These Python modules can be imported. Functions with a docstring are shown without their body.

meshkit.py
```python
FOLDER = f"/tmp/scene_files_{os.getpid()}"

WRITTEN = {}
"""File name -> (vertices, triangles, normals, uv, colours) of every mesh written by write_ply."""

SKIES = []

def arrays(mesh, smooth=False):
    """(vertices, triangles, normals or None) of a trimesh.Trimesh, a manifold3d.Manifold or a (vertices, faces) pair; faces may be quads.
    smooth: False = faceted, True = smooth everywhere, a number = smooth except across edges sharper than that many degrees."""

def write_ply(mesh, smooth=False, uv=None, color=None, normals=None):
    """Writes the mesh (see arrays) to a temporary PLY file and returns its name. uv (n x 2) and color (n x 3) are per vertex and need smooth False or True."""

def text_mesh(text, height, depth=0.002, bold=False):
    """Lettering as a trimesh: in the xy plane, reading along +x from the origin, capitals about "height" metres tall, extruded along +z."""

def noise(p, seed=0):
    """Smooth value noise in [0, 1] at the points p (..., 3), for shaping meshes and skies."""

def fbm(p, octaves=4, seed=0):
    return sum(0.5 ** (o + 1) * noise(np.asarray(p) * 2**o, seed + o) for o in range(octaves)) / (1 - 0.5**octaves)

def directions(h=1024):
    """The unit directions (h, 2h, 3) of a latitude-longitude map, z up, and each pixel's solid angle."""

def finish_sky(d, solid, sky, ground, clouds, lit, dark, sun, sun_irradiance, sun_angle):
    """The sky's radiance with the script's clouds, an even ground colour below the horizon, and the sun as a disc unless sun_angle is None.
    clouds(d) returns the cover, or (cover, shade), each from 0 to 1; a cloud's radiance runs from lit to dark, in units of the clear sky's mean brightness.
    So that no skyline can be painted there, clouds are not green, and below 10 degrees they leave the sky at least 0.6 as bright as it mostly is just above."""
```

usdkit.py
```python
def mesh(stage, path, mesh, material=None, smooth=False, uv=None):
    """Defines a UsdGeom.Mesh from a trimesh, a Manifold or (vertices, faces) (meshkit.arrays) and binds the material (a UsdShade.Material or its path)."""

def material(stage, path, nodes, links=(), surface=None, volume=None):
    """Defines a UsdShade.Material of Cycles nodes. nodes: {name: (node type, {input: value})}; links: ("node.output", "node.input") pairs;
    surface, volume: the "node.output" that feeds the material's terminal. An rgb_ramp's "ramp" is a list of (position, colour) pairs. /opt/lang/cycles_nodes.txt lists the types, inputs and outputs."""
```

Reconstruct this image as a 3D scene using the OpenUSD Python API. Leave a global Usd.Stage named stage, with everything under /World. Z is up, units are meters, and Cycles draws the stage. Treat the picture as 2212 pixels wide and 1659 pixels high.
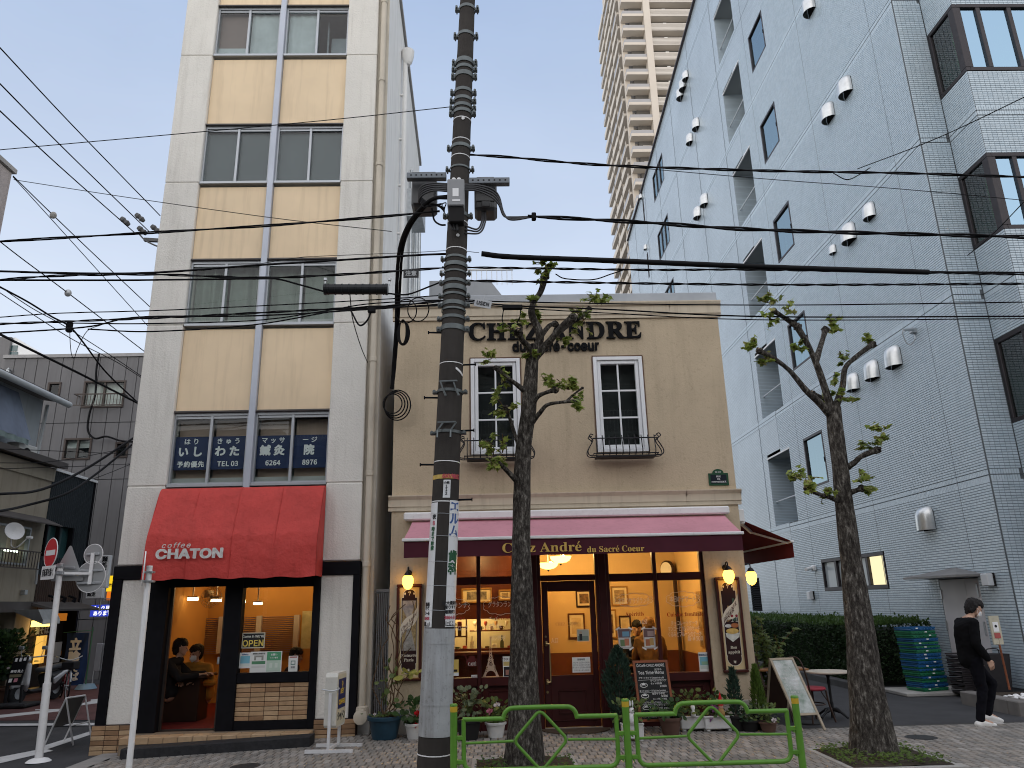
import math, random, glob, os
import numpy as np, trimesh, usdkit, meshkit
import manifold3d as m3
import shapely
from shapely import affinity
from shapely.geometry import Polygon, Point, LineString, box as sbox
from pxr import Gf, Sdf, Usd, UsdGeom, UsdLux, UsdShade, Vt
rng = random.Random(7)
nrng = np.random.default_rng(7)
stage = Usd.Stage.CreateInMemory()
UsdGeom.SetStageUpAxis(stage, UsdGeom.Tokens.z)
UsdGeom.SetStageMetersPerUnit(stage, 1.0)
UsdGeom.Xform.Define(stage, '/World')

# ------------------------------------------------------------------ camera, sky, sun, exposure
FPX, PITCH, ROLL, YAW, EYE = 1603.22, 0.287716, -0.024086, 0.027827, 1.77
_f = np.array([math.sin(YAW)*math.cos(PITCH), math.cos(YAW)*math.cos(PITCH), math.sin(PITCH)])
_r0 = np.array([math.cos(YAW), -math.sin(YAW), 0.]); _u0 = np.cross(_r0, _f)
_r = _r0*math.cos(ROLL)+_u0*math.sin(ROLL); _u = -_r0*math.sin(ROLL)+_u0*math.cos(ROLL)
CAM = np.array([0, 0, EYE])
cam = UsdGeom.Camera.Define(stage, '/World/camera')
_b = -_f
cam.AddTransformOp().Set(Gf.Matrix4d(*_r, 0, *_u, 0, *_b, 0, *CAM, 1))
cam.CreateHorizontalApertureAttr(36.0); cam.CreateVerticalApertureAttr(27.0)
cam.CreateFocalLengthAttr(36.0*FPX/2212)
EXPOSURE = 0.46
cam.CreateExposureAttr(EXPOSURE)
SUN_EL, SUN_AZ = 0.80, -2.9           # radians; azimuth = atan2(x, y) of the direction towards the sun: behind the camera, veiled by thin high cloud
sky = UsdLux.DomeLight.Define(stage, '/World/sky')
_skym = usdkit.material(stage, '/World/Looks/sky', {
    's': ('sky_texture', {'sky_type': 'single_scattering', 'sun_disc': False, 'sun_elevation': SUN_EL, 'sun_rotation': SUN_AZ, 'air_density': 1.0, 'aerosol_density': 1.2, 'ozone_density': 1.5}),
    't': ('texture_coordinate', {}), 'm': ('mapping', {'scale': (1.2, 1.2, 3.0)}), 'n': ('noise_texture', {'scale': 1.6, 'detail': 6, 'roughness': .55}), 'r': ('map_range', {'from_min': .35, 'from_max': .7, 'to_min': .72, 'to_max': .86}),
    'z': ('separate_xyz', {}), 'h': ('map_range', {'from_min': .08, 'from_max': .8, 'clamp': True}), 'c': ('mix', {'color1': (6.6, 6.85, 7.1), 'color2': (2.45, 3.35, 5.05)}),
    'x': ('mix', {'mix_type': 'mix'}), 'b': ('background_shader', {'strength': 0.12})},
    [('t.generated', 'm.vector'), ('m.vector', 'n.vector'), ('n.fac', 'r.value'), ('r.result', 'x.fac'), ('s.color', 'x.color1'), ('t.generated', 'z.vector'), ('z.z', 'h.value'), ('h.result', 'c.fac'), ('c.color', 'x.color2'), ('x.color', 'b.color')], surface='b.background')
UsdShade.MaterialBindingAPI.Apply(sky.GetPrim()).Bind(_skym)
sky.GetPrim().SetCustomDataByKey('kind', 'structure')
sun = UsdLux.DistantLight.Define(stage, '/World/sun')
sun.CreateIntensityAttr(0.4); sun.CreateAngleAttr(160.0); sun.CreateNormalizeAttr(True); sun.CreateColorAttr(Gf.Vec3f(1, .87, .70))
sun.AddRotateXYZOp().Set(Gf.Vec3f(math.degrees(math.pi/2-SUN_EL), 0, 180-math.degrees(SUN_AZ)))

# ------------------------------------------------------------------ helpers
def ray(u, v): return _f+_r*(u-1106)/FPX-_u*(v-829.5)/FPX
def at(u, v, y):                      # where the sight line through a point of the survey photograph meets the plane at depth y
    d = ray(u, v); return CAM+d*y/d[1]
def atx(u, v, x): d = ray(u, v); return CAM+d*x/d[0]
def atz(u, v, z=0.): d = ray(u, v); return CAM+d*(z-EYE)/d[2]
def gz(x): return -0.036*min(max(-2.0-x, 0), 6.0)
def V(*a): return np.array(a, float)
def unit(a): a = np.asarray(a, float); return a/(np.linalg.norm(a)+1e-12)

class MB:
    def __init__(s): s.v, s.f, s.n = [], [], 0
    def add(s, v, f):
        v = np.asarray(v, float); f = np.asarray(f, int)
        if f.shape[1] == 4: f = np.vstack([f[:, [0, 1, 2]], f[:, [0, 2, 3]]])
        s.v.append(v); s.f.append(f+s.n); s.n += len(v); return s
    def mesh(s, m):
        if hasattr(m, 'to_mesh'):
            q = m.to_mesh(); return s.add(q.vert_properties[:, :3], q.tri_verts)
        return s.add(m.vertices, m.faces)
    def box(s, a, b):
        x0, y0, z0 = np.minimum(a, b); x1, y1, z1 = np.maximum(a, b)
        v = [(x0,y0,z0),(x1,y0,z0),(x1,y1,z0),(x0,y1,z0),(x0,y0,z1),(x1,y0,z1),(x1,y1,z1),(x0,y1,z1)]
        return s.add(v, [(0,3,2,1),(4,5,6,7),(0,1,5,4),(1,2,6,5),(2,3,7,6),(3,0,4,7)])
    def cbox(s, a, b, c=.008):        # box with chamfered edges
        a, b = np.minimum(a, b), np.maximum(a, b); c = min(c, (b-a).min()*.45)
        p = []
        for k in range(3):
            lo, hi = a+c, b-c; lo[k], hi[k] = a[k], b[k]
            p += [[(lo, hi)[i][0], (lo, hi)[j][1], (lo, hi)[l][2]] for i in (0,1) for j in (0,1) for l in (0,1)]
        return s.mesh(m3.Manifold.hull_points(np.array(p)))
    def obox(s, c, size, X, Y, Z=None):
        X, Y = unit(X), unit(Y); Z = np.cross(X, Y) if Z is None else unit(Z)
        q = np.array([[i,j,k] for k in (-.5,.5) for j in (-.5,.5) for i in (-.5,.5)])*np.asarray(size)
        v = np.asarray(c)+q@np.array([X, Y, Z])
        return s.add(v, [(0,2,3,1),(4,5,7,6),(0,1,5,4),(1,3,7,5),(3,2,6,7),(2,0,4,6)])
    def bar(s, p, q, w, d=None, up=(0,0,1)):
        p, q = np.asarray(p, float), np.asarray(q, float); X = unit(q-p)
        if abs(np.dot(X, unit(up))) > .97: up = (0, 1, 0)
        Y = unit(np.cross(up, X)); return s.obox((p+q)/2, (np.linalg.norm(q-p), w, d or w), X, Y)
    def tube(s, pts, r, n=8, cap=True):
        P = np.asarray(pts, float); k = len(P); R = np.broadcast_to(np.asarray(r, float), (k,))
        T = np.gradient(P, axis=0); T /= np.linalg.norm(T, axis=1, keepdims=True)+1e-12
        a = np.array([0,0,1.]) if abs(T[0][2]) < .9 else np.array([1.,0,0]); N = unit(np.cross(T[0], a))
        v = []; ang = np.arange(n)*2*np.pi/n
        for i in range(k):
            N = unit(N-T[i]*np.dot(N, T[i])); B = np.cross(T[i], N)
            v.append(P[i]+R[i]*(np.cos(ang)[:,None]*N+np.sin(ang)[:,None]*B))
        v = np.vstack(v); f = []
        for i in range(k-1):
            for j in range(n):
                a0, a1 = i*n+j, i*n+(j+1) % n; f.append((a0, a1, a1+n, a0+n))
        s.add(v, f)
        if cap:
            for i0, pt in ((0, P[0]), ((k-1)*n, P[-1])):
                vv = np.vstack([v[i0:i0+n], pt]); ff = [((j+1) % n, j, n) if i0 == 0 else (j, (j+1) % n, n) for j in range(n)]
                s.add(vv, ff)
        return s
    def lathe(s, prof, c=(0,0,0), n=20, axis=(0,0,1)):
        Z = unit(axis); X = unit(np.cross(Z, (0,1,0) if abs(Z[1]) < .9 else (1,0,0))); Yv = np.cross(Z, X)
        ang = np.arange(n)*2*np.pi/n; v, f = [], []
        for r, z in prof: v.append(np.asarray(c)+Z*z+r*(np.cos(ang)[:,None]*X+np.sin(ang)[:,None]*Yv))
        for i in range(len(prof)-1):
            for j in range(n): f.append((i*n+j, i*n+(j+1) % n, (i+1)*n+(j+1) % n, (i+1)*n+j))
        return s.add(np.vstack(v), f)
    def quad(s, a, b, c, d): return s.add([a, b, c, d], [(0,1,2,3)])
    def poly(s, shape, O, X, Y, depth, N=None):   # extrude a shapely shape standing in the frame O, X, Y towards X x Y
        X, Y = np.asarray(X, float), np.asarray(Y, float); N = unit(np.cross(X, Y)) if N is None else N
        for g in getattr(shape, 'geoms', [shape]):
            if g.is_empty or g.area < 1e-9 or g.geom_type != 'Polygon': continue
            m = trimesh.creation.extrude_polygon(g, depth, engine='earcut')
            p = m.vertices; s.add(np.asarray(O)+p[:, :1]*X+p[:, 1:2]*Y+p[:, 2:]*N, m.faces)
        return s
    def blob(s, c, r, seed=0, amp=.25, sub=2, fr=1.5):
        m = trimesh.creation.icosphere(sub, 1.0); p = m.vertices
        k = 1+amp*(meshkit.fbm(p*fr+seed*7.3+50, 3, seed)-.5)*2
        return s.add(np.asarray(c)+p*k[:, None]*np.asarray(r), m.faces)
    def flip_ok(s): return s

_names = {}
def numbered(path):
    k = _names.get(path, 0); _names[path] = k+1
    return path if k == 0 else f'{path}_{k:03d}'
class T:                                # a thing or a part
    def __init__(s, prim, loc): s.prim, s.path, s.loc = prim, str(prim.GetPath()), np.asarray(loc, float)
def tag(prim, label=None, cat=None, group=None, kind=None):
    for k, v in (('label', label), ('category', cat), ('group', group), ('kind', kind)):
        if v: prim.SetCustomDataByKey(k, v)
def thing(name, label, cat, group=None, loc=(0,0,0), rz=0):
    x = UsdGeom.Xform.Define(stage, numbered('/World/'+name)); x.AddTranslateOp().Set(Gf.Vec3d(*map(float, loc)))
    if rz: x.AddRotateZOp().Set(float(rz))
    tag(x.GetPrim(), label, cat, group); return T(x.GetPrim(), loc)
SPLIT = set('balcony_slab side_balustrade balustrade window_wall pillar timber_frame shop_front_frame tape plinth stucco_infill wall_panel glazing_bar sealant_edge folding_arm blind_post hinge kitchen_shelf window_railing venetian_blind joint_seam soldier_course tile_grout floor_slab back_leg white_cornice rim moulding hook kerb_stone back_rail window_frame_bar'.split())
def part(parent, name, mb, material, smooth=None, label=None, kind=None):
    if not mb.v: return None
    if name in SPLIT and len(mb.v) > 1 and all(len(v) < 60 for v in mb.v):
        out = None; o = 0
        for v, f in zip(mb.v, mb.f):
            q = MB(); q.add(v, f-o); o += len(v); r = part(parent, name, q, material, smooth, label, kind); out = out or r
        return out
    v = np.vstack(mb.v)-parent.loc; f = np.vstack(mb.f)
    p = usdkit.mesh(stage, numbered(parent.path+'/'+name), (v, f), material, smooth=smooth or False)
    tag(p.GetPrim(), label, None, None, kind); return T(p.GetPrim(), parent.loc)
def solo(name, mb, material, label, cat=None, group=None, smooth=None, kind=None):
    p = usdkit.mesh(stage, numbered('/World/'+name), (np.vstack(mb.v), np.vstack(mb.f)), material, smooth=smooth or False)
    tag(p.GetPrim(), label, cat, group, kind); return T(p.GetPrim(), (0,0,0))
def struct(name, mb, material, smooth=None, kind='structure'): return solo(name, mb, material, None, None, None, smooth, kind)
def dup(src, loc, rz=0, label=None, group=None, scale=None):
    was = src.prim.GetCustomData(); base = src.prim.GetName().rstrip('0123456789').rstrip('_') if src.prim.GetName()[-3:].isdigit() else src.prim.GetName()
    x = UsdGeom.Xform.Define(stage, numbered('/World/'+base))
    x.GetPrim().GetReferences().AddInternalReference(src.prim.GetPath())
    x.ClearXformOpOrder(); 
    x.GetPrim().RemoveProperty('xformOp:translate')
    ops = [x.AddTranslateOp()]; ops[0].Set(Gf.Vec3d(*map(float, loc)))
    x.AddRotateZOp().Set(float(rz))
    if scale: x.AddScaleOp().Set(Gf.Vec3f(*scale))
    x.GetPrim().SetInstanceable(True)
    tag(x.GetPrim(), label or was['label'], was['category'], group or was.get('group')); return T(x.GetPrim(), loc)

# ------------------------------------------------------------------ materials
MATS = {}
def mat(name, col, rough=.6, var=.12, scale=2.5, bump=0., bscale=60, metal=0., spec=.3, streak=0., speck=0., col2=None, tr=0., coat=0., rnd=0., detail=6, dirt=None, coord='p'):
    if name in MATS: return MATS[name]
    c = np.array(col, float); c2 = np.array(col2, float) if col2 is not None else None
    lo, hi = (c*(1-var), np.minimum(c*(1+var), 1)) if c2 is None else (c, c2)
    n = {'g': ('geometry', {}) if coord == 'p' else ('texture_coordinate', {}), 'n': ('noise_texture', {'scale': scale, 'detail': detail, 'roughness': .6}),
         'r': ('rgb_ramp', {'ramp': [(.3, tuple(lo)), (.7, tuple(hi))]}),
         'p': ('principled_bsdf', {'roughness': rough, 'metallic': metal, 'specular_ior_level': spec, 'coat_weight': coat})}
    src = 'g.position' if coord == 'p' else 'g.object'
    l = [(src, 'n.vector'), ('n.fac', 'r.fac')]; out = 'r.color'
    def mul(tag_, fac_out, colour, strength):
        nonlocal out
        n[tag_] = ('mix', {'mix_type': 'multiply', 'fac': strength, 'color2': colour}); l.append((out, tag_+'.color1'))
        if fac_out: l.append((fac_out, tag_+'.fac'))
        out = tag_+'.color'
    if streak:
        n['sm'] = ('mapping', {'scale': (5., 5., .35)}); n['sn'] = ('noise_texture', {'scale': 1.6, 'detail': 5, 'roughness': .65})
        n['sr'] = ('map_range', {'from_min': .5, 'from_max': .8, 'to_min': 0., 'to_max': streak, 'clamp': True})
        l += [(src, 'sm.vector'), ('sm.vector', 'sn.vector'), ('sn.fac', 'sr.value')]; mul('smx', 'sr.result', (.45, .42, .38), 0)
    if speck:
        n['kn'] = ('noise_texture', {'scale': 22., 'detail': 4, 'roughness': .7}); n['kr'] = ('map_range', {'from_min': .56, 'from_max': .72, 'to_min': 0., 'to_max': speck, 'clamp': True})
        l += [(src, 'kn.vector'), ('kn.fac', 'kr.value')]; mul('kmx', 'kr.result', (.5, .47, .43), 0)
    if rnd:
        n['oi'] = ('object_info', {}); n['orr'] = ('map_range', {'to_min': 1-rnd, 'to_max': 1+rnd}); n['oc'] = ('combine_color', {})
        l += [('oi.random', 'orr.value')]+[('orr.result', 'oc.'+k) for k in 'rgb']
        n['omx'] = ('mix', {'mix_type': 'multiply', 'fac': 1.}); l += [(out, 'omx.color1'), ('oc.color', 'omx.color2')]; out = 'omx.color'
    l.append((out, 'p.base_color')); surf = 'p.BSDF'
    if bump:
        n['bn'] = ('noise_texture', {'scale': bscale, 'detail': 4, 'roughness': .6}); n['bp'] = ('bump', {'strength': min(bump, 1.), 'distance': .01*max(1, bump)})
        l += [(src, 'bn.vector'), ('bn.fac', 'bp.height'), ('bp.normal', 'p.normal')]
    if tr:
        n['t'] = ('translucent_bsdf', {}); n['mx'] = ('mix_closure', {'fac': tr}); l += [(out, 't.color'), ('p.BSDF', 'mx.closure1'), ('t.BSDF', 'mx.closure2')]; surf = 'mx.closure'
    MATS[name] = usdkit.material(stage, '/World/Looks/'+name, n, l, surface=surf); return MATS[name]
def emit(name, col, strength):
    if name not in MATS: MATS[name] = usdkit.material(stage, '/World/Looks/'+name, {'e': ('emission', {'color': col, 'strength': strength})}, [], surface='e.emission')
    return MATS[name]
def glass(name, tint=(.9,.93,.92), ior=1.45, rough=0.0, gcol=(1,1,1)):
    if name not in MATS:
        MATS[name] = usdkit.material(stage, '/World/Looks/'+name, {'t': ('transparent_bsdf', {'color': tint}), 'g': ('glossy_bsdf', {'color': gcol, 'roughness': rough}), 'f': ('fresnel', {'IOR': ior}), 'o': ('geometry', {}), 'k': ('math', {'math_type': 'subtract', 'value1': 1.}), 'y': ('math', {'math_type': 'multiply'}), 'm': ('mix_closure', {})},
            [('o.backfacing', 'k.value2'), ('f.fac', 'y.value1'), ('k.value', 'y.value2'), ('y.value', 'm.fac'), ('t.BSDF', 'm.closure1'), ('g.BSDF', 'm.closure2')], surface='m.closure')
    return MATS[name]

# ------------------------------------------------------------------ lettering
_FD = glob.glob('/opt/blender-*/*/datafiles/fonts')[0]
_FN = {'sans': 'Inter.woff2', 'cjk': 'Noto Sans CJK Regular.woff2', 'math': 'NotoSansMath-Regular.woff2'}
_fc, _gc = {}, {}
def _font(k):
    from PIL import ImageFont
    if k not in _fc: _fc[k] = ImageFont.truetype(_FD+'/'+_FN[k], 88)
    return _fc[k]
def serif(t):                          # capitals, small letters and digits of the serif alphabet
    o = ''
    for ch in t:
        if 'A' <= ch <= 'Z': o += chr(0x1D400+ord(ch)-65)
        elif 'a' <= ch <= 'z': o += chr(0x1D41A+ord(ch)-97)
        elif '0' <= ch <= '9': o += chr(0x1D7CE+ord(ch)-48)
        else: o += ch
    return o
def glyph(ch, font, bold):
    from PIL import Image, ImageDraw
    key = (ch, font, bold)
    if key in _gc: return _gc[key]
    fo = _font(font); x0, y0, x1, y1 = fo.getbbox(ch, anchor='ls', stroke_width=bold); adv = fo.getlength(ch)
    if x1-x0 < 1 or y1-y0 < 1: _gc[key] = (Polygon(), adv); return _gc[key]
    im = Image.new('L', (x1-x0+8, y1-y0+8)); ImageDraw.Draw(im).text((4-x0, 4-y0), ch, 255, fo, anchor='ls', stroke_width=bold)
    on = np.pad(np.asarray(im) > 127, ((0,0),(1,1))).astype(np.int8)
    rows, st = np.nonzero(np.diff(on, axis=1) == 1); en = np.nonzero(np.diff(on, axis=1) == -1)[1]
    sh = shapely.union_all(shapely.box(st, -rows-1, en, -rows)).buffer(.6).buffer(-.6).simplify(1.0)
    _gc[key] = (affinity.translate(sh, x0-4, 4-y0), adv); return _gc[key]
def text_shape(text, h, font='cjk', bold=0, gap=0., slant=0., vertical=False):   # h = height of a capital; left edge at x = 0
    s = h/64.0; out = []; x = 0.; y = 0.
    acute = {'é': 'e', 'É': 'E', 'Î': 'I', 'î': 'i', 'œ': 'oe'}
    for ch in text:
        base = ch; acc = None
        if font == 'math':
            if ch in acute: base, acc = acute[ch], ch
            base = serif(base)
        for b in base:
            g, adv = glyph(b, font, bold)
            if vertical: out.append(affinity.translate(g, -adv/2, y)); y -= 88*(1+gap)
            else: out.append(affinity.translate(g, x, 0)); x += adv*(1+gap)
        if acc in ('é', 'É'):
            top = g.bounds[3]; out.append(Polygon([(x-adv*.62, top+6), (x-adv*.48, top+6), (x-adv*.2, top+22), (x-adv*.38, top+24)]))
    sh = shapely.union_all([o for o in out if not o.is_empty])
    if slant: sh = affinity.affine_transform(sh, [1, slant, 0, 1, 0, 0])
    return affinity.scale(sh, s, s, origin=(0, 0)), x*s
def letters(mb, text, O, X, Y, h, depth=.002, font='cjk', bold=0, gap=0., slant=0., align='l', width=None, vertical=False):
    sh, w = text_shape(text, h, font, bold, gap, slant, vertical)
    if width: sh = affinity.scale(sh, width/w, 1, origin=(0, 0)); w = width
    dx = {'l': 0, 'c': -w/2, 'r': -w}[align] if not vertical else 0
    mb.poly(affinity.translate(sh, dx, 0), O, X, Y, depth); return w
AX, AY, AZ = V(1,0,0), V(0,1,0), V(0,0,1)
def catenary(p, q, sag, n=24):
    t = np.linspace(0, 1, n)[:, None]; P = np.asarray(p)*(1-t)+np.asarray(q)*t; P[:, 2] -= 4*sag*(t*(1-t))[:, 0]; return P
def spline(pts, n=10):
    P = np.asarray(pts, float); P = np.vstack([2*P[0]-P[1], P, 2*P[-1]-P[-2]]); out = []
    for i in range(1, len(P)-2):
        for t in np.linspace(0, 1, n, endpoint=False):
            a, b, c, d = P[i-1:i+3]; out.append(.5*((2*b)+(c-a)*t+(2*a-5*b+4*c-d)*t*t+(3*b-a-3*c+d)*t**3))
    return np.array(out+[P[-2]])
# ------------------------------------------------------------------ materials used everywhere
M_stucco = mat('white_stucco', (.74,.715,.655), .85, .06, 1.2, bump=.9, bscale=38, streak=.35)
M_flank = mat('white_painted_wall', (.82,.81,.785), .6, .04, .8, bump=.3, bscale=30, streak=.5)
M_yellow = mat('yellow_panel', (.83,.655,.44), .75, .07, .9, bump=.15, bscale=90, streak=.3)
M_alu = mat('aluminium_frame', (.40,.42,.44), .4, .05, 3, metal=.5)
M_mull = mat('grey_blue_metal', (.45,.48,.54), .45, .06, 2, metal=.3)
M_black = mat('black_timber', (.006,.006,.008), .7, .3, 4, bump=.2, bscale=50, spec=.12)
M_pipe = mat('beige_pipe', (.58,.52,.42), .5, .08, 2, streak=.4)
M_glass = glass('window_glass')
M_shopglass = glass('shop_glass', (.96,.97,.96), 1.3)
M_steel = mat('galvanised_steel', (.46,.48,.49), .45, .15, 8, metal=.8)
M_white = mat('white_paint', (.78,.78,.77), .45, .05, 5, speck=.25)
M_rubber = mat('black_rubber', (.025,.025,.027), .8, .3, 20, bump=.6, bscale=90)
M_conc = mat('concrete', (.33,.32,.30), .9, .18, 3, bump=.4, bscale=60, speck=.4)
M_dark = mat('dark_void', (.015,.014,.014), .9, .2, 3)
M_print = mat('print_white', (.8,.8,.79), .5, .02, 3)
M_pblack = mat('print_black', (.02,.02,.022), .5, .05, 3)
# ------------------------------------------------------------------ ground
m = MB(); xs = [-90,-30,-12,-8,-6,-4,-2,0,9,30,120]; ys = [-40,0,6,9,12,20,40,90,320]
vv = [(x, y, gz(x)-.012) for y in ys for x in xs]; n = len(xs)
m.add(vv, [(j*n+i, j*n+i+1, (j+1)*n+i+1, (j+1)*n+i) for j in range(len(ys)-1) for i in range(n-1)])
M_asph = mat('asphalt', (.048,.048,.05), .85, .25, 1.5, bump=.8, bscale=160, speck=.3)
struct('ground', m, M_asph)
def sheet(x0, x1, y0, y1, dz, nx=12):
    m = MB(); X = np.linspace(x0, x1, nx)
    v = [(x, y, gz(x)+dz) for y in (y0, y1) for x in X]
    return m.add(v, [(i, i+1, nx+i+1, nx+i) for i in range(nx-1)])
XL0 = -5.25      # left end of the paved footway
M_bed = mat('paving_joint', (.07,.068,.062), .95, .2, 9)
pv = sheet(XL0, 13.0, 7.9, 11.32, -.004); pv.add(*[(np.vstack(q.v), np.vstack(q.f)) for q in [sheet(XL0, 4.05, 11.32, 11.75, -.004)]][0])
PAVE = struct('pavement', pv, M_bed)
pmats = [mat('paver_%s' % k, c, .85, .14, 5, bump=.5, bscale=120, speck=.5) for k, c in (('grey', (.235,.22,.20)), ('warm', (.265,.24,.21)), ('pale', (.31,.29,.265)), ('dark', (.19,.18,.165)))]
def paver_mesh(x, y, w=.1, d=.2):
    g = .004; x0, x1, y0, y1 = x+g, x+w-g, y+g, y+d-g; dz = rng.uniform(-.0015, .0015); c = .006
    z = [gz(q)+.012+dz for q in (x0, x1)]; zl = [gz(q)-.006 for q in (x0, x1)]
    v = [(x0,y0,zl[0]),(x1,y0,zl[1]),(x1,y1,zl[1]),(x0,y1,zl[0]),(x0+c,y0+c,z[0]),(x1-c,y0+c,z[1]),(x1-c,y1-c,z[1]),(x0+c,y1-c,z[0])]
    return v, [(4,5,6,7),(0,1,5,4),(1,2,6,5),(2,3,7,6),(3,0,4,7)]
TREES = [at(1133, 1650, 9.15), at(1893, 1640, 9.2)]
def in_pit(x, y): return any(abs(x-t[0]) < .55 and abs(y-9.1) < .52 for t in TREES)
cells = []
row = 0; y = 7.95
while y < 11.72:
    off = 0.0 if row % 2 == 0 else .05
    x = XL0+off
    while x < 12.8:
        lim = 11.1 if x > 4.0 else 11.7
        if y+.2 <= lim+.1 and not in_pit(x+.05, y+.1): cells.append((x, y))
        x += .1
    y += .2; row += 1
cells = [c for c in cells if c[1] > 8.9 or True]
def vis(c):
    q = V(c[0], c[1], 0)-CAM; w = q@_f; uu = 1106+FPX*(q@_r)/w; v_ = 829.5-FPX*(q@_u)/w
    return -20 < uu < 2230 and v_ < 1680
seen = [c for c in cells if vis(c)]; seen.sort(key=lambda c: c[1]*c[1]+.15*c[0]*c[0])
near = set(seen[:300]); rest = [MB() for _ in pmats]
for c in cells:
    k = rng.choice([0,0,0,1,1,2,3])
    if c in near: q = MB(); q.add(*paver_mesh(*c)); part(PAVE, 'paver', q, pmats[k])
    elif c in seen or c[1] < 8.95 or c[0] > 5: rest[k].add(*paver_mesh(*c))
for k, q in enumerate(rest): part(PAVE, 'pavers', q, pmats[k], kind='stuff')
# kerb along the front of the footway and drain strip between paving and the side street
k = MB(); k.cbox((XL0, 7.75, -.15), (XL0+.99, 7.895, .012)); KB = struct('kerb', k, M_conc); k = MB()
for i in range(1, 18): k.cbox((XL0+i*1.0, 7.75, -.15), (XL0+i*1.0+.99, 7.895, .012))
part(KB, 'kerb_stone', k, M_conc)
M_smooth = mat('worn_concrete', (.27,.26,.245), .9, .15, 4, bump=.3, bscale=80, speck=.4)
g = sheet(XL0-.32, XL0-.01, 8.2, 11.62, .006); struct('side_kerb', g, M_smooth)
M_lightasph = mat('pale_asphalt', (.10,.10,.10), .9, .2, 2, bump=.7, bscale=170, speck=.3)
struct('alley', sheet(4.06, 9.1, 11.33, 30, -.004), mat('alley_asphalt', (.05,.05,.053), .85, .2, 2.2, bump=.7, bscale=170, speck=.3))
# side street: red surfacing and painted lines
M_red = mat('red_surfacing', (.105,.048,.045), .9, .2, 3, bump=.6, bscale=170, speck=.3)
def strip(name, P, dz, mt):
    m = MB(); m.add([(p[0], p[1], gz(p[0])+dz) for p in P], [(0,1,2,3)]); return struct(name, m, mt)
def gp(u, v):                          # a point of the sloping side street
    z = -.15
    for _ in range(6): p = atz(u, v, z); z = gz(p[0])
    return p
M_line = mat('road_paint', (.56,.56,.55), .8, .1, 6, speck=.6, bump=.4, bscale=170)
strip('red_lane', [gp(-60,1556), gp(212,1554), gp(330,1478), gp(-60,1478)], -.008, M_red)
strip('road_marking', [gp(-40,1568), gp(209,1566), gp(209,1561), gp(-40,1563)], -.004, M_line)
strip('road_marking', [gp(-60,1662), gp(115,1621), gp(96,1616), gp(-60,1646)], -.004, M_line)
strip('road_marking', [gp(90,1622), gp(209,1582), gp(209,1575), gp(76,1616)], -.003, M_line)
strip('road_marking', [gp(-40,1548), gp(0,1550), gp(128,1536), gp(126,1531)], -.004, M_line)
strip('road_marking', [gp(76,1534), gp(130,1533), gp(130,1531), gp(76,1532)], -.002, M_line)
strip('road_marking', [gp(170,1524), gp(214,1518), gp(214,1510), gp(176,1519)], -.004, M_line)
strip('road_marking', [gp(196,1514), gp(214,1511), gp(214,1509), gp(196,1511)], -.002, M_line)

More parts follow.
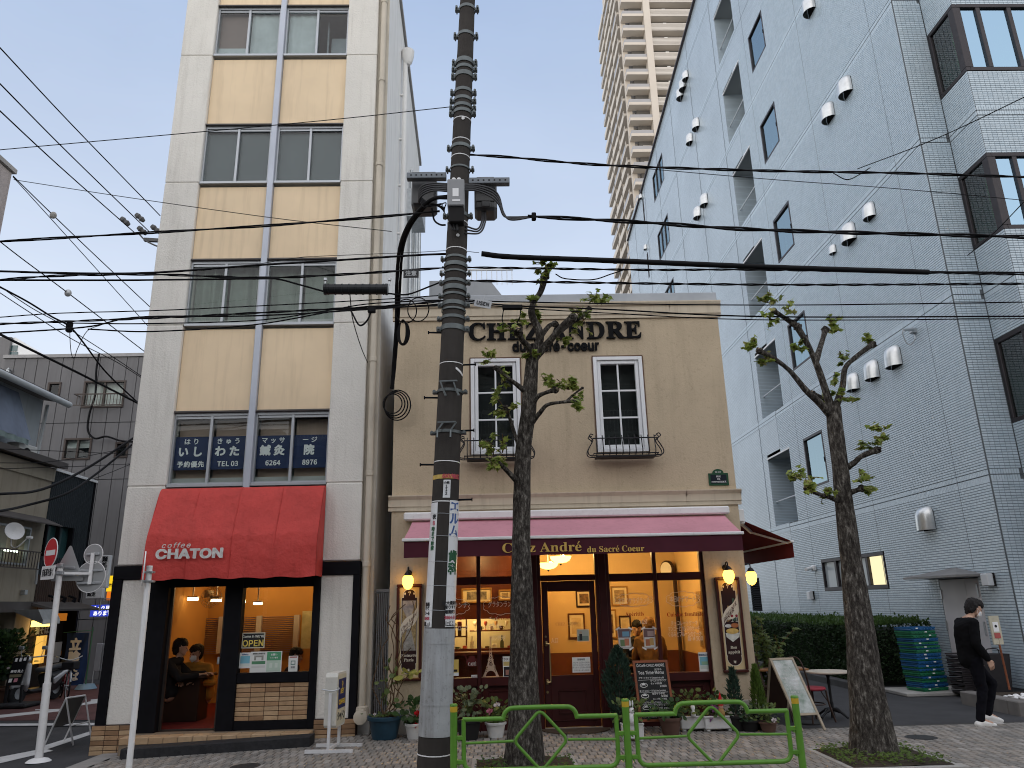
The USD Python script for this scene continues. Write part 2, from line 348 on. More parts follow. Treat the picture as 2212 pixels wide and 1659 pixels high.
# ------------------------------------------------------------------ white and yellow narrow building with the coffee shop
FY = 11.7
LB = thing('narrow_office_building', 'narrow white building with yellow panels above a coffee shop', 'building', loc=(-3.8, FY, -.1))
xL, xi, xj, xR, xC = -5.73, -5.14, -2.64, -2.07, -1.87
storey = [3.66, 6.35, 9.05, 11.75, 14.45]
wl = MB()
for x0, x1 in ((xL, xi), (xj, xR)):
    for z0, z1 in zip([2.455]+storey, [3.66]+storey[1:]+[14.9]):
        if z0 == 2.455: z1 = 3.66
        wl.cbox((x0, FY, z0+.008), (x1, FY+.45, z1-.008), .012)
    wl.box((x0+.01, FY+.014, 2.46), (x1-.01, FY+.44, 14.9))
part(LB, 'pillar', wl, M_stucco)
fl = MB(); fl.add([(xC, FY+.12, 0), (xC, 17.6, 0), (xC, 17.6, 13.18), (xC, FY+.12, 14.6)], [(0,1,2,3)])
fl.add([(xC-.2, FY+.12, 0), (xC-.2, 17.6, 0), (xC-.2, 17.6, 13.18), (xC-.2, FY+.12, 14.6)], [(3,2,1,0)])
fl.quad((xC-.2,17.6,0),(xC,17.6,0),(xC,17.6,13.18),(xC-.2,17.6,13.18)); fl.box((xL,17.4,0),(xC-.2,17.59,13.18))
fl.quad((xC-.2,FY+.12,14.6),(xC,FY+.12,14.6),(xC,17.6,13.18),(xC-.2,17.6,13.18))
fl.quad((xC-.2,FY+.12,0),(xC,FY+.12,0),(xC,FY+.12,14.6),(xC-.2,FY+.12,14.6))
part(LB, 'side_wall', fl, M_flank)
sw = MB(); sw.box((xL+.01, FY+.45, 0), (xL+.2, 17.4, 14.6)); part(LB, 'side_wall', sw, M_stucco)
rf = MB(); rf.add([(xC+.05, FY+.1, 14.62), (xC+.05, 17.68, 13.22), (xC-.1, 17.68, 13.22), (xC-.1, FY+.1, 14.62), (xC+.05, FY+.1, 14.74), (xC+.05, 17.68, 13.32), (xC-.1, 17.68, 13.32), (xC-.1, FY+.1, 14.74)],
    [(0,3,2,1),(4,5,6,7),(0,1,5,4),(1,2,6,5),(2,3,7,6),(3,0,4,7)])
rf.box((xL+.2, FY+.5, 13.1), (xC-.2, 17.4, 13.2))
part(LB, 'roof_edge', rf, mat('roof_trim', (.35,.34,.33), .7, .1, 3))
fs = MB()
for z in storey: fs.box((xi, FY+.16, z-.14), (xj, 17.4, z+.14 if z < 14 else z))
fs.box((xL+.2, 13.9, 3.0), (xC-.2, 14.0, 13.1))
part(LB, 'floor_slab', fs, mat('plaster_grey', (.42,.42,.40), .9, .1, 2))
# reveal strip beside the right pillar, and the pipes
rv = MB(); rv.box((xR+.002, FY+.1, 0.2), (xC-.003, FY+.4, 14.6)); part(LB, 'corner_strip', rv, mat('cream_strip', (.62,.57,.48), .8, .08, 2, streak=.6))
pp = MB(); px_ = xR+.105; pp.tube([(px_, FY+.02, 14.5), (px_, FY+.02, .32)], .052, 12)
for z in (13, 11.2, 9.4, 7.6, 5.7, 3.8, 2.4): pp.lathe([(.057,-.04),(.062,-.035),(.062,.035),(.057,.04)], (px_, FY+.02, z), 14)
pp.lathe([(.052,.1),(.09,.08),(.1,-.02),(.1,-.09)], (px_, FY+.02, .3), 14); pp.lathe([(.1,0),(.1,.08),(.06,.09),(0,.09)], (px_, FY-.05, .26), 14, (0,-1,0))
part(LB, 'drainpipe', pp, M_pipe, 40)
p2 = MB()
py = 12.9
p2.tube([(xC+.09, 13.6, 13.3), (xC+.09, 13.6, 3)], .05, 10); p2.lathe([(.05,-.3),(.09,-.25),(.13,-.1),(.14,.05),(.12,.06)], (xC+.14, 13.6, 13.4), 14)
for z in np.arange(3.5, 13, 1.1): p2.box((xC, 13.57, z), (xC+.1, 13.63, z+.03))
part(LB, 'drainpipe', p2, M_flank, 40)
p3 = MB()
for yy, r_ in ((15.3,.04),(16.2,.03),(16.6,.045),(17.2,.05)): p3.tube([(xC+.06, yy, 11.5+.2*(yy-15)), (xC+.06, yy, 4)], r_, 8)
p3.box((xC, 15.0, 10.2), (xC+.35, 15.8, 10.9)); p3.box((xC, 16.0, 7.4), (xC+.4, 16.7, 8.0))
part(LB, 'wall_pipes', p3, M_steel, 40)
hd = MB(); hd.lathe([(0,.12),(.09,.1),(.1,0),(.1,-.12),(0,-.12)], (xC+.16, 16.6, 7.6), 12); part(LB, 'vent_cap', hd, M_white, 40)
# yellow panels, windows
mu0, mu1 = at(527,1050,FY)[0], at(547,1050,FY)[0]
mu0, mu1 = at(568,500,FY)[0]+.0, at(581,500,FY)[0]
halves = ((xi, mu0), (mu1, xj))
mb = MB(); mb.cbox((mu0, FY+.0, 3.60), (mu1, FY+.12, 14.8), .008); part(LB, 'mullion', mb, M_mull)
M_curt = mat('pale_curtain', (.34,.38,.33), .9, .1, 4, tr=.25); M_sheet = mat('paper_sheet', (.46,.50,.52), .8, .12, 3, bump=.5, bscale=12)
M_frost = mat('frosted_grey', (.105,.12,.13), .3, .06, 1.0); M_blind = mat('brown_blind', (.21,.155,.14), .6, .08, 2)
M_tanblind = mat('tan_blind', (.40,.29,.23), .7, .08, 2); M_navy = mat('navy_film', (.018,.032,.095), .35, .08, 3)
def curtain(mb, x0, x1, y, z0, z1, amp=.035, n=48, seed=0):
    X = np.linspace(x0, x1, n); q = np.random.default_rng(seed).normal(0, 1, 4)
    yy = y+amp*np.sin((X-x0)*(34+3*q[0])+q[1])*(.6+.4*np.sin(X*9+q[2]))
    v = [(a, b, z0) for a, b in zip(X, yy)]+[(a, b, z1) for a, b in zip(X, yy)]
    mb.add(v, [(i, i+1, n+i+1, n+i) for i in range(n-1)])
WINZ = [(3.66,4.80),(6.36,7.50),(9.06,10.20),(11.78,12.86)]
for z0, z1 in WINZ:
    up = {3.66: 6.30, 6.36: 9.0, 9.06: 11.72, 11.78: 14.4}[z0]
    for hi, (x0, x1) in enumerate(halves):
        pn = MB(); pn.cbox((x0+.004, FY+.075, z1+.055), (x1-.004, FY+.16, up-.005), .006)
        part(LB, 'yellow_panel', pn, M_yellow)
        w = MB(); t = .032; ya, yb = FY+.07, FY+.15
        w.cbox((x0+.003, ya-.05, z0-.02), (x1-.003, yb, z0+.03), .005); w.box((x0+.003, ya, z1), (x1-.003, yb, z1+.05))
        w.box((x0+.003, ya, z0+.031), (x0+t, yb, z1-.001)); w.box((x1-t, ya, z0+.031), (x1-.003, yb, z1-.001))
        xm = (x0+x1)/2; w.box((xm-.02, ya+.005, z0+.031), (xm+.02, yb-.01, z1-.001))
        w.box((x0+t, ya+.02, z0+.031), (x1-t, yb-.02, z0+.06)); w.box((x0+t, ya+.02, z1-.045), (x1-t, yb-.02, z1-.001))
        W = part(LB, 'window', w, M_alu)
        hd = MB(); hd.box((x0+.003, FY+.02, z1+.051), (x1-.003, FY+.15, z1+.075)); part(W, 'head_flashing', hd, mat('dark_trim', (.10,.09,.085), .6))
        for k, (a, b) in enumerate(((x0+t, xm-.02), (xm+.02, x1-t))):
            g = MB(); g.box((a, FY+.105+.012*k, z0+.06), (b, FY+.110+.012*k, z1-.045)); part(W, 'pane', g, M_glass)
            c = MB()
            if z0 == 6.36: curtain(c, a, b, FY+.28, z0, z1, seed=hi*2+k); part(W, 'curtain', c, M_curt, True)
            elif z0 == 9.06: c.box((a, FY+.15, z0+.07), (b, FY+.155, z1-.04)); part(W, 'frosted_sheet', c, M_frost)
            elif z0 == 11.78:
                if hi == 0 and k == 0: c.box((a, FY+.19, z0+.28), (b, FY+.2, z1)); part(W, 'blind', c, M_blind); c = MB(); c.box((a, FY+.16, z0+.06), (b, FY+.165, z0+.26)); part(W, 'frosted_sheet', c, M_sheet)
                elif hi == 1 and k == 1: c.box((a+.1, FY+.4, z0), (a+.13, FY+.43, z1)); c.box((a+.16, FY+.5, z0), (b, FY+.52, z1-.3)); part(W, 'cupboard', c, mat('grey_cupboard', (.30,.34,.38), .6))
                else: curtain(c, a, b, FY+.17, z0, z1, .008, 60, 5+hi+k); part(W, 'curtain', c, M_sheet, True)
            else:
                c.box((a, FY+.26, z0+.07), (b, FY+.262, z1-.04)); part(W, 'blind', c, M_tanblind)
                bz0, bz1 = 3.93, 4.47
                c = MB(); c.box((a, FY+.135, bz0), (b, FY+.137, bz1)); F_ = part(W, 'navy_sign_strip', c, M_navy)
                txt = [('はり','いし','予約優先'),('きゅう','わた','TEL 03'),('マッサ','鍼灸','6264'),('ージ','院','8976')][hi*2+k]
                c = MB(); cx = (a+b)/2; wd = b-a
                letters(c, txt[0], (cx, FY+.134, 4.355), AX, AZ, .075, .0015, bold=2, gap=.35, align='c'); letters(c, txt[1], (cx, FY+.134, 4.165), AX, AZ, .125, .0015, bold=4, gap=.30, align='c')
                letters(c, txt[2], (cx, FY+.134, 3.985), AX, AZ, .074, .0015, bold=3, gap=.08, align='c', font='cjk'); part(W, 'sign_lettering', c, M_print)
# ground floor: black timber frame, infills, step, tiles
def xz(u, v, y=FY): p = at(u, v, y); return p[0], p[2]
zt = 2.25                               # underside of the white pillar walls
tb = MB()
zb = gz(-5)+.23
def post(x0, x1, z0, z1, y0=FY-.03, y1=FY+.12): tb.cbox((x0, y0, z0), (x1, y1, z1), .006)
xa = [at(u_, v_, FY)[0] for u_, v_ in ((251,1242),(262,1300),(340,1300),(366,1270),(492,1270),(527,1268),(678,1265),(701,1245),(766,1240),(782,1225))]
post(xL-.03, xL+.115, .02, zt); post(xR-.085, xR+.02, .24, zt); post(xL-.03, xi+.02, zt+.001, zt+.2); post(xj-.03, xR+.02, zt+.001, zt+.2)
XD0, XD1, XW0, XW1 = at(366,1275,FY)[0], at(491,1275,FY)[0], at(527,1270,FY)[0], at(678,1268,FY)[0]
ZD0, ZWt, ZWb, ZTt, ZTb = .13, at(600,1268,FY)[2], at(600,1452,FY)[2], at(600,1474,FY)[2], at(600,1556,FY)[2]
xin = at(318,1290,FY)[0]
post(xin, XD0, .117, zt); post(XD1, XW0, .117, zt, FY-.045); post(XW1, xj+.0, .117, zt, FY-.04)
post(XD0-.0, XD1, ZWt+.03, zt+.15, FY-.02); post(XW0, XW1, ZWt, zt+.15, FY-.02); post(XW0, XW1, ZTt, ZWb, FY-.025); post(XW0, XW1, .117, ZTb, FY-.025)
tb.box((xin, FY+.02, zt-.02), (xj, FY+.2, 3.5))
part(LB, 'timber_frame', tb, M_black)
inf = MB(); inf.cbox((xL+.116, FY+.0, .24), (xin-.001, FY+.2, zt), .005); inf.cbox((xj+.001, FY+.0, .24), (xR-.086, FY+.2, zt), .005); part(LB, 'stucco_infill', inf, M_stucco)
tm = [mat('tile_'+k, c, .5, .15, 6, bump=.25, bscale=90, speck=.3) for k, c in (('tan',(.38,.235,.13)),('ochre',(.42,.28,.16)),('umber',(.26,.155,.085)),('sand',(.46,.32,.19)))]
gr = MB(); gr.box((XW0, FY+.004, ZTb), (XW1, FY+.05, ZTt)); part(LB, 'tile_grout', gr, mat('dark_grout', (.05,.03,.025), .9))
def tiles(x0, x1, z0, z1, w, h, y, off=False, side=None):
    nx, nz = max(1, round((x1-x0)/w)), max(1, round((z1-z0)/h)); w, h = (x1-x0)/nx, (z1-z0)/nz
    for j in range(nz):
        for i in range(nx):
            t = MB(); a = x0+i*w
            t.cbox((a+.004, y-.004+rng.uniform(0,.002), z0+j*h+.004), (a+w-.004, y+.01, z0+(j+1)*h-.004), .003); part(LB, 'wall_tile', t, rng.choice(tm))
tiles(XW0+.0, XW1, ZTb+.002, ZTt-.002, .205, .062, FY-.003)
gr = MB(); gr.box((xL-.05, FY-.05, gz(xL)-.1), (xin+.03, FY+.2, .238)); gr.box((xj-.0, FY-.05, gz(xj)-.1), (xR+.03, FY+.2, .238)); part(LB, 'tile_grout', gr, MATS['dark_grout'])
tiles(xL-.05, xin+.03, gz(xL)-.02, .236, .2, .062, FY-.055); tiles(xj, xR+.03, -.03, .236, .2, .062, FY-.055)
st = MB(); st.cbox((xin+.02, FY-.42, gz(-4)-.1), (xj+.02, FY+.1, .115), .01); part(LB, 'step', st, mat('step_mortar', (.22,.17,.12), .9, .2, 5, speck=.5))
sx = np.arange(xin+.02, xj-.1, .2)
for a in sx:
    t = MB(); t.cbox((a+.004, FY-.43, .03), (a+.196, FY-.2, .123), .008); part(LB, 'step_tile', t, tm[rng.choice([1,3])])
# door (left leaf glazed), shop window
dr = MB(); dr.box((XD0, FY+.10, .12), (XD0+.035, FY+.14, ZWt+.03)); dr.box((XD1-.03, FY-.0, .12), (XD1, FY+.05, ZWt+.03)); dr.box((XD0+.036, FY+.1, .118), (XD1-.031, FY+.14, .14))
D = part(LB, 'door_frame', dr, mat('dark_bronze', (.06,.05,.045), .4, metal=.5))
h = MB(); h.cbox((XD1-.05, FY-.05, 1.02), (XD1-.02, FY-.0, 1.12)); part(D, 'handle', h, M_steel)
g = MB(); g.box((XW0, FY+.05, ZWb), (XW1, FY+.056, ZWt)); part(LB, 'shop_window', g, M_shopglass)
# ------------------------------------------------------------------ people
M_skin = mat('skin', (.50,.31,.22), .55, .08, 14); M_hair = mat('black_hair', (.012,.010,.010), .65, .3, 40, bump=.8, bscale=120)
def hull(*sp):
    return m3.Manifold.batch_hull([m3.Manifold.sphere(r, 14).translate(list(map(float, p))) for p, r in sp])
def smoothed(ms, edge=.018, it=6):
    M = m3.Manifold.batch_boolean(ms, m3.OpType.Add).refine_to_length(edge); q = M.to_mesh()
    t = trimesh.Trimesh(q.vert_properties[:, :3], q.tri_verts, process=True); trimesh.smoothing.filter_taubin(t, iterations=it); return t
def hand(w, d, side, n_, curl=.5, s=1.0):
    """A relaxed hand hanging from wrist w along d; side points to the thumb, n_ out of the back of the hand."""
    d, side, n_ = unit(d), unit(side), unit(n_); ms = []
    pal = [w+d*.01*s, w+d*.085*s]
    ms.append(hull((pal[0]+side*.018*s, .013*s), (pal[0]-side*.016*s, .013*s), (pal[1]+side*.034*s, .011*s), (pal[1]-side*.032*s, .010*s)))
    for k, (o, L) in enumerate(((.031,.072),(.010,.080),(-.011,.074),(-.030,.058))):
        b = w+d*.084*s+side*o*s; a = 0; p = b; r = .0088
        for j, seg in enumerate((.45,.31,.24)):
            a += curl*(.5, .75, .6)[j]; q = p+(d*math.cos(a)-n_*math.sin(a))*L*seg*s; ms.append(hull((p, r*s), (q, (r-.0012)*s))); p, r = q, r-.001
    t0 = w+d*.025*s+side*.024*s; t1 = t0+(d*.6+side*.75-n_*.35)*.040*s; t2 = t1+(d*.95+side*.2-n_*.35)*.034*s
    ms += [hull((t0, .013*s), (t1, .0105*s)), hull((t1, .0105*s), (t2, .0085*s))]
    return ms
def head(c, fwd, up, s=1.0):
    f, u = unit(fwd), unit(up); l = np.cross(u, f); P = lambda a, b, c_: c+(f*a+l*b+u*c_)*s
    ms = [hull((P(-.02,0,.045), .083*s), (P(.02,0,.03), .078*s), (P(.045,0,-.04), .052*s), (P(.06,0,-.085), .026*s), (P(.03,.035,-.055), .03*s), (P(.03,-.035,-.055), .03*s))]
    ms.append(hull((P(.096,0,.015), .008*s), (P(.112,0,-.025), .012*s), (P(.085,0,-.03), .02*s)))       # nose
    ms.append(hull((P(.088,.012,-.057), .009*s), (P(.088,-.012,-.057), .009*s)))                     # lips
    for q in (-1, 1):
        ms.append(hull((P(-.005,.080*q,.02), .012*s), (P(.005,.083*q,-.02), .009*s)))              # ears
        ms.append(hull((P(.082,.015*q,.028), .009*s), (P(.078,.045*q,.028), .008*s)))                # brow
    return ms
def eyes(mb, c, fwd, up, s=1.0):
    f, u = unit(fwd), unit(up); l = np.cross(u, f)
    for q in (-1, 1): mb.blob(c+(f*.088+l*.031*q+u*.008)*s, (.009*s,)*3, 1, 0, 1)
def hair(c, fwd, up, s=1.0, seed=1):
    f, u = unit(fwd), unit(up); l = np.cross(u, f); P = lambda a, b, c_: c+(f*a+l*b+u*c_)*s
    ms = [hull((P(-.03,0,.06), .087*s), (P(.025,0,.07), .08*s), (P(-.055,0,.0), .07*s)), hull((P(-.02,.05,.03), .045*s), (P(-.05,.04,-.04), .04*s)), hull((P(-.02,-.05,.03), .045*s), (P(-.05,-.04,-.04), .04*s)),
          hull((P(-.06,0,-.02), .06*s), (P(-.065,0,-.07), .04*s)), hull((P(.06,.04,.07), .034*s), (P(.06,-.04,.07), .034*s), (P(.085,0,.055), .024*s))]
    t = smoothed(ms, .014*s, 4); p = t.vertices; k = (meshkit.fbm(p*V(70,70,28), 3, seed)-.5)*.034*s; t.vertices = p+t.vertex_normals*k[:, None]; return t
def M1(t): q = MB(); return q.mesh(t)
# man walking past on the right
def walker():
    g = at(2143, 1566, 11.05); X0 = g[0]; y0 = 11.05
    H = lambda x, y, z: V(X0+x, y0+y, z)
    pel, chest, neck = H(-.13,0,.91), H(-.12,.01,1.24), H(-.045,.0,1.425); hc = H(.055,.0,1.545)
    fwd, up = unit(V(.9,-.05,-.38)), unit(V(.38,0,.93))
    hipR, hipL = H(-.13,-.085,.87), H(-.12,.085,.87)
    knR, anR = H(-.10,-.09,.47), H(-.20,-.09,.085)         # near leg, planted
    knL, anL = H(.17,.10,.53), H(.03,.09,.13)              # far leg coming forward
    shR, shL = H(-.11,-.185,1.355), H(-.07,.185,1.355); elR, wrR = H(-.16,-.25,1.08), H(-.03,-.24,.87); elL, wrL = H(-.06,.25,1.08), H(.08,.24,.88)
    t = thing('person', 'young man in black sweater and trousers walking with white face mask', 'person', loc=(X0, y0, 0))
    b = head(hc, fwd, up)+[hull((neck-V(0,0,.04), .058), (hc-up*.05-fwd*.02, .052)), hull((chest, .11), (pel, .10)), hull((neck, .05), (shR, .05)), hull((neck, .05), (shL, .05)),
        hull((shR, .045), (elR, .038)), hull((elR, .037), (wrR, .027)), hull((shL, .045), (elL, .038)), hull((elL, .037), (wrL, .027)),
        hull((hipR, .075), (knR, .052)), hull((knR, .05), (anR, .035)), hull((hipL, .075), (knL, .052)), hull((knL, .05), (anL, .035)), hull((pel, .085), (hipR, .07), (hipL, .07)),
        hull((anR, .035), (anR+V(.14,0,-.045), .03)), hull((anL, .035), (anL+V(.13,0,-.07), .03))]
    b += hand(wrR, wrR-elR+V(0,0,-.10), V(.8,.0,.4), V(-.1,-1,.0), .55)+hand(wrL, wrL-elL+V(0,0,-.1), V(.8,0,.4), V(0,1,0), .5)
    part(t, 'body', M1(smoothed(b, .012, 5)), M_skin, True)
    sw = [hull((neck-V(.0,0,.045), .075), (shR, .072), (shL, .072)), hull((shR, .075), (shL, .075), (chest-V(.02,0,.0), .135), (H(-.13,-.07,.98), .12), (H(-.13,.07,.98), .12)), hull((H(-.13,-.07,1.0), .122), (H(-.13,.07,1.0), .122), (H(-.13,-.06,.85), .122), (H(-.13,.06,.85), .122)),
          hull((shR, .075), (elR, .06)), hull((elR, .06), (wrR-unit(wrR-elR)*.02, .045)), hull((shL, .075), (elL, .06)), hull((elL, .06), (wrL-unit(wrL-elL)*.02, .045))]
    s = smoothed(sw, .016, 6); p = s.vertices; s.vertices = p+s.vertex_normals*((meshkit.fbm(p*V(9,9,16), 3, 3)-.5)*.024)[:, None]
    part(t, 'sweater', M1(s), mat('black_knit', (.007,.007,.008), .95, .2, 30, bump=.5, bscale=200, spec=.08), True)
    tr = [hull((pel-V(0,0,.02), .118), (hipR, .105), (hipL, .105)), hull((hipR, .105), (knR, .07)), hull((knR, .068), (anR+V(0,0,.02), .055)), hull((hipL, .105), (knL, .07)), hull((knL, .068), (anL+V(0,0,.02), .055))]
    s = smoothed(tr, .016, 6); p = s.vertices; s.vertices = p+s.vertex_normals*((meshkit.fbm(p*V(10,10,14)+9, 3, 5)-.5)*.022)[:, None]
    part(t, 'trousers', M1(s), mat('black_denim', (.007,.007,.010), .95, .25, 20, bump=.4, bscale=200, spec=.08), True)
    Ms, Mso = mat('white_leather', (.72,.71,.68), .5, .06, 20), mat('shoe_sole', (.55,.54,.52), .7, .1, 20)
    for an, tilt in ((anR, 0.), (anL, -.12)):
        D = unit(V(1, 0, tilt)); U_ = unit(V(-tilt, 0, 1)); b0 = an-U_*.05
        sh = smoothed([hull((b0-D*.05, .043), (b0+D*.02+U_*.02, .045), (b0+D*.15-U_*.010, .033), (b0+D*.185-U_*.016, .026))], .012, 3)
        s_ = part(t, 'shoe', M1(sh), Ms, True)
        so = MB(); so.mesh(m3.Manifold.batch_hull([m3.Manifold.cylinder(.022, r_, r_, 14).translate(list(b0+D*a_+V(0,0,-.05+tilt*a_))) for a_, r_ in ((-.055,.042),(.14,.042),(.185,.034))])); part(s_, 'sole', so, Mso)
    part(t, 'hair', M1(hair(hc, fwd, up, 1.04, 4)), M_hair, True)
    e = MB(); eyes(e, hc, fwd, up); part(t, 'eyes', e, M_pblack)
    f, u, l = fwd, up, np.cross(up, fwd); P = lambda a, b, c_: hc+f*a+l*b+u*c_
    mk = smoothed([hull((P(.10,0,-.018), .014), (P(.098,0,-.06), .022), (P(.068,0,-.098), .02), (P(.06,.05,-.03), .018), (P(.06,-.05,-.03), .018), (P(.05,.045,-.075), .018), (P(.05,-.045,-.075), .018))], .01, 4)
    K = part(t, 'face_mask', M1(mk), mat('mask_white', (.78,.79,.80), .8, .03, 20), True)
    s_ = MB()
    for q in (-1, 1): s_.tube([P(.058,.066*q,-.02), P(.02,.088*q,-.0), P(-.0,.092*q,.005)], .002, 5); s_.tube([P(.05,.06*q,-.08), P(.02,.086*q,-.05), P(-.0,.09*q,-.02)], .002, 5)
    part(K, 'ear_loop', s_, MATS['mask_white'])
walker()
# seated or leaning figure given by joints
def sitter(name, label, head_c, fwd, sh, elb, wri, pel, col, mname, mask=False, s=1.0, hairm=None, legs=True, bald=False):
    up = unit(V(0,0,1)+.25*unit(fwd)*0); t = thing(name, label, 'person', loc=(pel[0], pel[1], 0))
    neck = head_c-V(0,0,.15); ch = (sh[0]+sh[1])/2-V(0,0,.12)
    b = head(head_c, fwd, up, s)+[hull((neck, .05), (head_c-V(0,0,.06), .05)), hull((ch, .11), (pel, .12)), hull((neck, .05), (sh[0], .05)), hull((neck, .05), (sh[1], .05))]
    for a, e, w in zip(sh, elb, wri):
        b += [hull((a, .045), (e, .038)), hull((e, .037), (w, .027))]+hand(w, w-e, unit(np.cross(w-e, V(0,0,1)))*(1 if a is sh[0] else -1), V(0,0,1), .5)
    if legs:
        for q in (-1, 1):
            l_ = unit(np.cross(V(0,0,1), V(fwd[0], fwd[1], 0))); k = pel+l_*.1*q+unit(V(fwd[0], fwd[1], 0))*.42-V(0,0,.02); b += [hull((pel+l_*.09*q, .08), (k, .06)), hull((k, .055), (k-V(0,0,.42), .04)), hull((k-V(0,0,.42), .04), (k-V(0,0,.44)+unit(V(fwd[0],fwd[1],0))*.15, .035))]
    part(t, 'body', M1(smoothed(b, .014, 5)), M_skin, True)
    j = [hull((neck-V(0,0,.03), .07), (sh[0], .07), (sh[1], .07)), hull((sh[0], .075), (sh[1], .075), (ch, .14), (pel+V(0,0,.05), .15))]
    for a, e, w in zip(sh, elb, wri): j += [hull((a, .075), (e, .062)), hull((e, .062), (w-unit(w-e)*.02, .045))]
    q = smoothed(j, .018, 5); p = q.vertices; q.vertices = p+q.vertex_normals*((meshkit.fbm(p*12, 3, 7)-.5)*.03)[:, None]
    part(t, 'jacket', M1(q), mat(mname, col, .85, .15, 12, bump=.3, bscale=150), True)
    if not bald: part(t, 'hair', M1(hair(head_c, fwd, up, s*1.03, 8)), hairm or M_hair, True)
    e = MB(); eyes(e, head_c, fwd, up, s); part(t, 'eyes', e, M_pblack)
    if mask:
        f, l = unit(fwd), np.cross(up, unit(fwd)); P = lambda a, b_, c_: head_c+f*a+l*b_+up*c_
        part(t, 'face_mask', M1(smoothed([hull((P(.10,0,-.018), .014), (P(.098,0,-.06), .022), (P(.068,0,-.098), .02), (P(.06,.05,-.03), .018), (P(.06,-.05,-.03), .018), (P(.05,.045,-.075), .018), (P(.05,-.045,-.075), .018))], .01, 4)), mat('mask_white', (.78,.79,.80), .8, .03, 20), True)
    return t
# ------------------------------------------------------------------ inside the coffee shop
I = MB(); X0_, X1_, YB, ZF, ZC = xL+.2, xC-.2, 15.0, .13, 2.62
I.box((X0_, FY+.15, ZF-.1), (X1_, YB, ZF-.001)); part(LB, 'shop_floor', I, mat('red_carpet', (.11,.008,.008), .95, .15, 20))
I = MB(); I.box((X0_, FY+.21, ZC), (X1_, YB, ZC+.1)); I.box((X0_, YB, ZF), (X1_, YB+.1, ZC)); I.box((X0_-.04, FY+.46, ZF), (X0_+.02, YB, ZC)); I.box((X1_-.02, FY+.46, ZF), (X1_+.0, YB, ZC))
part(LB, 'shop_wall', I, mat('ochre_wallpaper', (.42,.215,.06), .8, .06, 2))
bl = MB(); xb0, xb1 = at(395,1350,14.9)[0], at(640,1350,14.9)[0]
zb0, zb1 = 1.0, at(450,1333,14.9)[2]
for i in range(3):
    a, b = xb0+(xb1-xb0)*i/3+.06, xb0+(xb1-xb0)*(i+1)/3-.06
    for z in np.arange(zb0, zb1, .035): bl.obox(((a+b)/2, 14.93, z), (b-a, .03, .003), AX, unit(V(0,1,-.6)))
part(LB, 'venetian_blind', bl, mat('mauve_blind', (.34,.24,.28), .6, .06, 3))
bt = MB()
for i in range(4): bt.box((xb0+(xb1-xb0)*i/3-.05, 14.9, zb0), (xb0+(xb1-xb0)*i/3+.05, 14.98, zb1))
part(LB, 'blind_post', bt, mat('pale_post', (.42,.38,.38), .7))
M_tube = emit('warm_tube', (1, .70, .30), 10.)
for (u0, u1, v) in ((369,395,1290),(405,428,1294),(456,478,1297),(548,566,1304),(515,530,1300)):
    a, b = at(u0, v, 13.8), at(u1, v, 13.8); q = MB(); q.tube([a, b], .022, 8)
    L_ = thing('ceiling_tube_lamp', {369:'glowing lamp tube seen at the upper left of the coffee shop doorway',405:'glowing lamp tube beside the wall fan in the doorway',456:'glowing lamp tube at the upper right of the coffee shop doorway',548:'glowing lamp tube upper right in the coffee shop window',515:'short glowing lamp tube upper left in the coffee shop window'}[u0], 'lamp', loc=tuple((a+b)/2))
    part(L_, 'tube', q, M_tube); q = MB(); q.box(a+V(0,-.04,.025), b+V(0,.04,.05)); q.box(((a+b)/2)+V(-.01,-.01,.05), V(*((a+b)/2)[:2]+V(.01,.01), ZC)); part(L_, 'housing', q, M_white)
for k, (x, y) in enumerate(((-4.4, 14.2), (-3.1, 14.2))):
    li = UsdLux.SphereLight.Define(stage, f'/World/ceiling_tube_lamp_glow_{k:03d}'); li.CreateRadiusAttr(.12); li.CreateIntensityAttr(4.6); li.CreateColorAttr(Gf.Vec3f(1, .66, .28)); li.CreateNormalizeAttr(True); li.AddTranslateOp().Set(Gf.Vec3d(x, y, 2.3))
# fan
fc = at(457, 1290, 13.2); q = thing('wall_fan', 'beige round wall fan high inside the coffee shop doorway', 'fan', loc=tuple(fc))
M_fan = mat('ivory_plastic', (.55,.48,.34), .5)
c = MB()
for r_ in (.06,.10,.14,.17): c.tube([fc+V(r_*math.cos(a), .05*math.sin(a)-.02, r_*math.sin(a)) for a in np.linspace(0, 2*np.pi, 21)], .004, 5)
for a in np.linspace(0, 2*np.pi, 17)[:-1]: c.tube([fc+V(.03*math.cos(a), -.02, .03*math.sin(a)), fc+V(.17*math.cos(a), .05*math.sin(a)-.02, .17*math.sin(a))], .003, 4)
part(q, 'guard', c, M_fan); c = MB()
for a in (0, 2.1, 4.2): c.obox(fc+V(.075*math.cos(a), 0, .075*math.sin(a)), (.12, .01, .08), V(math.cos(a), .15, math.sin(a)), V(-math.sin(a), .2, math.cos(a)))
part(q, 'blade', c, M_fan); c = MB(); c.tube([fc, fc+V(-.06,.15,.03), fc+V(-.16,.3,.05)], .03, 8); c.box(fc+V(-.22,.25,-.0), fc+V(-.12,.4,.12)); part(q, 'arm', c, M_fan)
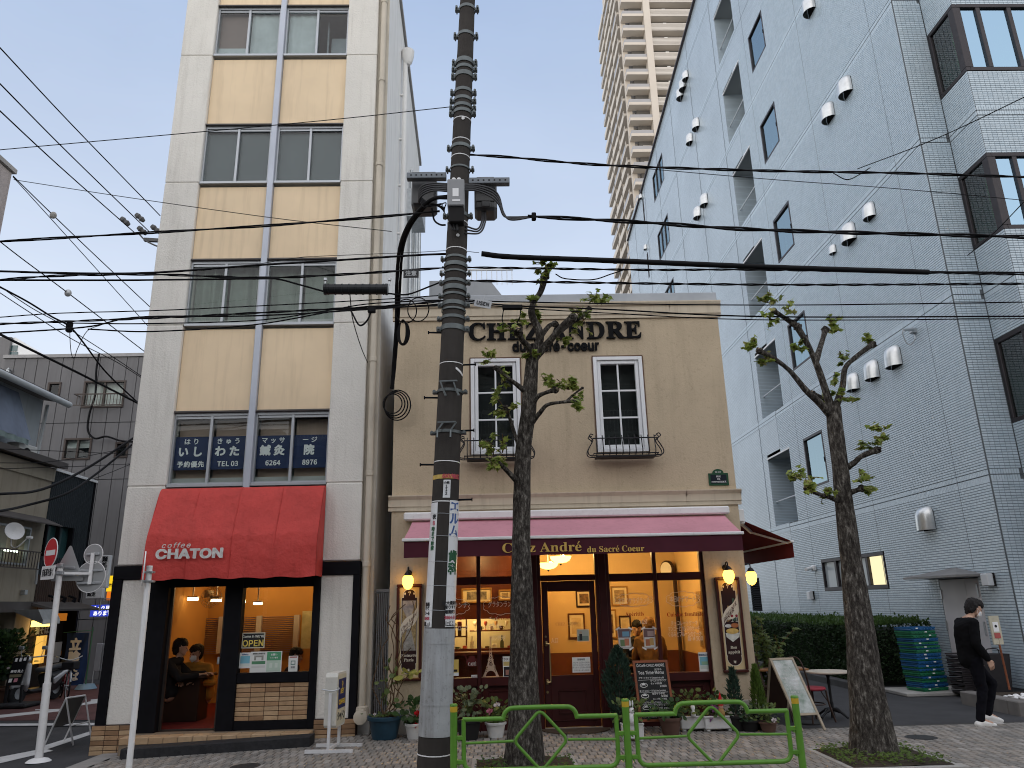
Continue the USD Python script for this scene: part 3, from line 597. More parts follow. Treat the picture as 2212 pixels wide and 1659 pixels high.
# table / counter with the two people
cx0, cx1 = at(398,1460,12.75)[0], at(437,1460,12.75)[0]; ct = at(420,1458,12.6)[2]
q = thing('counter_table', 'dark wooden counter just inside the open coffee shop door', 'counter', loc=((cx0+cx1)/2, 12.8, .13))
M_dkwood = mat('dark_wood', (.035,.018,.012), .45, .25, 3, bump=.2, bscale=30)
c = MB(); c.cbox((cx0-.35, 12.55, ct-.05), (cx1+.12, 13.1, ct), .01); part(q, 'top', c, M_dkwood); c = MB(); c.cbox((cx0-.3, 12.62, .13), (cx1+.02, 13.05, ct-.05), .01); part(q, 'front_panel', c, M_dkwood)
hc = at(390, 1400, 12.62); pel = hc+V(-.12, .02, -.68)
sitter('person', 'person in black jacket leaning over the counter, seen from the side', hc, V(.95,.25,-.1), [hc+V(-.12,.17,-.22), hc+V(-.10,-.17,-.22)], [hc+V(.10,.22,-.42), hc+V(.10,-.18,-.43)], [hc+V(.34,.20,-.40), hc+V(.34,-.06,-.40)], pel, (.014,.013,.014), 'black_jacket', legs=False)
hc = at(424, 1412, 12.95); pel = hc+V(.16, .10, -.66)
sitter('person', 'balding person in mustard jacket and face mask behind the counter', hc, V(-.45,-.85,-.15), [hc+V(-.17,.02,-.20), hc+V(.20,.06,-.22)], [hc+V(-.20,-.16,-.38), hc+V(.30,-.02,-.45)], [hc+V(-.10,-.32,-.40), hc+V(.12,-.24,-.42)], pel, (.42,.21,.035), 'mustard_jacket', mask=True, legs=False)
hc = at(640, 1418, 13.4)
sitter('person', 'dark haired person sitting behind the shop window at its right end', hc, V(.8,-.3,-.1), [hc+V(-.12,.15,-.22), hc+V(-.06,-.18,-.22)], [hc+V(.0,.2,-.48), hc+V(.02,-.22,-.48)], [hc+V(.22,.1,-.5), hc+V(.22,-.1,-.5)], hc+V(-.08,.02,-.68), (.03,.018,.014), 'brown_jacket', legs=False)
c = MB(); a, b = at(655,1320,14.6), at(690,1400,14.6); c.box((a[0], 14.55, b[2]), (b[0], 14.6, a[2])); P_ = thing('framed_picture', 'tall pale green picture on the coffee shop back wall', 'picture', loc=tuple(a)); part(P_, 'picture', c, mat('floral_print', (.36,.34,.20), .7, .5, 9, col2=(.55,.50,.30)))
# notices on the shop window
def poster(u0, u1, v0, v1, y, label, bands, base=(.72,.73,.70), name='notice', texts=(), group=None, cat='notice'):
    p0, p1 = at(u0, v0, y), at(u1, v1, y); x0, x1, z1, z0 = p0[0], p1[0], p0[2], p1[2]; w, h = x1-x0, z1-z0
    t = thing(name, label, cat, group, loc=((x0+x1)/2, y, z0)); c = MB(); c.box((x0, y, z0), (x1, y+.002, z1)); part(t, 'sheet', c, mat('paper_%02d%02d%02d' % tuple(int(q*99) for q in base), base, .7, .03, 4))
    for bi, (a, b, c0, d, col) in enumerate(bands):      # fractions of the sheet: left, right, bottom, top
        c = MB(); c.box((x0+a*w, y-.0008-.0002*bi, z0+c0*h), (x0+b*w, y, z0+d*h)); part(t, 'printed_panel', c, mat('ink_%02d%02d%02d' % tuple(int(q*99) for q in col), col, .6, .05, 5))
    for (s_, fx, fz, hh, col, fo) in texts:
        c = MB(); letters(c, s_, (x0+fx*w, y-.0030, z0+fz*h), AX, AZ, hh*h, .001, font=fo, bold=2, align='c', width=None); part(t, 'lettering', c, mat('ink_%02d%02d%02d' % tuple(int(q*99) for q in col), col, .6, .05, 5))
    return t
yg = FY+.044
poster(524, 571, 1367, 1399.5, yg, 'black sign with yellow letters OPEN in the coffee shop window', [(.0,1,0,1,(.55,.52,.40)), (.04,.96,.06,.94,(.02,.02,.02))], texts=[('OPEN', .5, .13, .38, (.72,.55,.12), 'sans'), ("Come in WE'RE", .5, .68, .15, (.7,.7,.62), 'sans')], name='open_sign', cat='sign')
poster(517.8, 541, 1410, 1443, yg, 'pale notice with blue rainbow panel, left end of shop window', [(.1,.9,.30,.78,(.20,.45,.55)), (.1,.9,.12,.28,(.6,.66,.62))], texts=[('感染防止', .5, .84, .08, (.05,.1,.25), 'cjk')])
poster(542, 575, 1408, 1454, yg+.003, 'white notice with grey rainbow arch and green band in shop window', [(.1,.9,.42,.56,(.10,.26,.14)), (.1,.9,.25,.36,(.62,.62,.6)), (.22,.78,.60,.82,(.30,.30,.27)), (.34,.66,.60,.74,(.72,.73,.70))], texts=[('感染防止徹底宣言', .5, .88, .055, (.1,.1,.1), 'cjk')])
poster(575.5, 607, 1407, 1452, yg+.001, 'green notice with two faces drawn on it in shop window', [(.06,.94,.56,.97,(.10,.34,.18)), (.06,.94,.04,.54,(.50,.62,.52)), (.24,.42,.22,.44,(.62,.70,.62)), (.58,.76,.22,.44,(.62,.70,.62))], texts=[('お願い', .5, .8, .08, (.7,.75,.7), 'cjk'), ('マスク着用', .5, .66, .06, (.7,.75,.7), 'cjk')])
poster(624, 642, 1417, 1451, yg+.002, 'small white no smoking card at the right of shop window', [(.1,.9,.88,.96,(.35,.10,.10)), (.26,.74,.44,.70,(.10,.20,.18)), (.33,.67,.49,.65,(.72,.73,.70))], texts=[('禁煙', .5, .24, .1, (.2,.2,.2), 'cjk')])
# ------------------------------------------------------------------ red awning
def awning_surface(x0, x1, prof, nx=60, seed=0, amp=.012, sag=.02):
    prof = spline(np.array([(0, *p) for p in prof]), 6)[:, 1:]; k = len(prof); X = np.linspace(x0, x1, nx); v = []
    for i, (y, z) in enumerate(prof):
        t = i/(k-1)
        for x in X:
            n = meshkit.fbm(np.array([x*2.2+seed, t*5, x*.6+t*3.]), 4, seed)-.5; w = math.sin(math.pi*(x-x0)/(x1-x0))
            v.append((x, y+n*amp*2.2-(sag*w*math.sin(math.pi*t)*.3), z+n*amp-(sag*math.sin((x-x0)/(x1-x0)*math.pi*5)**2*(t**6))))
    f = [(i*nx+j, i*nx+j+1, (i+1)*nx+j+1, (i+1)*nx+j) for i in range(k-1) for j in range(nx-1)]
    return np.array(v), f, prof
M_redawn = mat('red_canvas', (.56,.058,.048), .65, .14, 1.6, bump=4., bscale=3.2, streak=.3, spec=.35, tr=.06)
AXL, AXR = -5.17, -2.62
aprof = [(FY-.03, 3.60), (FY-.09, 3.60), (FY-.17, 3.52), (FY-.27, 3.26), (FY-.38, 2.96), (FY-.43, 2.80), (FY-.455, 2.55), (FY-.46, 2.23)]
v, f, pr = awning_surface(AXL+.03, AXR-.01, aprof, 90, 3, .024)
A = MB().add(v, [q[::-1] for q in f]); A.add(v+V(0,.006,-.003), f)
AW = part(LB, 'awning', A, M_redawn, True)
sd = MB()
for x in (AXL+.03, AXR-.01):
    P = [(x, y, z) for y, z in pr]+[(x, FY-.03, 2.23)]; n = len(P); c = len(P)
    sd.add(P, [(n-1, i, i+1) for i in range(n-2)]); sd.add([V(*p)+V(.004,0,0) for p in P], [(n-1, i+1, i) for i in range(n-2)])
part(AW, 'side_flap', sd, M_redawn)
for k in range(1, 4):
    xs_ = AXL+(AXR-AXL)*k/4; m = MB(); m.tube([(xs_, y-.004, z) for y, z in pr], .0045, 5, False); part(AW, 'seam', m, M_redawn)
fr = MB(); fr.tube([(AXL+.05, FY-.43, 2.26), (AXR-.03, FY-.43, 2.26)], .014, 8); fr.tube([(AXL+.05, FY-.38, 2.88), (AXR-.03, FY-.38, 2.88)], .012, 8)
for x in (AXL+.06, AXR-.04): fr.tube([(x, FY, 2.27), (x, FY-.42, 2.27)], .012, 8)
part(AW, 'tube_frame', fr, M_steel)
M_sil = mat('silver_print', (.60,.59,.56), .5, .25, 14, speck=.5)
lt = MB()
p0 = at(337, 1207, FY-.47); p1 = at(484, 1201, FY-.47); X_ = AX
letters(lt, 'CHATON', (p0[0], FY-.50, p0[2]), X_, AZ, .125, .004, font='sans', bold=5, width=p1[0]-p0[0])
p0 = at(350, 1184, FY-.47); p1 = at(416, 1181, FY-.47)
letters(lt, 'coffee', (p0[0], FY-.50, p0[2]), X_, AZ, .07, .004, font='sans', bold=1, slant=.25, gap=.35, width=p1[0]-p0[0])
part(AW, 'lettering', lt, M_sil)
# rubber step in front
mt = MB(); q0, q1 = at(258, 1640, 10.98), at(668, 1618, 10.98)
mt.mesh(m3.Manifold.hull_points(np.array([(x, y, z) for x in (q0[0], q1[0]) for y, z in ((10.98, gz(x)+.0), (10.98, gz(x)+.125), (11.0, gz(x)+.135), (11.27, gz(x)+.135), (11.27, gz(x)))])))
solo('rubber_step', mt, M_rubber, 'low black rubber step in front of the coffee shop entrance', 'step')
# ------------------------------------------------------------------ café building
CL, CR = -1.60, 3.85
CB = thing('cafe_building', 'two storey tan stucco café with burgundy awning and white upper windows', 'building', loc=(1.1, FY, 0))
M_tan = mat('tan_stucco', (.53,.43,.30), .9, .08, 1.4, bump=.5, bscale=45, streak=.28, speck=.35)
M_corn = mat('cream_cornice', (.58,.50,.38), .75, .06, 2, streak=.45)
M_wood = mat('mahogany', (.042,.008,.008), .38, .3, 2.2, bump=.12, bscale=25, coat=.12)
M_iron = mat('wrought_iron', (.02,.02,.022), .5, .2, 12, metal=.3)
SX0, SX1, SZ1 = -1.0, 3.215, 2.80
upper = [(-.356, .465, 4.06, 5.68), (1.675, 2.50, 4.06, 5.68)]
wall = sbox(CL, 0, CR, 6.40).difference(sbox(SX0, -1, SX1, SZ1))
for a, b, c, d in upper: wall = wall.difference(sbox(a, c, b, d))
m = MB().poly(wall, (0, FY+.25, 0), AX, AZ, .25); m.box((CR-.25, FY+.251, 0), (CR, 17, 6.4)); m.box((CL, FY+.251, 0), (CL+.2, 17, 6.4)); m.box((CL+.2, 16.8, 0), (CR-.25, 17, 6.4))
part(CB, 'wall', m, M_tan)
m = MB(); m.box((CL+.2, FY+.26, 2.95), (CR-.26, 16.8, 3.1)); m.box((CL+.2, FY+.26, 6.2), (CR-.26, 16.8, 6.38)); part(CB, 'floor_slab', m, MATS['plaster_grey'])
def moulding(name, prof, x0, x1, mt, ret=1.2):
    m = MB(); P = [(y, z) for y, z in prof]; n = len(P)
    for xa, xb in ((x0, x1),):
        v = [(xa, y, z) for y, z in P]+[(xb, y, z) for y, z in P]; m.add(v, [(i+n, i, i+1, i+1+n) for i in range(n-1)])
        for o in (0, n): m.add([v[o+i] for i in range(n)], [(0, i, i+1) if o == 0 else (0, i+1, i) for i in range(1, n-1)])
    return part(CB, name, m, mt)
b = FY+.02
for xa, xb in ((CL-.05, .52), (.523, 3.03), (3.033, CR+.05)):
    moulding('upper_cornice', [(b,6.36),(FY-.03,6.36),(FY-.03,6.42),(FY-.045,6.425),(FY-.045,6.56),(FY-.075,6.58),(FY-.09,6.62),(FY-.09,6.64),(b,6.64)], xa, xb, M_corn)
    moulding('middle_cornice', [(b,3.19),(FY-.03,3.19),(FY-.035,3.25),(FY-.05,3.255),(FY-.05,3.36),(FY-.075,3.385),(FY-.10,3.41),(FY-.10,3.425),(b,3.43)], xa, xb, M_corn)
m = MB(); m.cbox((CL-.02, FY-.05, 6.642), (CR-.0, 17, 6.80), .01); part(CB, 'roof_coping', m, mat('grey_coping', (.36,.38,.40), .5, .1, 2, metal=.3))
m = MB(); m.box((CL, FY-.02, 3.435), (CL+.08, FY-.001, 6.35)); m.box((CR-.10, FY-.02, 3.435), (CR, FY-.001, 6.35))
m = MB(); m.cbox((3.225, FY-.03, 0), (CR+.01, FY-.001, .34), .008); m.cbox((CL-.01, FY-.03, 0), (SX0-.02, FY-.001, .34), .008); part(CB, 'plinth', m, mat('pale_plinth', (.42,.39,.34), .85, .12, 3, speck=.4, bump=.3))
# upper windows
M_upvc = mat('white_window_frame', (.78,.79,.80), .35, .03, 4)
M_wdark = mat('dark_room', (.02,.022,.022), .6, .3, 2)
for wi, (a, b, c, d) in enumerate(upper):
    w = MB(); yf = FY-.02
    def ring(x0, x1, z0, z1, t, y0, y1, m=w):
        m.cbox((x0, y0, z0), (x0+t, y1, z1), .005); m.cbox((x1-t, y0, z0), (x1, y1, z1), .005); m.cbox((x0+t+.0005, y0, z0), (x1-t-.0005, y1, z0+t), .005); m.cbox((x0+t+.0005, y0, z1-t), (x1-t-.0005, y1, z1), .005)
    ring(a+.004, b-.004, c+.004, d-.004, .06, FY-.025, FY+.1); ring(a+.07, b-.07, c+.07, d-.07, .055, FY-.0, FY+.085)
    W = part(CB, 'upper_window', w, M_upvc); x0, x1, z0, z1 = a+.125, b-.125, c+.125, d-.125
    g = MB(); xm = (x0+x1)/2
    g.box((xm-.013, FY+.022, z0), (xm+.013, FY+.06, z1))
    for k in (1, 2): g.box((x0, FY+.024, z0+(z1-z0)*k/3-.013), (x1, FY+.058, z0+(z1-z0)*k/3+.013))
    part(W, 'glazing_bar', g, M_upvc)
    for i in range(2):
        for k in range(3):
            p = MB(); p.box((x0+(x1-x0)*i/2, FY+.04, z0+(z1-z0)*k/3), (x0+(x1-x0)*(i+1)/2, FY+.045, z0+(z1-z0)*(k+1)/3)); part(W, 'pane', p, M_glass)
    p = MB(); p.box((a+.05, FY+.24, c), (b-.05, FY+.25, d)); part(W, 'dark_blind', p, M_wdark)
    p = MB(); p.box((a-.012, FY-.012, d+.002), (b+.012, FY-.001, d+.02)); p.box((a-.02, FY-.01, c), (a-.002, FY-.001, d)); p.box((b+.002, FY-.01, c), (b+.02, FY-.001, d)); part(W, 'sealant_edge', p, mat('brown_edge', (.16,.10,.07), .8))
    # wrought iron flower rail
    r = MB(); xa, xb = a-.13, b+.13; zt_, zb_ = 4.24, 3.975; yo = FY-.26
    r.cbox((a-.06, yo-.0, zb_-.035), (b+.06, FY-.03, zb_-.005), .004)
    for z in (zt_, zb_+.02): r.tube([(xa+.03, FY-.03, z), (xa+.03, yo, z), (xb-.03, yo, z), (xb-.03, FY-.03, z)], .010, 6)
    n_ = 10
    for i in range(n_): 
        x = xa+.08+(xb-xa-.16)*i/(n_-1); P = spline([(x, yo+.02, zt_+.05), (x, yo+.01, zt_-.02), (x, yo-.012, zt_-.10), (x, yo-.035, zt_-.18), (x, yo-.02, zb_+.03), (x, yo+.04, zb_-.0)], 4); r.tube(P, .0085, 6)
    for sx, s in ((xa+.03, -1), (xb-.03, 1)):
        for y in (yo+.02, FY-.10):
            P = spline([(sx-s*.01, y, zt_+.06), (sx+s*.03, y, zt_+.075), (sx+s*.055, y, zt_+.04), (sx+s*.03, y, zt_+.015), (sx+s*.0, y, zt_-.03), (sx+s*.05, y, zt_-.12), (sx+s*.085, y, zt_-.2), (sx+s*.06, y, zb_+.0), (sx-s*.06, y, zb_-.01)], 5); r.tube(P, .009, 6)
    part(CB, 'flower_rail', r, M_iron)
# raised lettering: every character a part
x0, x1 = -.395, 2.53
def raised(text, x0, x1, z, h, font, bold, depth, gap):
    _, w = text_shape(text, h, font, bold, gap); k = (x1-x0)/w; x = x0; s = h/64.
    for ch in text:
        sh, adv = text_shape(ch, h, font, bold, gap); sh = affinity.scale(sh, k, 1, origin=(0,0))
        if ch != ' ':
            m = MB(); m.poly(sh, (x, FY-.012, z), AX, AZ, depth); part(CB, 'sign_letter', m, mat('black_letter', (.004,.004,.005), .6, .1, 5, spec=.1))
        x += adv*k
raised('CHEZ ANDRE', x0, x1, 6.00, .31, 'math', 1, .035, .02)
raised('du sacré-coeur', .345, 1.79, 5.795, .16, 'sans', 4, .03, .02)
# street name plaque
pq = thing('street_plaque', 'small dark green and black street name plaque on the café wall', 'plaque', loc=(3.577, FY, 3.49))
sh = sbox(3.42, 3.495, 3.735, 3.69).union(affinity.scale(Point(3.577, 3.69).buffer(.09, 24), 1.0, .75)); m = MB().poly(sh, (0, FY-.001, 0), AX, AZ, .018); part(pq, 'border', m, mat('plaque_green', (.02,.07,.035), .3, .05, 4))
m = MB().poly(sbox(3.45, 3.525, 3.705, 3.665), (0, FY-.0195, 0), AX, AZ, .002); part(pq, 'field', m, mat('plaque_navy', (.008,.012,.02), .3))
m = MB(); letters(m, 'RUE', (3.577, FY-.022, 3.625), AX, AZ, .026, .0015, 'math', align='c'); letters(m, 'DE', (3.577, FY-.022, 3.583), AX, AZ, .026, .0015, 'math', align='c'); letters(m, 'STEINKERQUE', (3.577, FY-.022, 3.54), AX, AZ, .026, .0015, 'math', align='c', width=.235); letters(m, '18e Arrt', (3.577, FY-.0195, 3.70), AX, AZ, .02, .0015, 'math', align='c')
part(pq, 'lettering', m, M_print)
# ---- shop front
def cx(u, v): return at(u, v, FY)[0]
def cz(u, v): return at(u, v, FY)[2]
MA = cx(1034, 1330); DP0, DP1 = cx(1167.5, 1250), cx(1286, 1250); RP1 = cx(1315, 1230); MC = cx(1416, 1250); RE = SX1
ZT0, ZT1 = 2.06, 2.175              # transom rail
ZS = cz(1450, 1453); ZSb = ZS-.12
sf = MB(); y0, y1 = FY+.03, FY+.13
def pst(x0, x1, z0, z1, d=0.): sf.cbox((x0, y0-d, z0), (x1, y1, z1), .008)
pst(SX0, SX0+.09, .0, SZ1); pst(MA-.03, MA+.03, .0, SZ1, .01); pst(RE-.055, RE, 0, SZ1); pst(MC-.03, MC+.03, 0, SZ1, .01)
TP0 = DP0-.24
pst(TP0, DP0, 0, SZ1, .03); pst(DP1, RP1, 0, SZ1, .03); pst(DP1+.05, RP1-.05, .25, SZ1, .045); pst(TP0+.05, DP0-.05, .25, SZ1, .045)
for a, b in ((SX0+.09, MA-.03), (MA+.03, TP0), (RP1, MC-.03), (MC+.03, RE-.055)):
    pst(a+.0005, b-.0005, ZT0, ZT1, .005); pst(a+.0005, b-.0005, ZSb, ZS, .03); pst(a+.0005, b-.0005, 0, .16, .01); pst(a+.0005, b-.0005, .161, ZSb-.001, -.04)
    for (p, q, r_, s_) in ((a+.1, b-.1, .24, .262), (a+.1, b-.1, ZSb-.09, ZSb-.068)): pst(p, q, r_, s_, -.025)
    for p in (a+.1, b-.122): pst(p, p+.022, .2625, ZSb-.0905, -.025)
pst(DP0+.0005, DP1-.0005, 2.09, ZT1, .005)
part(CB, 'shop_front_frame', sf, M_wood)
for a, b in ((SX0+.09, MA-.03), (MA+.03, TP0), (RP1, MC-.03), (MC+.03, RE-.055)):
    for z0, z1 in ((ZS, ZT0), (ZT1, SZ1)):
        g = MB(); g.box((a, FY+.075, z0), (b, FY+.081, z1)); part(CB, 'shop_pane', g, M_shopglass)
g = MB(); g.box((DP0, FY+.075, ZT1), (DP1, FY+.081, SZ1)); part(CB, 'shop_pane', g, M_shopglass)
# door
gx0, gx1, gz0, gz1 = cx(1184, 1300), cx(1275, 1300), cz(1235, 1459), cz(1225, 1277)
d = MB(); yd0, yd1 = FY+.06, FY+.105
d.cbox((DP0+.012, yd0, .03), (gx0, yd1, 2.085), .006); d.cbox((gx1, yd0, .03), (DP1-.012, yd1, 2.085), .006); d.cbox((gx0+.0005, yd0, gz1), (gx1-.0005, yd1, 2.085), .006); d.cbox((gx0+.0005, yd0, .03), (gx1-.0005, yd1, gz0), .006)
D = part(CB, 'door', d, M_wood)
g = MB(); g.box((gx0, FY+.08, gz0), (gx1, FY+.086, gz1)); part(D, 'pane', g, M_shopglass)
k = MB(); pa, pb, qa, qb = cx(1207, 1500), cx(1268, 1500), cz(1235, 1543), cz(1235, 1491)
for (x_0, x_1, z_0, z_1) in ((pa, pb, qb-.02, qb), (pa, pb, qa, qa+.02), (pa, pa+.02, qa+.0205, qb-.0205), (pb-.02, pb, qa+.0205, qb-.0205), (DP0+.05, DP1-.05, .11, .125)): k.cbox((x_0, yd0-.014, z_0), (x_1, yd0+.002, z_1), .005)
part(D, 'moulding', k, M_wood)
h = MB(); hx = cx(1181, 1420); hz0, hz1 = cz(1183, 1474), cz(1183, 1391)
h.tube(spline([(hx, yd0, hz1), (hx, yd0-.05, hz1), (hx+.045, yd0-.06, hz1-.005), (hx+.05, yd0-.06, hz1-.05), (hx+.05, yd0-.06, hz0+.05), (hx+.045, yd0-.06, hz0+.005), (hx, yd0-.05, hz0), (hx, yd0, hz0)], 5), .011, 8)
for z in (hz0, hz1): h.cbox((hx-.018, yd0-.03, z-.035), (hx+.018, yd0+.0, z+.035), .006)
h.lathe([(.016, -.012), (.016, .0), (.0, .0)], (hx, yd0-.012, hz1+.10), 12, (0,-1,0)); h.lathe([(.018, -.012), (.018, .0), (.0, .0)], (hx, yd0-.012, hz0-.14), 12, (0,-1,0))
part(D, 'handle', h, mat('brass', (.55,.42,.22), .25, .1, 5, metal=1.), 40)
sl = MB(); sl.cbox((DP0-.1, FY-.02, -.02), (DP1+.1, FY+.14, .022), .006); part(CB, 'door_sill', sl, M_conc)
# ---- inside the café
ZC2 = 2.82
M_cream = mat('cream_plaster', (.60,.42,.21), .85, .05, 1.5); M_ceil = mat('cream_ceiling', (.58,.44,.26), .85, .05, 1.5)
i_ = MB(); i_.box((CL+.2, FY+.26, ZC2), (CR-.26, 16.8, ZC2+.1)); part(CB, 'ceiling', i_, M_ceil)
i_ = MB(); i_.box((CL+.2, FY+.13, -.08), (CR-.26, 16.8, -.0)); part(CB, 'cafe_floor', i_, mat('brown_floor', (.12,.06,.03), .5, .15, 4))
BW = 15.0
i_ = MB(); i_.box((.35, BW, .85), (CR-.26, BW+.1, ZC2)); i_.box((CR-.3, FY+.26, .85), (CR-.255, BW, ZC2)); i_.box((.35, BW-.9, .0), (.45, BW, ZC2)); part(CB, 'cafe_wall', i_, M_cream)
i_ = MB(); i_.box((.45, BW-.02, 0), (CR-.3, BW+.1, .85)); i_.box((CR-.32, FY+.26, 0), (CR-.255, BW-.02, .85)); part(CB, 'wainscot', i_, mat('red_brown_wood', (.13,.04,.018), .45, .25, 2, bump=.1, bscale=20))
KW = 14.0                              # dark wooden wall with the kitchen hatch, on the left
kx0, kx1, kz0, kz1 = CL+.22, .30, 1.02, 1.52
k = MB().poly(sbox(CL+.2, 0, .35, ZC2).difference(sbox(kx0, kz0, kx1, kz1)), (0, KW+.1, 0), AX, AZ, .1); k.cbox((CL+.2, KW-.35, .93), (.42, KW+.25, .98), .006); k.cbox((CL+.2, KW-.06, 2.18), (.35, KW-.001, 2.36), .006)
part(CB, 'kitchen_wall', k, mat('kitchen_wood', (.085,.022,.012), .4, .3, 2.5, bump=.1, bscale=20))
k = MB(); k.box((CL+.2, 15.4, .3), (.35, 15.45, ZC2)); part(CB, 'kitchen_back', k, mat('kitchen_tile', (.62,.58,.42), .4, .05, 3))
sh_ = MB()
for z in (1.20, 1.36): sh_.box((CL+.25, KW+.4, z), (-.55, KW+.6, z+.02))
for z in (1.28,): sh_.box((-.5, KW+.8, z), (.3, KW+1.05, z+.02))
for x in (-1.36, -.56): sh_.box((x, KW+.4, kz0-.1), (x+.02, KW+.6, kz1+.1))
part(CB, 'kitchen_shelf', sh_, MATS['red_brown_wood'])
cols = [(.62,.58,.5), (.10,.05,.03), (.5,.3,.12), (.55,.5,.42), (.32,.06,.04), (.08,.10,.06)]
cr = random.Random(3)
def ware(x, y, z, kind, col, s=1.):
    m = MB()
    if kind == 'cup': m.lathe([(.0,0),(.025,0),(.035,.02),(.04,.07),(.036,.07),(.03,.02),(0,.012)], (x, y, z), 12); m.tube([(x+.038,y,z+.055),(x+.06,y,z+.05),(x+.055,y,z+.025),(x+.036,y,z+.02)], .005, 5)
    elif kind == 'bottle': m.lathe([(0,0),(.032,0),(.034,.02),(.034,.14),(.013,.18),(.012,.24),(.015,.24),(.015,.25),(0,.25)], (x, y, z), 12)
    elif kind == 'glass': m.lathe([(0,0),(.03,0),(.004,.01),(.004,.07),(.03,.1),(.034,.14),(.028,.16)], (x, y, z), 12)
    else: m.cbox((x-.05*s, y-.05, z), (x+.05*s, y+.05, z+.12*s), .006)
    return m
for j, (zz, xa, xb, yy, n_, kd) in enumerate(((1.22,-1.3,-.62,KW+.5,6,('cup','box','bottle')), (1.38,-1.3,-.62,KW+.5,6,('cup','box')), (1.30,-.45,.25,KW+.92,7,('glass','cup')), (.98,-1.3,.3,KW+.1,12,('cup','box','bottle','cup')))):
    for i in range(n_):
        kd_ = kd[i % len(kd)]; q = ware(xa+(xb-xa)*(i+.5)/n_, yy, zz, kd_, None, cr.uniform(.6, 1.0)); c_ = cols[(i*5+j*3) % 6]
        nm = {'cup': 'cup', 'box': 'storage_tin', 'bottle': 'bottle', 'glass': 'wine_glass'}[kd_]
        rowd = ['lower kitchen shelf', 'upper kitchen shelf', 'right kitchen shelf', 'kitchen counter'][j]
        solo(nm, q, mat('ware_%d' % ((i*5+j*3) % 6), c_, .35, .1, 5), f'{["cream","dark brown","tan","beige","dark red","dark green"][(i*5+j*3) % 6]} {nm.replace("_", " ")}, number {["one","two","three","four","five","six","seven","eight","nine","ten","eleven","twelve"][i]} from the left on the lit {rowd}', nm.replace('_', ' '), f'{nm.replace("_", " ")}s on the {rowd}', 40)
# pictures on the walls
def picture(u0, u1, v0, v1, y, label, fr_col, art, mount=.12):
    a, b = at(u0, v0, y), at(u1, v1, y); x0, x1, z1, z0 = a[0], b[0], a[2], b[2]; t = thing('framed_picture', label, 'picture', 'framed pictures inside the café', loc=((x0+x1)/2, y, z0)); w = .03
    m = MB()
    for p, q in (((x0,z0),(x1,z0+w)),((x0,z1-w),(x1,z1)),((x0,z0+w),(x0+w,z1-w)),((x1-w,z0+w),(x1,z1-w))): m.cbox((p[0], y-.03, p[1]), (q[0], y, q[1]), .004)
    part(t, 'frame', m, mat('frame_%d%d' % (int(fr_col[0]*99), int(fr_col[1]*99)), fr_col, .4, .15, 6)); m = MB(); m.box((x0+w, y-.012, z0+w), (x1-w, y-.006, z1-w)); part(t, 'mount', m, mat('mount_board', (.66,.55,.36), .8, .04, 4))
    mw, mh = (x1-x0)*mount+w, (z1-z0)*mount+w; m = MB(); m.box((x0+mw, y-.015, z0+mh), (x1-mw, y-.0125, z1-mh)); part(t, 'artwork', m, art)
A1 = mat('sepia_art', (.12,.07,.04), .6, .3, 9, col2=(.52,.38,.22)); A2 = mat('dark_art', (.02,.02,.02), .5, .3, 12, col2=(.30,.16,.07)); A3 = mat('photo_art', (.03,.025,.02), .4, .3, 14, col2=(.40,.34,.27)); A4 = mat('pale_art', (.5,.36,.2), .6, .3, 8, col2=(.62,.5,.32))
fw, fd, fgold = (.10,.035,.015), (.03,.012,.008), (.30,.16,.05)
pics = [(997,1063,1271,1302,KW-.001,'wide framed row of old portrait photographs above the kitchen hatch',fgold,A3), (1077,1105,1274,1297,KW-.001,'small framed photograph above the kitchen hatch, next to the wide one',fgold,A1),
 (1243,1280,1275,1311,BW-.001,'dark framed painting at top right of the café door glass',fd,A2), (1226,1265,1325,1379,BW-.001,'pale drawing in thin wooden frame behind the door glass',fw,A4),
 (1318,1358,1266,1308,BW-.001,'gold framed street view high behind the middle window',fgold,A1), (1293,1334,1317,1379,BW-.001,'large gilt frame partly behind the right door post',fgold,A2), (1336,1364,1330,1365,BW-.001,'thin dark frame with a small picture above the two guests',fd,A4)]
for p in pics: picture(*p)
for k, (v0, v1) in enumerate(((1278,1298), (1320,1340), (1358,1378))):
    a = MB(); c0 = atx(1499, v0, CR-.305); a.box((CR-.33, 13.2, c0[2]-.28), (CR-.301, 13.5, c0[2])); t = thing('framed_picture', ('top', 'middle', 'lowest')[k]+' of three small frames on the café side wall behind right window', 'picture', 'framed pictures inside the café', loc=tuple(c0)); part(t, 'frame', a, mat('frame_301', fgold, .4)); a = MB(); a.box((CR-.332, 13.23, c0[2]-.25), (CR-.3301, 13.47, c0[2]-.03)); part(t, 'artwork', a, A1)
# dark curtains/doorway strips at right
for k, (u0, u1) in enumerate(((1455,1478), (1488,1500))):
    a, b = at(u0, 1260, BW-.25), at(u1, 1460, BW-.25); c = MB(); c.cbox((a[0], BW-.3, .02), (b[0], BW-.2, 2.15), .004); part(CB, 'dark_post', c, mat('dark_wood', (.035,.018,.012), .45, .25, 3, bump=.2, bscale=30))
c = MB(); cc = at(1440, 1230, 14.9); cl = thing('wall_clock', 'round wall clock seen edge-on in the transom of the right window', 'clock', loc=tuple(cc)); c.lathe([(0,.02),(.15,.02),(.17,.0),(.17,-.04),(0,-.04)], cc, 24, (-.8,-.6,0)); part(cl, 'case', c, M_dkwood); c = MB(); c.lathe([(0,.022),(.14,.022)], cc, 24, (-.8,-.6,0)); part(cl, 'dial', c, M_print)
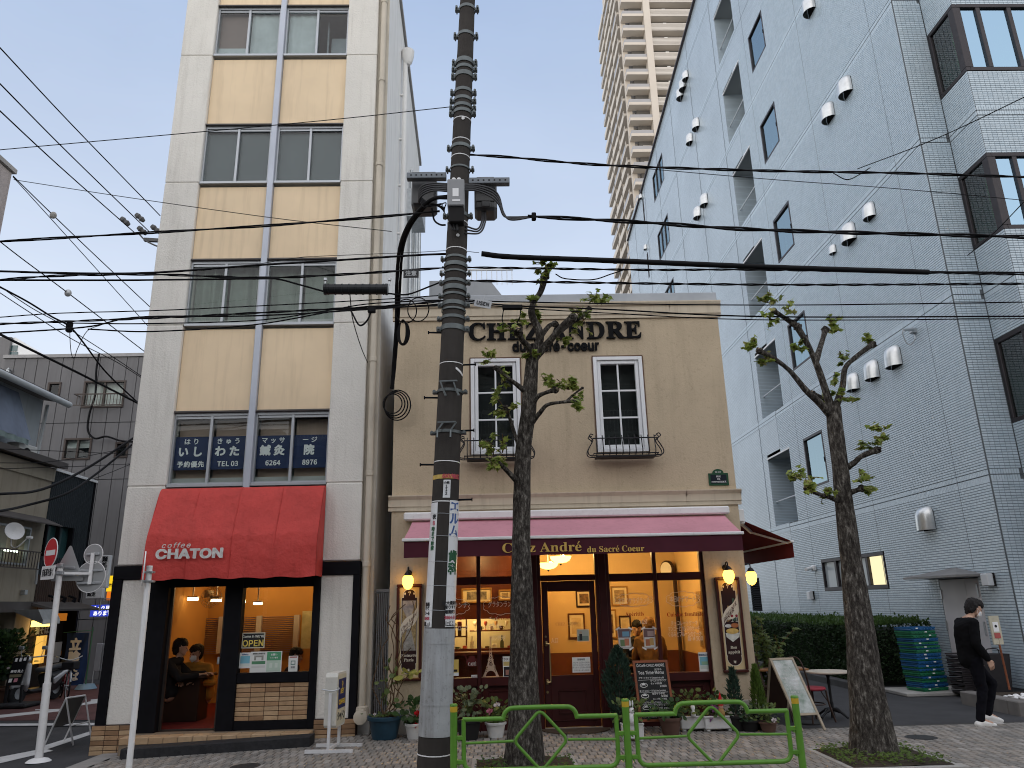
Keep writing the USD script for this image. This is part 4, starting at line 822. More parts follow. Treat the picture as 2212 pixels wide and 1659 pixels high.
# lamps inside: pendant bowls and downlights
M_bowl = emit('lamp_bowl', (1, .60, .14), 4.2); M_bulb = emit('lamp_bulb', (1, .82, .45), 22.)
for k, (u, v, y) in enumerate(((1211, 1207, 13.1), (1184, 1221, 13.8))):
    c = at(u, v, y); t = thing('pendant_lamp', ('larger amber glass bowl lamp hanging nearest above the café door', 'smaller looking amber bowl lamp hanging behind the other one')[k], 'lamp', 'amber bowl lamps above the café door', loc=tuple(c)); m = MB(); r_ = .185
    m.lathe([(.02,-.075),(.10,-.06),(.15,-.03),(.178,.01),(r_,.04),(r_-.006,.04),(.17,.01),(.14,-.025),(.09,-.05),(.0,-.065)], c, 28); part(t, 'bowl', m, M_bowl, True)
    m = MB(); m.lathe([(0,-.115),(.012,-.105),(.018,-.09),(.03,-.076),(0,-.074)], c, 12); m.tube([c+V(0,0,-.06), V(c[0], c[1], ZC2)], .008, 6); m.lathe([(.06,-.02),(.05,0),(0,0)], (c[0], c[1], ZC2), 16); part(t, 'stem', m, M_iron, 40)
    m = MB(); m.blob(c+V(.05,0,.03), (.035,.035,.035), 1, 0, 2); part(t, 'bulb', m, M_bulb, True)
    li = UsdLux.SphereLight.Define(stage, f'/World/pendant_lamp_glow_{k:03d}'); li.CreateRadiusAttr(.1); li.CreateIntensityAttr(9.); li.CreateNormalizeAttr(True); li.CreateColorAttr(Gf.Vec3f(1, .62, .22)); li.AddTranslateOp().Set(Gf.Vec3d(c[0], c[1], c[2]+.16))
for k, (u, v) in enumerate(((1361.5, 1199), (1337.5, 1212))):
    c = atz(u, v, ZC2-.005); t = thing('ceiling_spotlight', ('brightest recessed ceiling spotlight, close to the awning edge', 'fainter recessed ceiling spotlight further inside the café')[k], 'lamp', loc=tuple(c)); m = MB(); m.lathe([(0,0),(.035,0),(.035,.004),(0,.004)], c, 16); part(t, 'bulb', m, M_bulb); m = MB(); m.lathe([(.036,-.004),(.055,-.004),(.055,.004),(.036,.004)], c, 16); part(t, 'ring', m, M_white)
for k, (x, y, z, I_) in enumerate(((-.5, 14.75, 1.75, 9.), (2.3, 13.2, 2.65, 13.), (-.3, 13.2, 2.6, 7.))):
    li = UsdLux.SphereLight.Define(stage, f'/World/ceiling_spotlight_glow_{k:03d}'); li.CreateRadiusAttr(.08); li.CreateIntensityAttr(I_); li.CreateNormalizeAttr(True); li.CreateColorAttr(Gf.Vec3f(1, .66, .26)); li.AddTranslateOp().Set(Gf.Vec3d(x, y, z))
c = atz(1080, 1205, ZC2-.01); m = MB(); m.cbox((c[0]-.3, c[1]-.12, ZC2-.03), (c[0]+.3, c[1]+.12, ZC2-.001), .006); solo('ceiling_ventilator', m, M_ceil, 'flat air conditioner grille on the café ceiling behind left window', 'air conditioner')
# guests
hc = at(1401, 1352, 13.4); sitter('person', 'guest in brown jacket seen from behind at the middle café window', hc, V(-.3,.95,0), [hc+V(-.20,-.0,-.24), hc+V(.20,.03,-.24)], [hc+V(-.26,.06,-.52), hc+V(.26,.1,-.52)], [hc+V(-.1,.25,-.55), hc+V(.12,.28,-.55)], hc+V(.0,-.06,-.74), (.16,.085,.03), 'brown_coat', legs=False, hairm=mat('grey_brown_hair', (.22,.12,.05), .6, .2, 40))
hc = at(1376, 1358, 13.75); sitter('person', 'guest with dark hair facing the window beside the brown jacket', hc, V(-.2,-.95,-.1), [hc+V(-.19,.02,-.22), hc+V(.19,.02,-.22)], [hc+V(-.25,-.05,-.5), hc+V(.22,-.08,-.5)], [hc+V(-.08,-.25,-.52), hc+V(.08,-.25,-.52)], hc+V(0,.08,-.72), (.02,.016,.016), 'black_jacket', legs=False)
tb_ = at(1345, 1440, 13.4); q = thing('cafe_table', 'wooden café table between the guests behind the middle window', 'table', loc=(tb_[0]+.15, 13.5, 0)); m = MB(); m.cbox((tb_[0]-.2, 13.25, .70), (tb_[0]+.5, 13.8, .735), .008); part(q, 'tabletop', m, MATS['red_brown_wood']); m = MB(); m.tube([(tb_[0]+.15, 13.5, 0), (tb_[0]+.15, 13.5, .7)], .03, 8); part(q, 'pedestal', m, M_iron)
# ------------------------------------------------------------------ café awning, lamps, boards, window items
M_burg = mat('burgundy_canvas', (.065,.008,.018), .75, .12, 3, bump=.15, bscale=120); M_pink = mat('faded_pink_canvas', (.56,.26,.31), .8, .10, 1.2, bump=.2, bscale=100, streak=.25, speck=.35)
ax0, ax1 = -1.29, 3.62; yb_, zb_ = FY-.10, 3.06; yf_, zf_ = 10.72, 2.675
m = MB()
def canvas(P, mt, nm, par=None):
    m = MB(); m.add(P, [(0,1,2,3)]); m.add([V(*p)+V(0,.004,-.004) for p in P], [(3,2,1,0)]); return part(par or CB, nm, m, mt)
N = 60; X = np.linspace(0, 1, N)
def sag(a0, a1, b0, b1, mt, nm, par, s=.01, rows=8):
    v = []
    for i in range(rows):
        t = i/(rows-1)
        for x in X: p = (V(*a0)*(1-x)+V(*a1)*x)*(1-t)+(V(*b0)*(1-x)+V(*b1)*x)*t; v.append(p-V(0,0,s*math.sin(math.pi*t)*(1+.5*math.sin(x*25))))
    v = np.array(v); f = [(i*N+j, (i+1)*N+j, (i+1)*N+j+1, i*N+j+1) for i in range(rows-1) for j in range(N-1)]
    m = MB().add(v, f); m.add(v-V(0,-.002,.004), [q[::-1] for q in f]); return part(par, nm, m, mt, True)
ca = MB(); ca.cbox((ax0-.10, FY-.19, 3.03), (ax1+.03, FY-.001, 3.15), .02); AWN = part(CB, 'awning', ca, M_white)
sag((ax0+.03, yb_, zb_-.04), (ax1-.04, yb_, zb_-.04), (ax0, yf_, zf_), (ax1-.08, yf_, zf_), M_pink, 'canvas', AWN)
fb = MB(); fb.cbox((ax0-.02, yf_-.035, zf_-.03), (ax1-.06, yf_+.02, zf_+.012), .008); part(AWN, 'front_bar', fb, M_white)
n2 = 80; Xv = np.linspace(ax0+.01, ax1-.09, n2); zv = zf_-.031
v = [(x, yf_-.01+.006*math.sin(x*7)*t, zv-t*.225) for t in (0, .5, 1) for x in Xv]; f = [(i*n2+j, (i+1)*n2+j, (i+1)*n2+j+1, i*n2+j+1) for i in range(2) for j in range(n2-1)]
vm = MB().add(v, f); vm.add(V(0,.004,0)+np.array(v), [q[::-1] for q in f]); part(AWN, 'valance', vm, M_burg, True)
lt = MB(); yv = yf_-.022; M_gold = mat('gold_print', (.62,.40,.10), .5, .06, 5)
p0, p1 = at(1084, 1194, yv), at(1257, 1192, yv); letters(lt, 'Chez André', (p0[0], yv, p0[2]+.0), AX, AZ, .135, .002, 'math', 0, width=p1[0]-p0[0])
p0, p1 = at(1268, 1193, yv), at(1392, 1190, yv); letters(lt, 'du Sacré Coeur', (p0[0], yv, p0[2]), AX, AZ, .085, .002, 'math', 0, width=p1[0]-p0[0]); part(AWN, 'lettering', lt, M_gold)
ar = MB()
for x in (ax0+.5, 1.2, ax1-.6): ar.bar((x, FY-.1, 2.93), (x+.35, 11.15, 2.74), .04, .03); ar.bar((x+.35, 11.15, 2.74), (x+.02, yf_+.03, 2.64), .035, .028)
part(AWN, 'folding_arm', ar, M_white)
# side awning over the terrace
sy0, sy1 = 11.98, 14.6; ox = 4.75
ca = MB(); ca.cbox((CR+.001, sy0-.12, 2.90), (CR+.14, sy1+.05, 3.05), .02); SA = part(CB, 'side_awning', ca, M_white)
m = MB(); P = [(CR+.10, sy0, 2.985), (CR+.10, sy1, 2.985), (ox, sy1, 2.62), (ox, sy0, 2.62)]; m.add(P, [(0,3,2,1)]); m.add([V(*p)-V(0,0,.006) for p in P], [(0,1,2,3)]); M_burg2 = mat('dark_red_canvas', (.16,.018,.020), .75, .12, 3, bump=.15, bscale=120, tr=.25); part(SA, 'canvas', m, M_burg2)
m = MB(); m.box((ox-.002, sy0, 2.37), (ox+.002, sy1, 2.60)); part(SA, 'valance', m, M_burg2)
m = MB(); m.cbox((ox-.03, sy0-.02, 2.60), (ox+.02, sy1, 2.64), .008); part(SA, 'front_bar', m, M_white)
m = MB(); m.bar((CR+.12, sy0+.06, 2.93), (CR+.38, sy0+.35, 2.80), .045, .035); m.bar((CR+.38, sy0+.35, 2.80), (ox-.03, sy0+.1, 2.60), .04, .03); m.bar((CR+.12, sy1-.3, 2.93), (CR+.38, sy1-.5, 2.80), .045, .035); m.bar((CR+.38, sy1-.5, 2.80), (ox-.03, sy1-.2, 2.60), .04, .03); part(SA, 'folding_arm', m, M_white)
m = MB(); m.cbox((CR+.001, FY+.05, 2.93), (CR+.10, FY+.2, 3.12), .01); part(SA, 'motor_cover', m, M_white)
# wall lamps
M_globe = emit('lamp_globe', (1, .50, .07), 4.0); M_core = emit('lamp_globe_core', (1, .80, .38), 14.)
def wall_lamp(c, out, nm_label, k):
    out = unit(out); t = part(CB, 'wall_lamp', MB().lathe([(0,.0),(.045,.0),(.045,.012),(.02,.02),(0,.02)], c-out*.148+V(0,0,.13), 16, out), M_iron, label=nm_label)
    m = MB(); m.tube(spline([c-out*.13+V(0,0,.13), c-out*.08+V(0,0,.20), c-out*.01+V(0,0,.20), c+V(0,0,.13)], 6), .010, 8); m.lathe([(.012,.15),(.03,.14),(.055,.105),(.06,.085),(.055,.085),(0,.10)], c, 18); part(t, 'bracket', m, M_iron, 40)
    m = MB(); m.lathe([(.052,.086),(.075,.06),(.086,.02),(.083,-.02),(.068,-.07),(.045,-.10),(.018,-.118),(0,-.122)], c, 22); part(t, 'globe', m, M_globe, True)
    li = UsdLux.SphereLight.Define(stage, f'/World/wall_lamp_glow_{k:03d}'); li.CreateRadiusAttr(.075); li.CreateNormalizeAttr(True); li.CreateIntensityAttr(2.6); li.CreateColorAttr(Gf.Vec3f(1, .60, .20)); li.AddTranslateOp().Set(Gf.Vec3d(*(c+out*.0)))
wall_lamp(at(881, 1256, FY-.17), V(0,-1,0), 'wall lamp above the left picture board', 0); wall_lamp(at(1574, 1244, FY-.17), V(0,-1,0), 'wall lamp above the right picture board', 1); wall_lamp(at(1623, 1247, 11.95), V(1,0,0), 'wall lamp on the side wall at the corner', 2)
# picture boards
M_bframe = mat('board_frame', (.055,.014,.010), .35, .2, 4, coat=.3); M_bcream = mat('board_cream', (.60,.47,.26), .5, .05, 4); M_bblk = mat('board_brown_black', (.030,.012,.012), .4, .1, 4); M_rib = mat('ribbon_cream', (.70,.64,.52), .5, .05, 5)
def board(x0, x1, z0, z1, label, side):
    t = thing('painted_board', label, 'sign', 'tall painted boards beside the café windows', loc=((x0+x1)/2, FY, z0)); w = .045; m = MB(); W, H = x1-x0, z1-z0
    for p, q in (((x0,z0),(x1,z0+w)),((x0,z1-w),(x1,z1)),((x0,z0+w+.0005),(x0+w,z1-w-.0005)),((x1-w,z0+w+.0005),(x1,z1-w-.0005))): m.cbox((p[0], FY-.06, p[1]), (q[0], FY-.001, q[1]), .01)
    part(t, 'frame', m, M_bframe); m = MB(); m.box((x0+w, FY-.03, z0+w), (x1-w, FY-.002, z1-w)); part(t, 'panel', m, M_bcream)
    xc = (x0+x1)/2; a, b = x0+w+.035, x1-w-.035; yp = FY-.0305
    shp = sbox(a+.03, z0+.19, b-.03, z1-.12).union(sbox(a, z0+.24, b, z1-.20)).union(affinity.scale(Point(xc, z1-.145).buffer(.085), 1, .8)).union(affinity.scale(Point(xc, z0+.20).buffer(.105), 1, .95))
    m = MB().poly(shp.buffer(.008), (0, yp, 0), AX, AZ, .001); part(t, 'white_outline', m, M_rib); m = MB().poly(shp, (0, yp-.0011, 0), AX, AZ, .001); part(t, 'dark_field', m, M_bblk)
    m = MB(); y_ = yp-.0022
    letters(m, '7', (xc, y_, z1-.165), AX, AZ, .055, .001, 'math', 1, align='c')
    for s in (-1, 1): m.poly(Polygon([(xc+s*.068, z1-.14-.022), (xc+s*.068+.016, z1-.14), (xc+s*.068, z1-.14+.022), (xc+s*.068-.016, z1-.14)]), (0, y_, 0), AX, AZ, .001)
    st = Polygon([(xc+(.028 if k % 2 == 0 else .010)*math.cos(k*math.pi/8), z0+.15+(.028 if k % 2 == 0 else .010)*math.sin(k*math.pi/8)) for k in range(16)]); m.poly(st, (0, y_, 0), AX, AZ, .001)
    if side == 'l': letters(m, 'Montmartre', (xc, y_, z0+.335), AX, AZ, .042, .001, 'math', 0, slant=.15, align='c', width=.22); letters(m, 'Paris', (xc, y_, z0+.27), AX, AZ, .046, .001, 'math', 0, slant=.15, align='c')
    else: letters(m, 'Bon', (xc, y_, z0+.335), AX, AZ, .042, .001, 'math', 0, slant=.1, align='c'); letters(m, 'appétit', (xc, y_, z0+.27), AX, AZ, .042, .001, 'math', 0, slant=.1, align='c')
    part(t, 'white_lettering', m, M_rib)
    if side == 'l':
        pa, pb = z0+.42, z1-.24; m = MB(); m.box((a+.01, y_-.001, pa), (b-.01, y_, pb)); part(t, 'painting_sky', m, mat('painted_sky', (.20,.19,.22), .6, .2, 14, col2=(.52,.46,.38)))
        m = MB(); pw = b-a-.02; px = a+.01
        m.poly(Polygon([(px, pa), (px+pw*.38, pa+.32), (px+pw*.38, pa+.44), (px, pa+.60)]), (0, y_-.0022, 0), AX, AZ, .001); m.poly(Polygon([(px+pw, pa), (px+pw*.62, pa+.32), (px+pw*.62, pa+.46), (px+pw, pa+.72)]), (0, y_-.0022, 0), AX, AZ, .001); part(t, 'painted_houses', m, mat('painted_house', (.18,.12,.06), .6, .3, 30, col2=(.50,.38,.18)))
        m = MB(); m.poly(Polygon([(px+pw*.05, pa), (px+pw*.4, pa+.32), (px+pw*.6, pa+.32), (px+pw*.95, pa)]), (0, y_-.0033, 0), AX, AZ, .001); part(t, 'painted_street', m, mat('painted_lane', (.18,.17,.15), .6, .3, 25, col2=(.42,.40,.36)))
        rb = [(x0+w+.012, z1-.62), (x1-w-.01, z1-.30), (x1-w-.01, z1-.475), (x0+w+.012, z1-.80)]; tx = (('Chez André', .55, .062), ('du Sacré Cœur', .25, .05))
    else:
        def shape_(nm, g, col, k):
            m = MB().poly(g, (0, y_-.0012-.0011*k, 0), AX, AZ, .001); part(t, nm, m, mat('paint_%02d%02d%02d' % tuple(int(q*99) for q in col), col, .5, .2, 20))
        c0 = z0+.62; E = lambda x, z, r, s: affinity.scale(Point(xc+x, c0+z).buffer(r), 1, s)
        shape_('painted_cloth', Polygon([(xc-.10, c0-.06), (xc+.11, c0-.06), (xc+.10, c0-.12), (xc+.0, c0-.19), (xc-.09, c0-.12)]), (.62,.62,.56), 0)
        shape_('painted_basket', E(-.055, .155, .06, .9), (.32,.18,.07), 0); shape_('painted_bread', affinity.rotate(sbox(xc-.05, c0+.17, xc-.02, c0+.33), -12), (.45,.28,.12), 1)
        bt = sbox(xc+.035, c0+.12, xc+.095, c0+.33).union(sbox(xc+.054, c0+.33, xc+.076, c0+.43)).buffer(.006); shape_('painted_bottle', bt, (.05,.10,.07), 1); shape_('painted_label', sbox(xc+.037, c0+.20, xc+.093, c0+.25), (.60,.30,.18), 2)
        for dx in (.03, .10): shape_('painted_glass', affinity.scale(Point(xc+dx-.01, c0+.185).buffer(.026), 1, 1.1).union(sbox(xc+dx-.013, c0+.10, xc+dx-.007, c0+.17)).union(sbox(xc+dx-.03, c0+.095, xc+dx+.01, c0+.102)), (.55,.52,.46), 3); shape_('painted_wine', affinity.scale(Point(xc+dx-.01, c0+.182).buffer(.02), 1, 1), (.25,.02,.03), 4)
        shape_('painted_cup', E(-.05, .04, .05, .5), (.62,.62,.6), 3); shape_('painted_loaf', E(.05, .045, .06, .55), (.38,.13,.05), 3); shape_('painted_cheese', E(.005, -.035, .095, .42), (.60,.40,.12), 4)
        rb = [(x0+w+.004, z1-.60), (x1-w-.004, z1-.245), (x1-w-.004, z1-.50), (x0+w+.012, z1-.73)]; tx = (('DÉJEUNER', .55, .062), ('DÎNER', .25, .055))
    yr = yp-.0075; m = MB(); k = 14; top = []; bot = []
    for i in range(k+1):
        q = i/k; wv = .03*math.sin(q*2*math.pi); top.append((rb[0][0]*(1-q)+rb[1][0]*q, rb[0][1]*(1-q)+rb[1][1]*q+wv)); bot.append((rb[3][0]*(1-q)+rb[2][0]*q, rb[3][1]*(1-q)+rb[2][1]*q+wv))
    m.poly(Polygon(top+bot[::-1]), (0, yr, 0), AX, AZ, .001); part(t, 'ribbon', m, M_rib)
    m = MB(); sl = unit(V(rb[1][0]-rb[0][0], 0, (rb[1][1]-rb[0][1])*.92))
    for s, fz, hh in tx:
        lx = x0+w+.035; lz = rb[3][1]+(rb[0][1]-rb[3][1])*fz+ (.012 if side == 'l' else .0); letters(m, s, (lx, yr-.0015, lz), sl*1.0, AZ, hh, .001, 'math', 0, width=(x1-x0-2*w-.07)/max(sl[0], .1)*(1 if fz > .4 else .8)*1.0)
    part(t, 'ribbon_lettering', m, mat('ribbon_ink', (.10,.04,.03), .6))
board(-1.49, -1.105, .72, 2.09, 'tall framed board with street painting and name ribbon left of the café window', 'l')
board(3.35, 3.728, .715, 2.085, 'tall framed board with wine bottle, bread and ribbon right of the café window', 'r')
# things in and on the café windows
yw = FY+.068
poster(1246, 1273, 1360, 1385, yw, 'small painted postcard of a man in dark apron on the door glass', [(.02,.98,.02,.98,(.38,.42,.36)), (.05,.95,.05,.45,(.18,.24,.20)), (.18,.42,.08,.62,(.03,.03,.03)), (.2,.4,.62,.85,(.45,.34,.25))], name='postcard', cat='postcard')
poster(1235.5, 1276, 1420, 1452, yw-.004, 'white opening hours sheet taped low on the café door glass', [], texts=[('営業時間', .5, .80, .10, (.2,.2,.2), 'cjk'), ('ランチ 11:30〜14:00', .5, .60, .09, (.3,.3,.3), 'cjk'), ('カフェ 11:30〜17:30', .5, .44, .09, (.3,.3,.3), 'cjk'), ('ディナー 17:30〜23:00', .5, .28, .09, (.3,.3,.3), 'cjk'), ('ラストオーダー 22:00', .5, .10, .08, (.3,.3,.3), 'cjk')])
for k, (u0, u1, v0, v1, lab) in enumerate(((1334, 1364, 1358, 1401, 'taped food poster with a blue cup, left of the two on middle window'), (1389, 1417, 1357, 1400, 'taped food poster with a straw hat shape, right of the two on middle window'))):
    t = poster(u0, u1, v0, v1, yw, lab, [(.03,.97,.03,.97,(.16,.10,.10)), (.05,.95,.05,.55,(.60,.60,.58)), (.15,.55,.12,.45,(.40,.15,.08) if k else (.16,.24,.12)), (.5,.85,.15,.5,(.50,.32,.12) if k else (.5,.2,.12)), (.35,.9,.6,.85,(.40,.30,.28) if k else (.18,.36,.50))], group='taped food posters')
    p0, p1 = at(u0, v0, yw), at(u1, v1, yw); c = MB()
    for (x, z) in ((p0[0], p0[2]), (p1[0], p0[2]), (p0[0], p1[2]), (p1[0], p1[2])): c.obox((x, yw-.003, z), (.07, .001, .022), unit(V(1,0,.6 if (x == p0[0]) == (z == p0[2]) else -.6)), AY)
    part(t, 'tape', c, M_print)
poster(1508, 1538, 1409, 1450, yw, 'pale notice with blue rainbow at the lower right of café window', [(.08,.92,.32,.75,(.18,.42,.52)), (.08,.92,.12,.30,(.55,.6,.55)), (.2,.8,.34,.52,(.25,.42,.28))], texts=[('感染防止徹底', .5, .82, .08, (.08,.12,.2), 'cjk')])
poster(1086, 1116, 1418, 1463, yw, 'white card with a food photograph beside the tower model', [(.06,.94,.06,.5,(.02,.02,.025)), (.2,.8,.12,.36,(.34,.16,.12)), (.03,.97,.55,.75,(.55,.42,.16))], texts=[('グラタンランチ', .5, .82, .09, (.15,.1,.1), 'cjk')], name='menu_card', cat='card')
poster(976, 991, 1425, 1460, yw, 'narrow yellow price card in the left café window corner', [(.0,1,.2,1,(.60,.44,.12)), (.2,.8,.25,.4,(.02,.02,.02)), (.15,.95,.02,.16,(.66,.7,.72))], name='menu_card', cat='card')
poster(1018, 1031, 1458, 1467, yw, 'tiny white card standing on the café window sill', [], texts=[('カフェ', .5, .4, .3, (.3,.2,.2), 'cjk')], name='menu_card', cat='card')
# writing on the glass
M_wht = mat('white_pen', (.62,.60,.55), .7, .1, 5); M_redp = mat('red_print', (.22,.012,.012), .6, .1, 5)
def glasswrite(text, u, v, h, mt, nm, font='cjk', bold=0, width=None, slant=0., uend=None):
    p = at(u, v, FY+.072); c = MB(); w = None
    if uend: w = at(uend, v, FY+.072)[0]-p[0]
    letters(c, text, (p[0], FY+.0725, p[2]), AX, AZ, h, .001, font, bold, slant=slant, width=w); part(CB, nm, c, mt)
glasswrite('Boissons', 1068, 1339, .065, M_redp, 'window_lettering', 'math', 0, uend=1112); glasswrite('Apéritifs', 1351, 1331, .06, M_redp, 'window_lettering', 'math', 0, uend=1392)
glasswrite('Cuisine familiale', 1441, 1332, .06, M_redp, 'window_lettering', 'math', 0, uend=1520); glasswrite('Macrons', 962, 1340, .06, M_redp, 'window_lettering', 'math', 0, uend=1004)
glasswrite('CHEZ ANDRE', 1200, 1352, .05, mat('tan_print', (.42,.28,.13), .6), 'window_lettering', 'math', 0, uend=1250)
glasswrite('グラタンランチ', 1054, 1311, .07, M_wht, 'handwriting', slant=.1, uend=1113); glasswrite('ランチ', 978, 1313, .07, M_wht, 'handwriting', slant=.1, uend=1010); glasswrite('本日のサラダランチ', 1335, 1304, .075, M_wht, 'handwriting', slant=.1, uend=1404); glasswrite('本日のデザート', 1446, 1300, .075, M_wht, 'handwriting', slant=.1, uend=1504)
for t_, u, v, ue in (('チョコレートケーキ', 1449, 1351, 1508), ('マンゴーとカシスのケーキ', 1443, 1363, 1512), ('くるみとプルーンのケーキ', 1443, 1375, 1516), ('各￥500', 1485, 1384, 1519), ('￥1250', 1381, 1348, 1398), ('じゃがいもと', 1050, 1356, 1085), ('チーズ', 1056, 1342, 1075), ('パンサラダ', 1062, 1383, 1092), ('入口', 1190, 1388, 1206), ('クロック', 980, 1362, 1012)): glasswrite(t_, u, v, .06, M_wht, 'handwriting', slant=.1, uend=ue)
def cloud_line(u0, u1, v0, v1):
    p, q = at(u0, v0, FY+.072), at(u1, v1, FY+.072); c = MB(); cx_, cz_, rx, rz_ = (p[0]+q[0])/2, (p[2]+q[2])/2, (q[0]-p[0])/2, (p[2]-q[2])/2
    P = [(cx_+rx*(1+.10*abs(math.sin(a*5)))*math.cos(a), FY+.072, cz_+rz_*(1+.16*abs(math.sin(a*5)))*math.sin(a)) for a in np.linspace(0, 2*np.pi, 90)]; c.tube(P, .0035, 4, False); part(CB, 'drawn_cloud', c, M_wht)
for a in ((1046, 1116, 1292, 1325), (950, 1012, 1296, 1326), (1330, 1408, 1284, 1308), (1440, 1510, 1280, 1308)): cloud_line(*a)
c = MB(); p = at(1020, 1430, FY+.072); tp = affinity.scale(Point(0, 0).buffer(.09), 1, .72).union(Polygon([(-.07,.02),(-.12,.09),(-.135,.11),(-.115,.12),(-.08,.06)])).union(sbox(-.04,.05,.04,.085)); c.poly(tp, (p[0], FY+.073, p[2]), AX, AZ, .001); part(CB, 'teapot_sticker', c, mat('teapot_print', (.10,.014,.012), .6)); glasswrite('CAFÉ', 1011, 1438, .045, M_wht, 'handwriting', 'math', 0, uend=1029)
# lattice tower model in the window
b0, b1, tpz = at(1043, 1463, FY+.11), at(1078, 1463, FY+.11), at(1062, 1376, FY+.11); xm, zb0, H = (b0[0]+b1[0])/2, ZS+.005, tpz[2]-ZS; hw = (b1[0]-b0[0])/2
M_tow = mat('pale_pink_wood', (.62,.44,.33), .6, .06, 6); t = thing('tower_model', 'pale flat lattice iron tower model standing in the left café window', 'model', loc=(xm, FY+.11, zb0))
prof = lambda q: hw*(.045+.955*(1-q)**2.6); out = [(-prof(q), q*H) for q in np.linspace(0, 1, 24)]; L = Polygon(out+[(-x, z) for x, z in out[::-1]])
holes = [affinity.scale(Point(0, .0).buffer(hw*.62), 1, 1.05)]
for q0, q1 in ((.27, .40), (.43, .60), (.62, .80)): holes.append(Polygon([(-prof(q0)*.55, q0*H), (prof(q0)*.55, q0*H), (prof(q1)*.5, q1*H), (-prof(q1)*.5, q1*H)]))
for s in (-1, 1):
    for q in np.linspace(.13, .23, 3): holes.append(Point(s*prof(q)*.82, q*H).buffer(hw*.07))
for h_ in holes: L = L.difference(h_)
L = L.union(sbox(-prof(.25)*1.15, .245*H, prof(.25)*1.15, .262*H)).union(sbox(-prof(.41)*1.3, .405*H, prof(.41)*1.3, .42*H)).union(sbox(-.012, H*.965, .02, H))
for q0, q1 in ((.27,.34),(.34,.40),(.43,.5),(.5,.57)): L = L.union(LineString([(-prof(q0)*.6, q0*H), (prof(q1)*.6, q1*H)]).buffer(.003)).union(LineString([(prof(q0)*.6, q0*H), (-prof(q1)*.6, q1*H)]).buffer(.003))
m = MB().poly(L, (xm, FY+.12, zb0), AX, AZ, .012); part(t, 'lattice', m, M_tow); m = MB(); m.box((xm-hw, FY+.095, zb0-.004), (xm+hw, FY+.135, zb0)); part(t, 'base', m, M_tow)
# ------------------------------------------------------------------ pale blue tiled office building on the right
XF, YC, YE = 9.1, 13.37, 43.9
BB = thing('tiled_office_building', 'tall pale blue tiled office building with round vent hoods', 'building', loc=(XF+6, YC+10, 0))
def tilemat(name, a, b, far):
    c1, c2 = (.455,.54,.595), (.50,.585,.64); mo = (.22,.245,.26) if far else (.055,.062,.068)
    return usdkit.material(stage, '/World/Looks/'+name, {'g': ('geometry', {}), 's': ('separate_xyz', {}), 'c': ('combine_xyz', {}), 'm': ('mapping', {'scale': (1,1,1)}),
        'b': ('brick_texture', {'offset': 0., 'color1': c1, 'color2': c2, 'mortar': mo, 'scale': 1., 'mortar_size': .0042, 'mortar_smooth': .2, 'brick_width': .1, 'row_height': .05}),
        'n': ('noise_texture', {'scale': .35, 'detail': 5, 'roughness': .65}), 'r': ('map_range', {'from_min': .35, 'from_max': .7, 'to_min': .86, 'to_max': 1.06}), 'k': ('combine_color', {}), 'x': ('mix', {'mix_type': 'multiply', 'fac': 1.}),
        'bp': ('bump', {'strength': .6, 'distance': .004, 'invert': True}), 'p': ('principled_bsdf', {'roughness': .22, 'specular_ior_level': .55})},
        [('g.position', 's.vector'), ('s.'+a, 'c.x'), ('s.'+b, 'c.y'), ('c.vector', 'm.vector'), ('m.vector', 'b.vector'), ('g.position', 'n.vector'), ('n.fac', 'r.value'), ('r.result', 'k.r'), ('r.result', 'k.g'), ('r.result', 'k.b'), ('b.color', 'x.color1'), ('k.color', 'x.color2'), ('x.color', 'p.base_color'), ('b.fac', 'bp.height'), ('bp.normal', 'p.normal'), ], surface='p.BSDF')
M_tfl, M_tfr = tilemat('tile_flank', 'y', 'z', True), tilemat('tile_front', 'x', 'z', True)
M_grout = mat('tile_joint', (.13,.145,.155), .9, .1, 6); M_seam = mat('joint_seam', (.10,.115,.125), .8, .1, 4)
TM = [mat('glazed_tile_%s' % k, c, .22, .05, 6, spec=.55) for k, c in (('pale', (.50,.585,.64)), ('mid', (.475,.56,.615)), ('cool', (.455,.545,.605)))]
SH = 3.565
rowsz = [4.75+SH*k for k in range(7)]
holes = []                                     # (y0, y1, z0, z1)
wins = [(19.9, 21.17, 4.75+SH*k, 6.18+SH*k) for k in range(6)]
recs = [(22.25, 24.15, 3.97+SH*k, 6.19+SH*k) for k in range(7)]
dbl = [(33.75, 36.15, 19.2-SH*k, 20.72-SH*k) for k in range(-1, 3)]
slim = [(38.75, 39.0, 23.1-SH*k, 24.6-SH*k) for k in range(0, 3)]
low = (17.6, 21.07, 1.90, 2.74); dor = (14.28, 15.56, .10, 2.03); louv = (26.3, 27.3, 1.33, 2.43)
holes = wins+recs+dbl+slim+[low, dor, louv]
YN = 23.0                                      # tiles are separate pieces up to here
roof = lambda y: 27.75-(y-18)*.128
wall = Polygon([(YC, -.1), (YE, -.1), (YE, roof(YE)), (18, roof(18)), (YC, roof(18)+.6)])
for a, b, c, d in holes: wall = wall.difference(sbox(a, c, b, d))
near_r = sbox(YC-1, -1, YN, 40)
fr = dict(O=(XF+.30, 0, 0), X=AY, Y=AZ)
m = MB().poly(wall.difference(near_r), (XF+.30, 0, 0), AY, AZ, .30, N=V(-1,0,0)); part(BB, 'tiled_wall', m, M_tfl)
m = MB().poly(wall.intersection(near_r), (XF+.30, 0, 0), AY, AZ, .295, N=V(-1,0,0)); part(BB, 'grout_wall', m, M_grout)
CX1, CYa = 9.72, 13.33                          # chamfer face beside the corner
m = MB(); m.box((XF+.003, CYa+.005, -.1), (CX1+.002, CYa+.3, 29)); part(BB, 'grout_wall', m, M_grout)
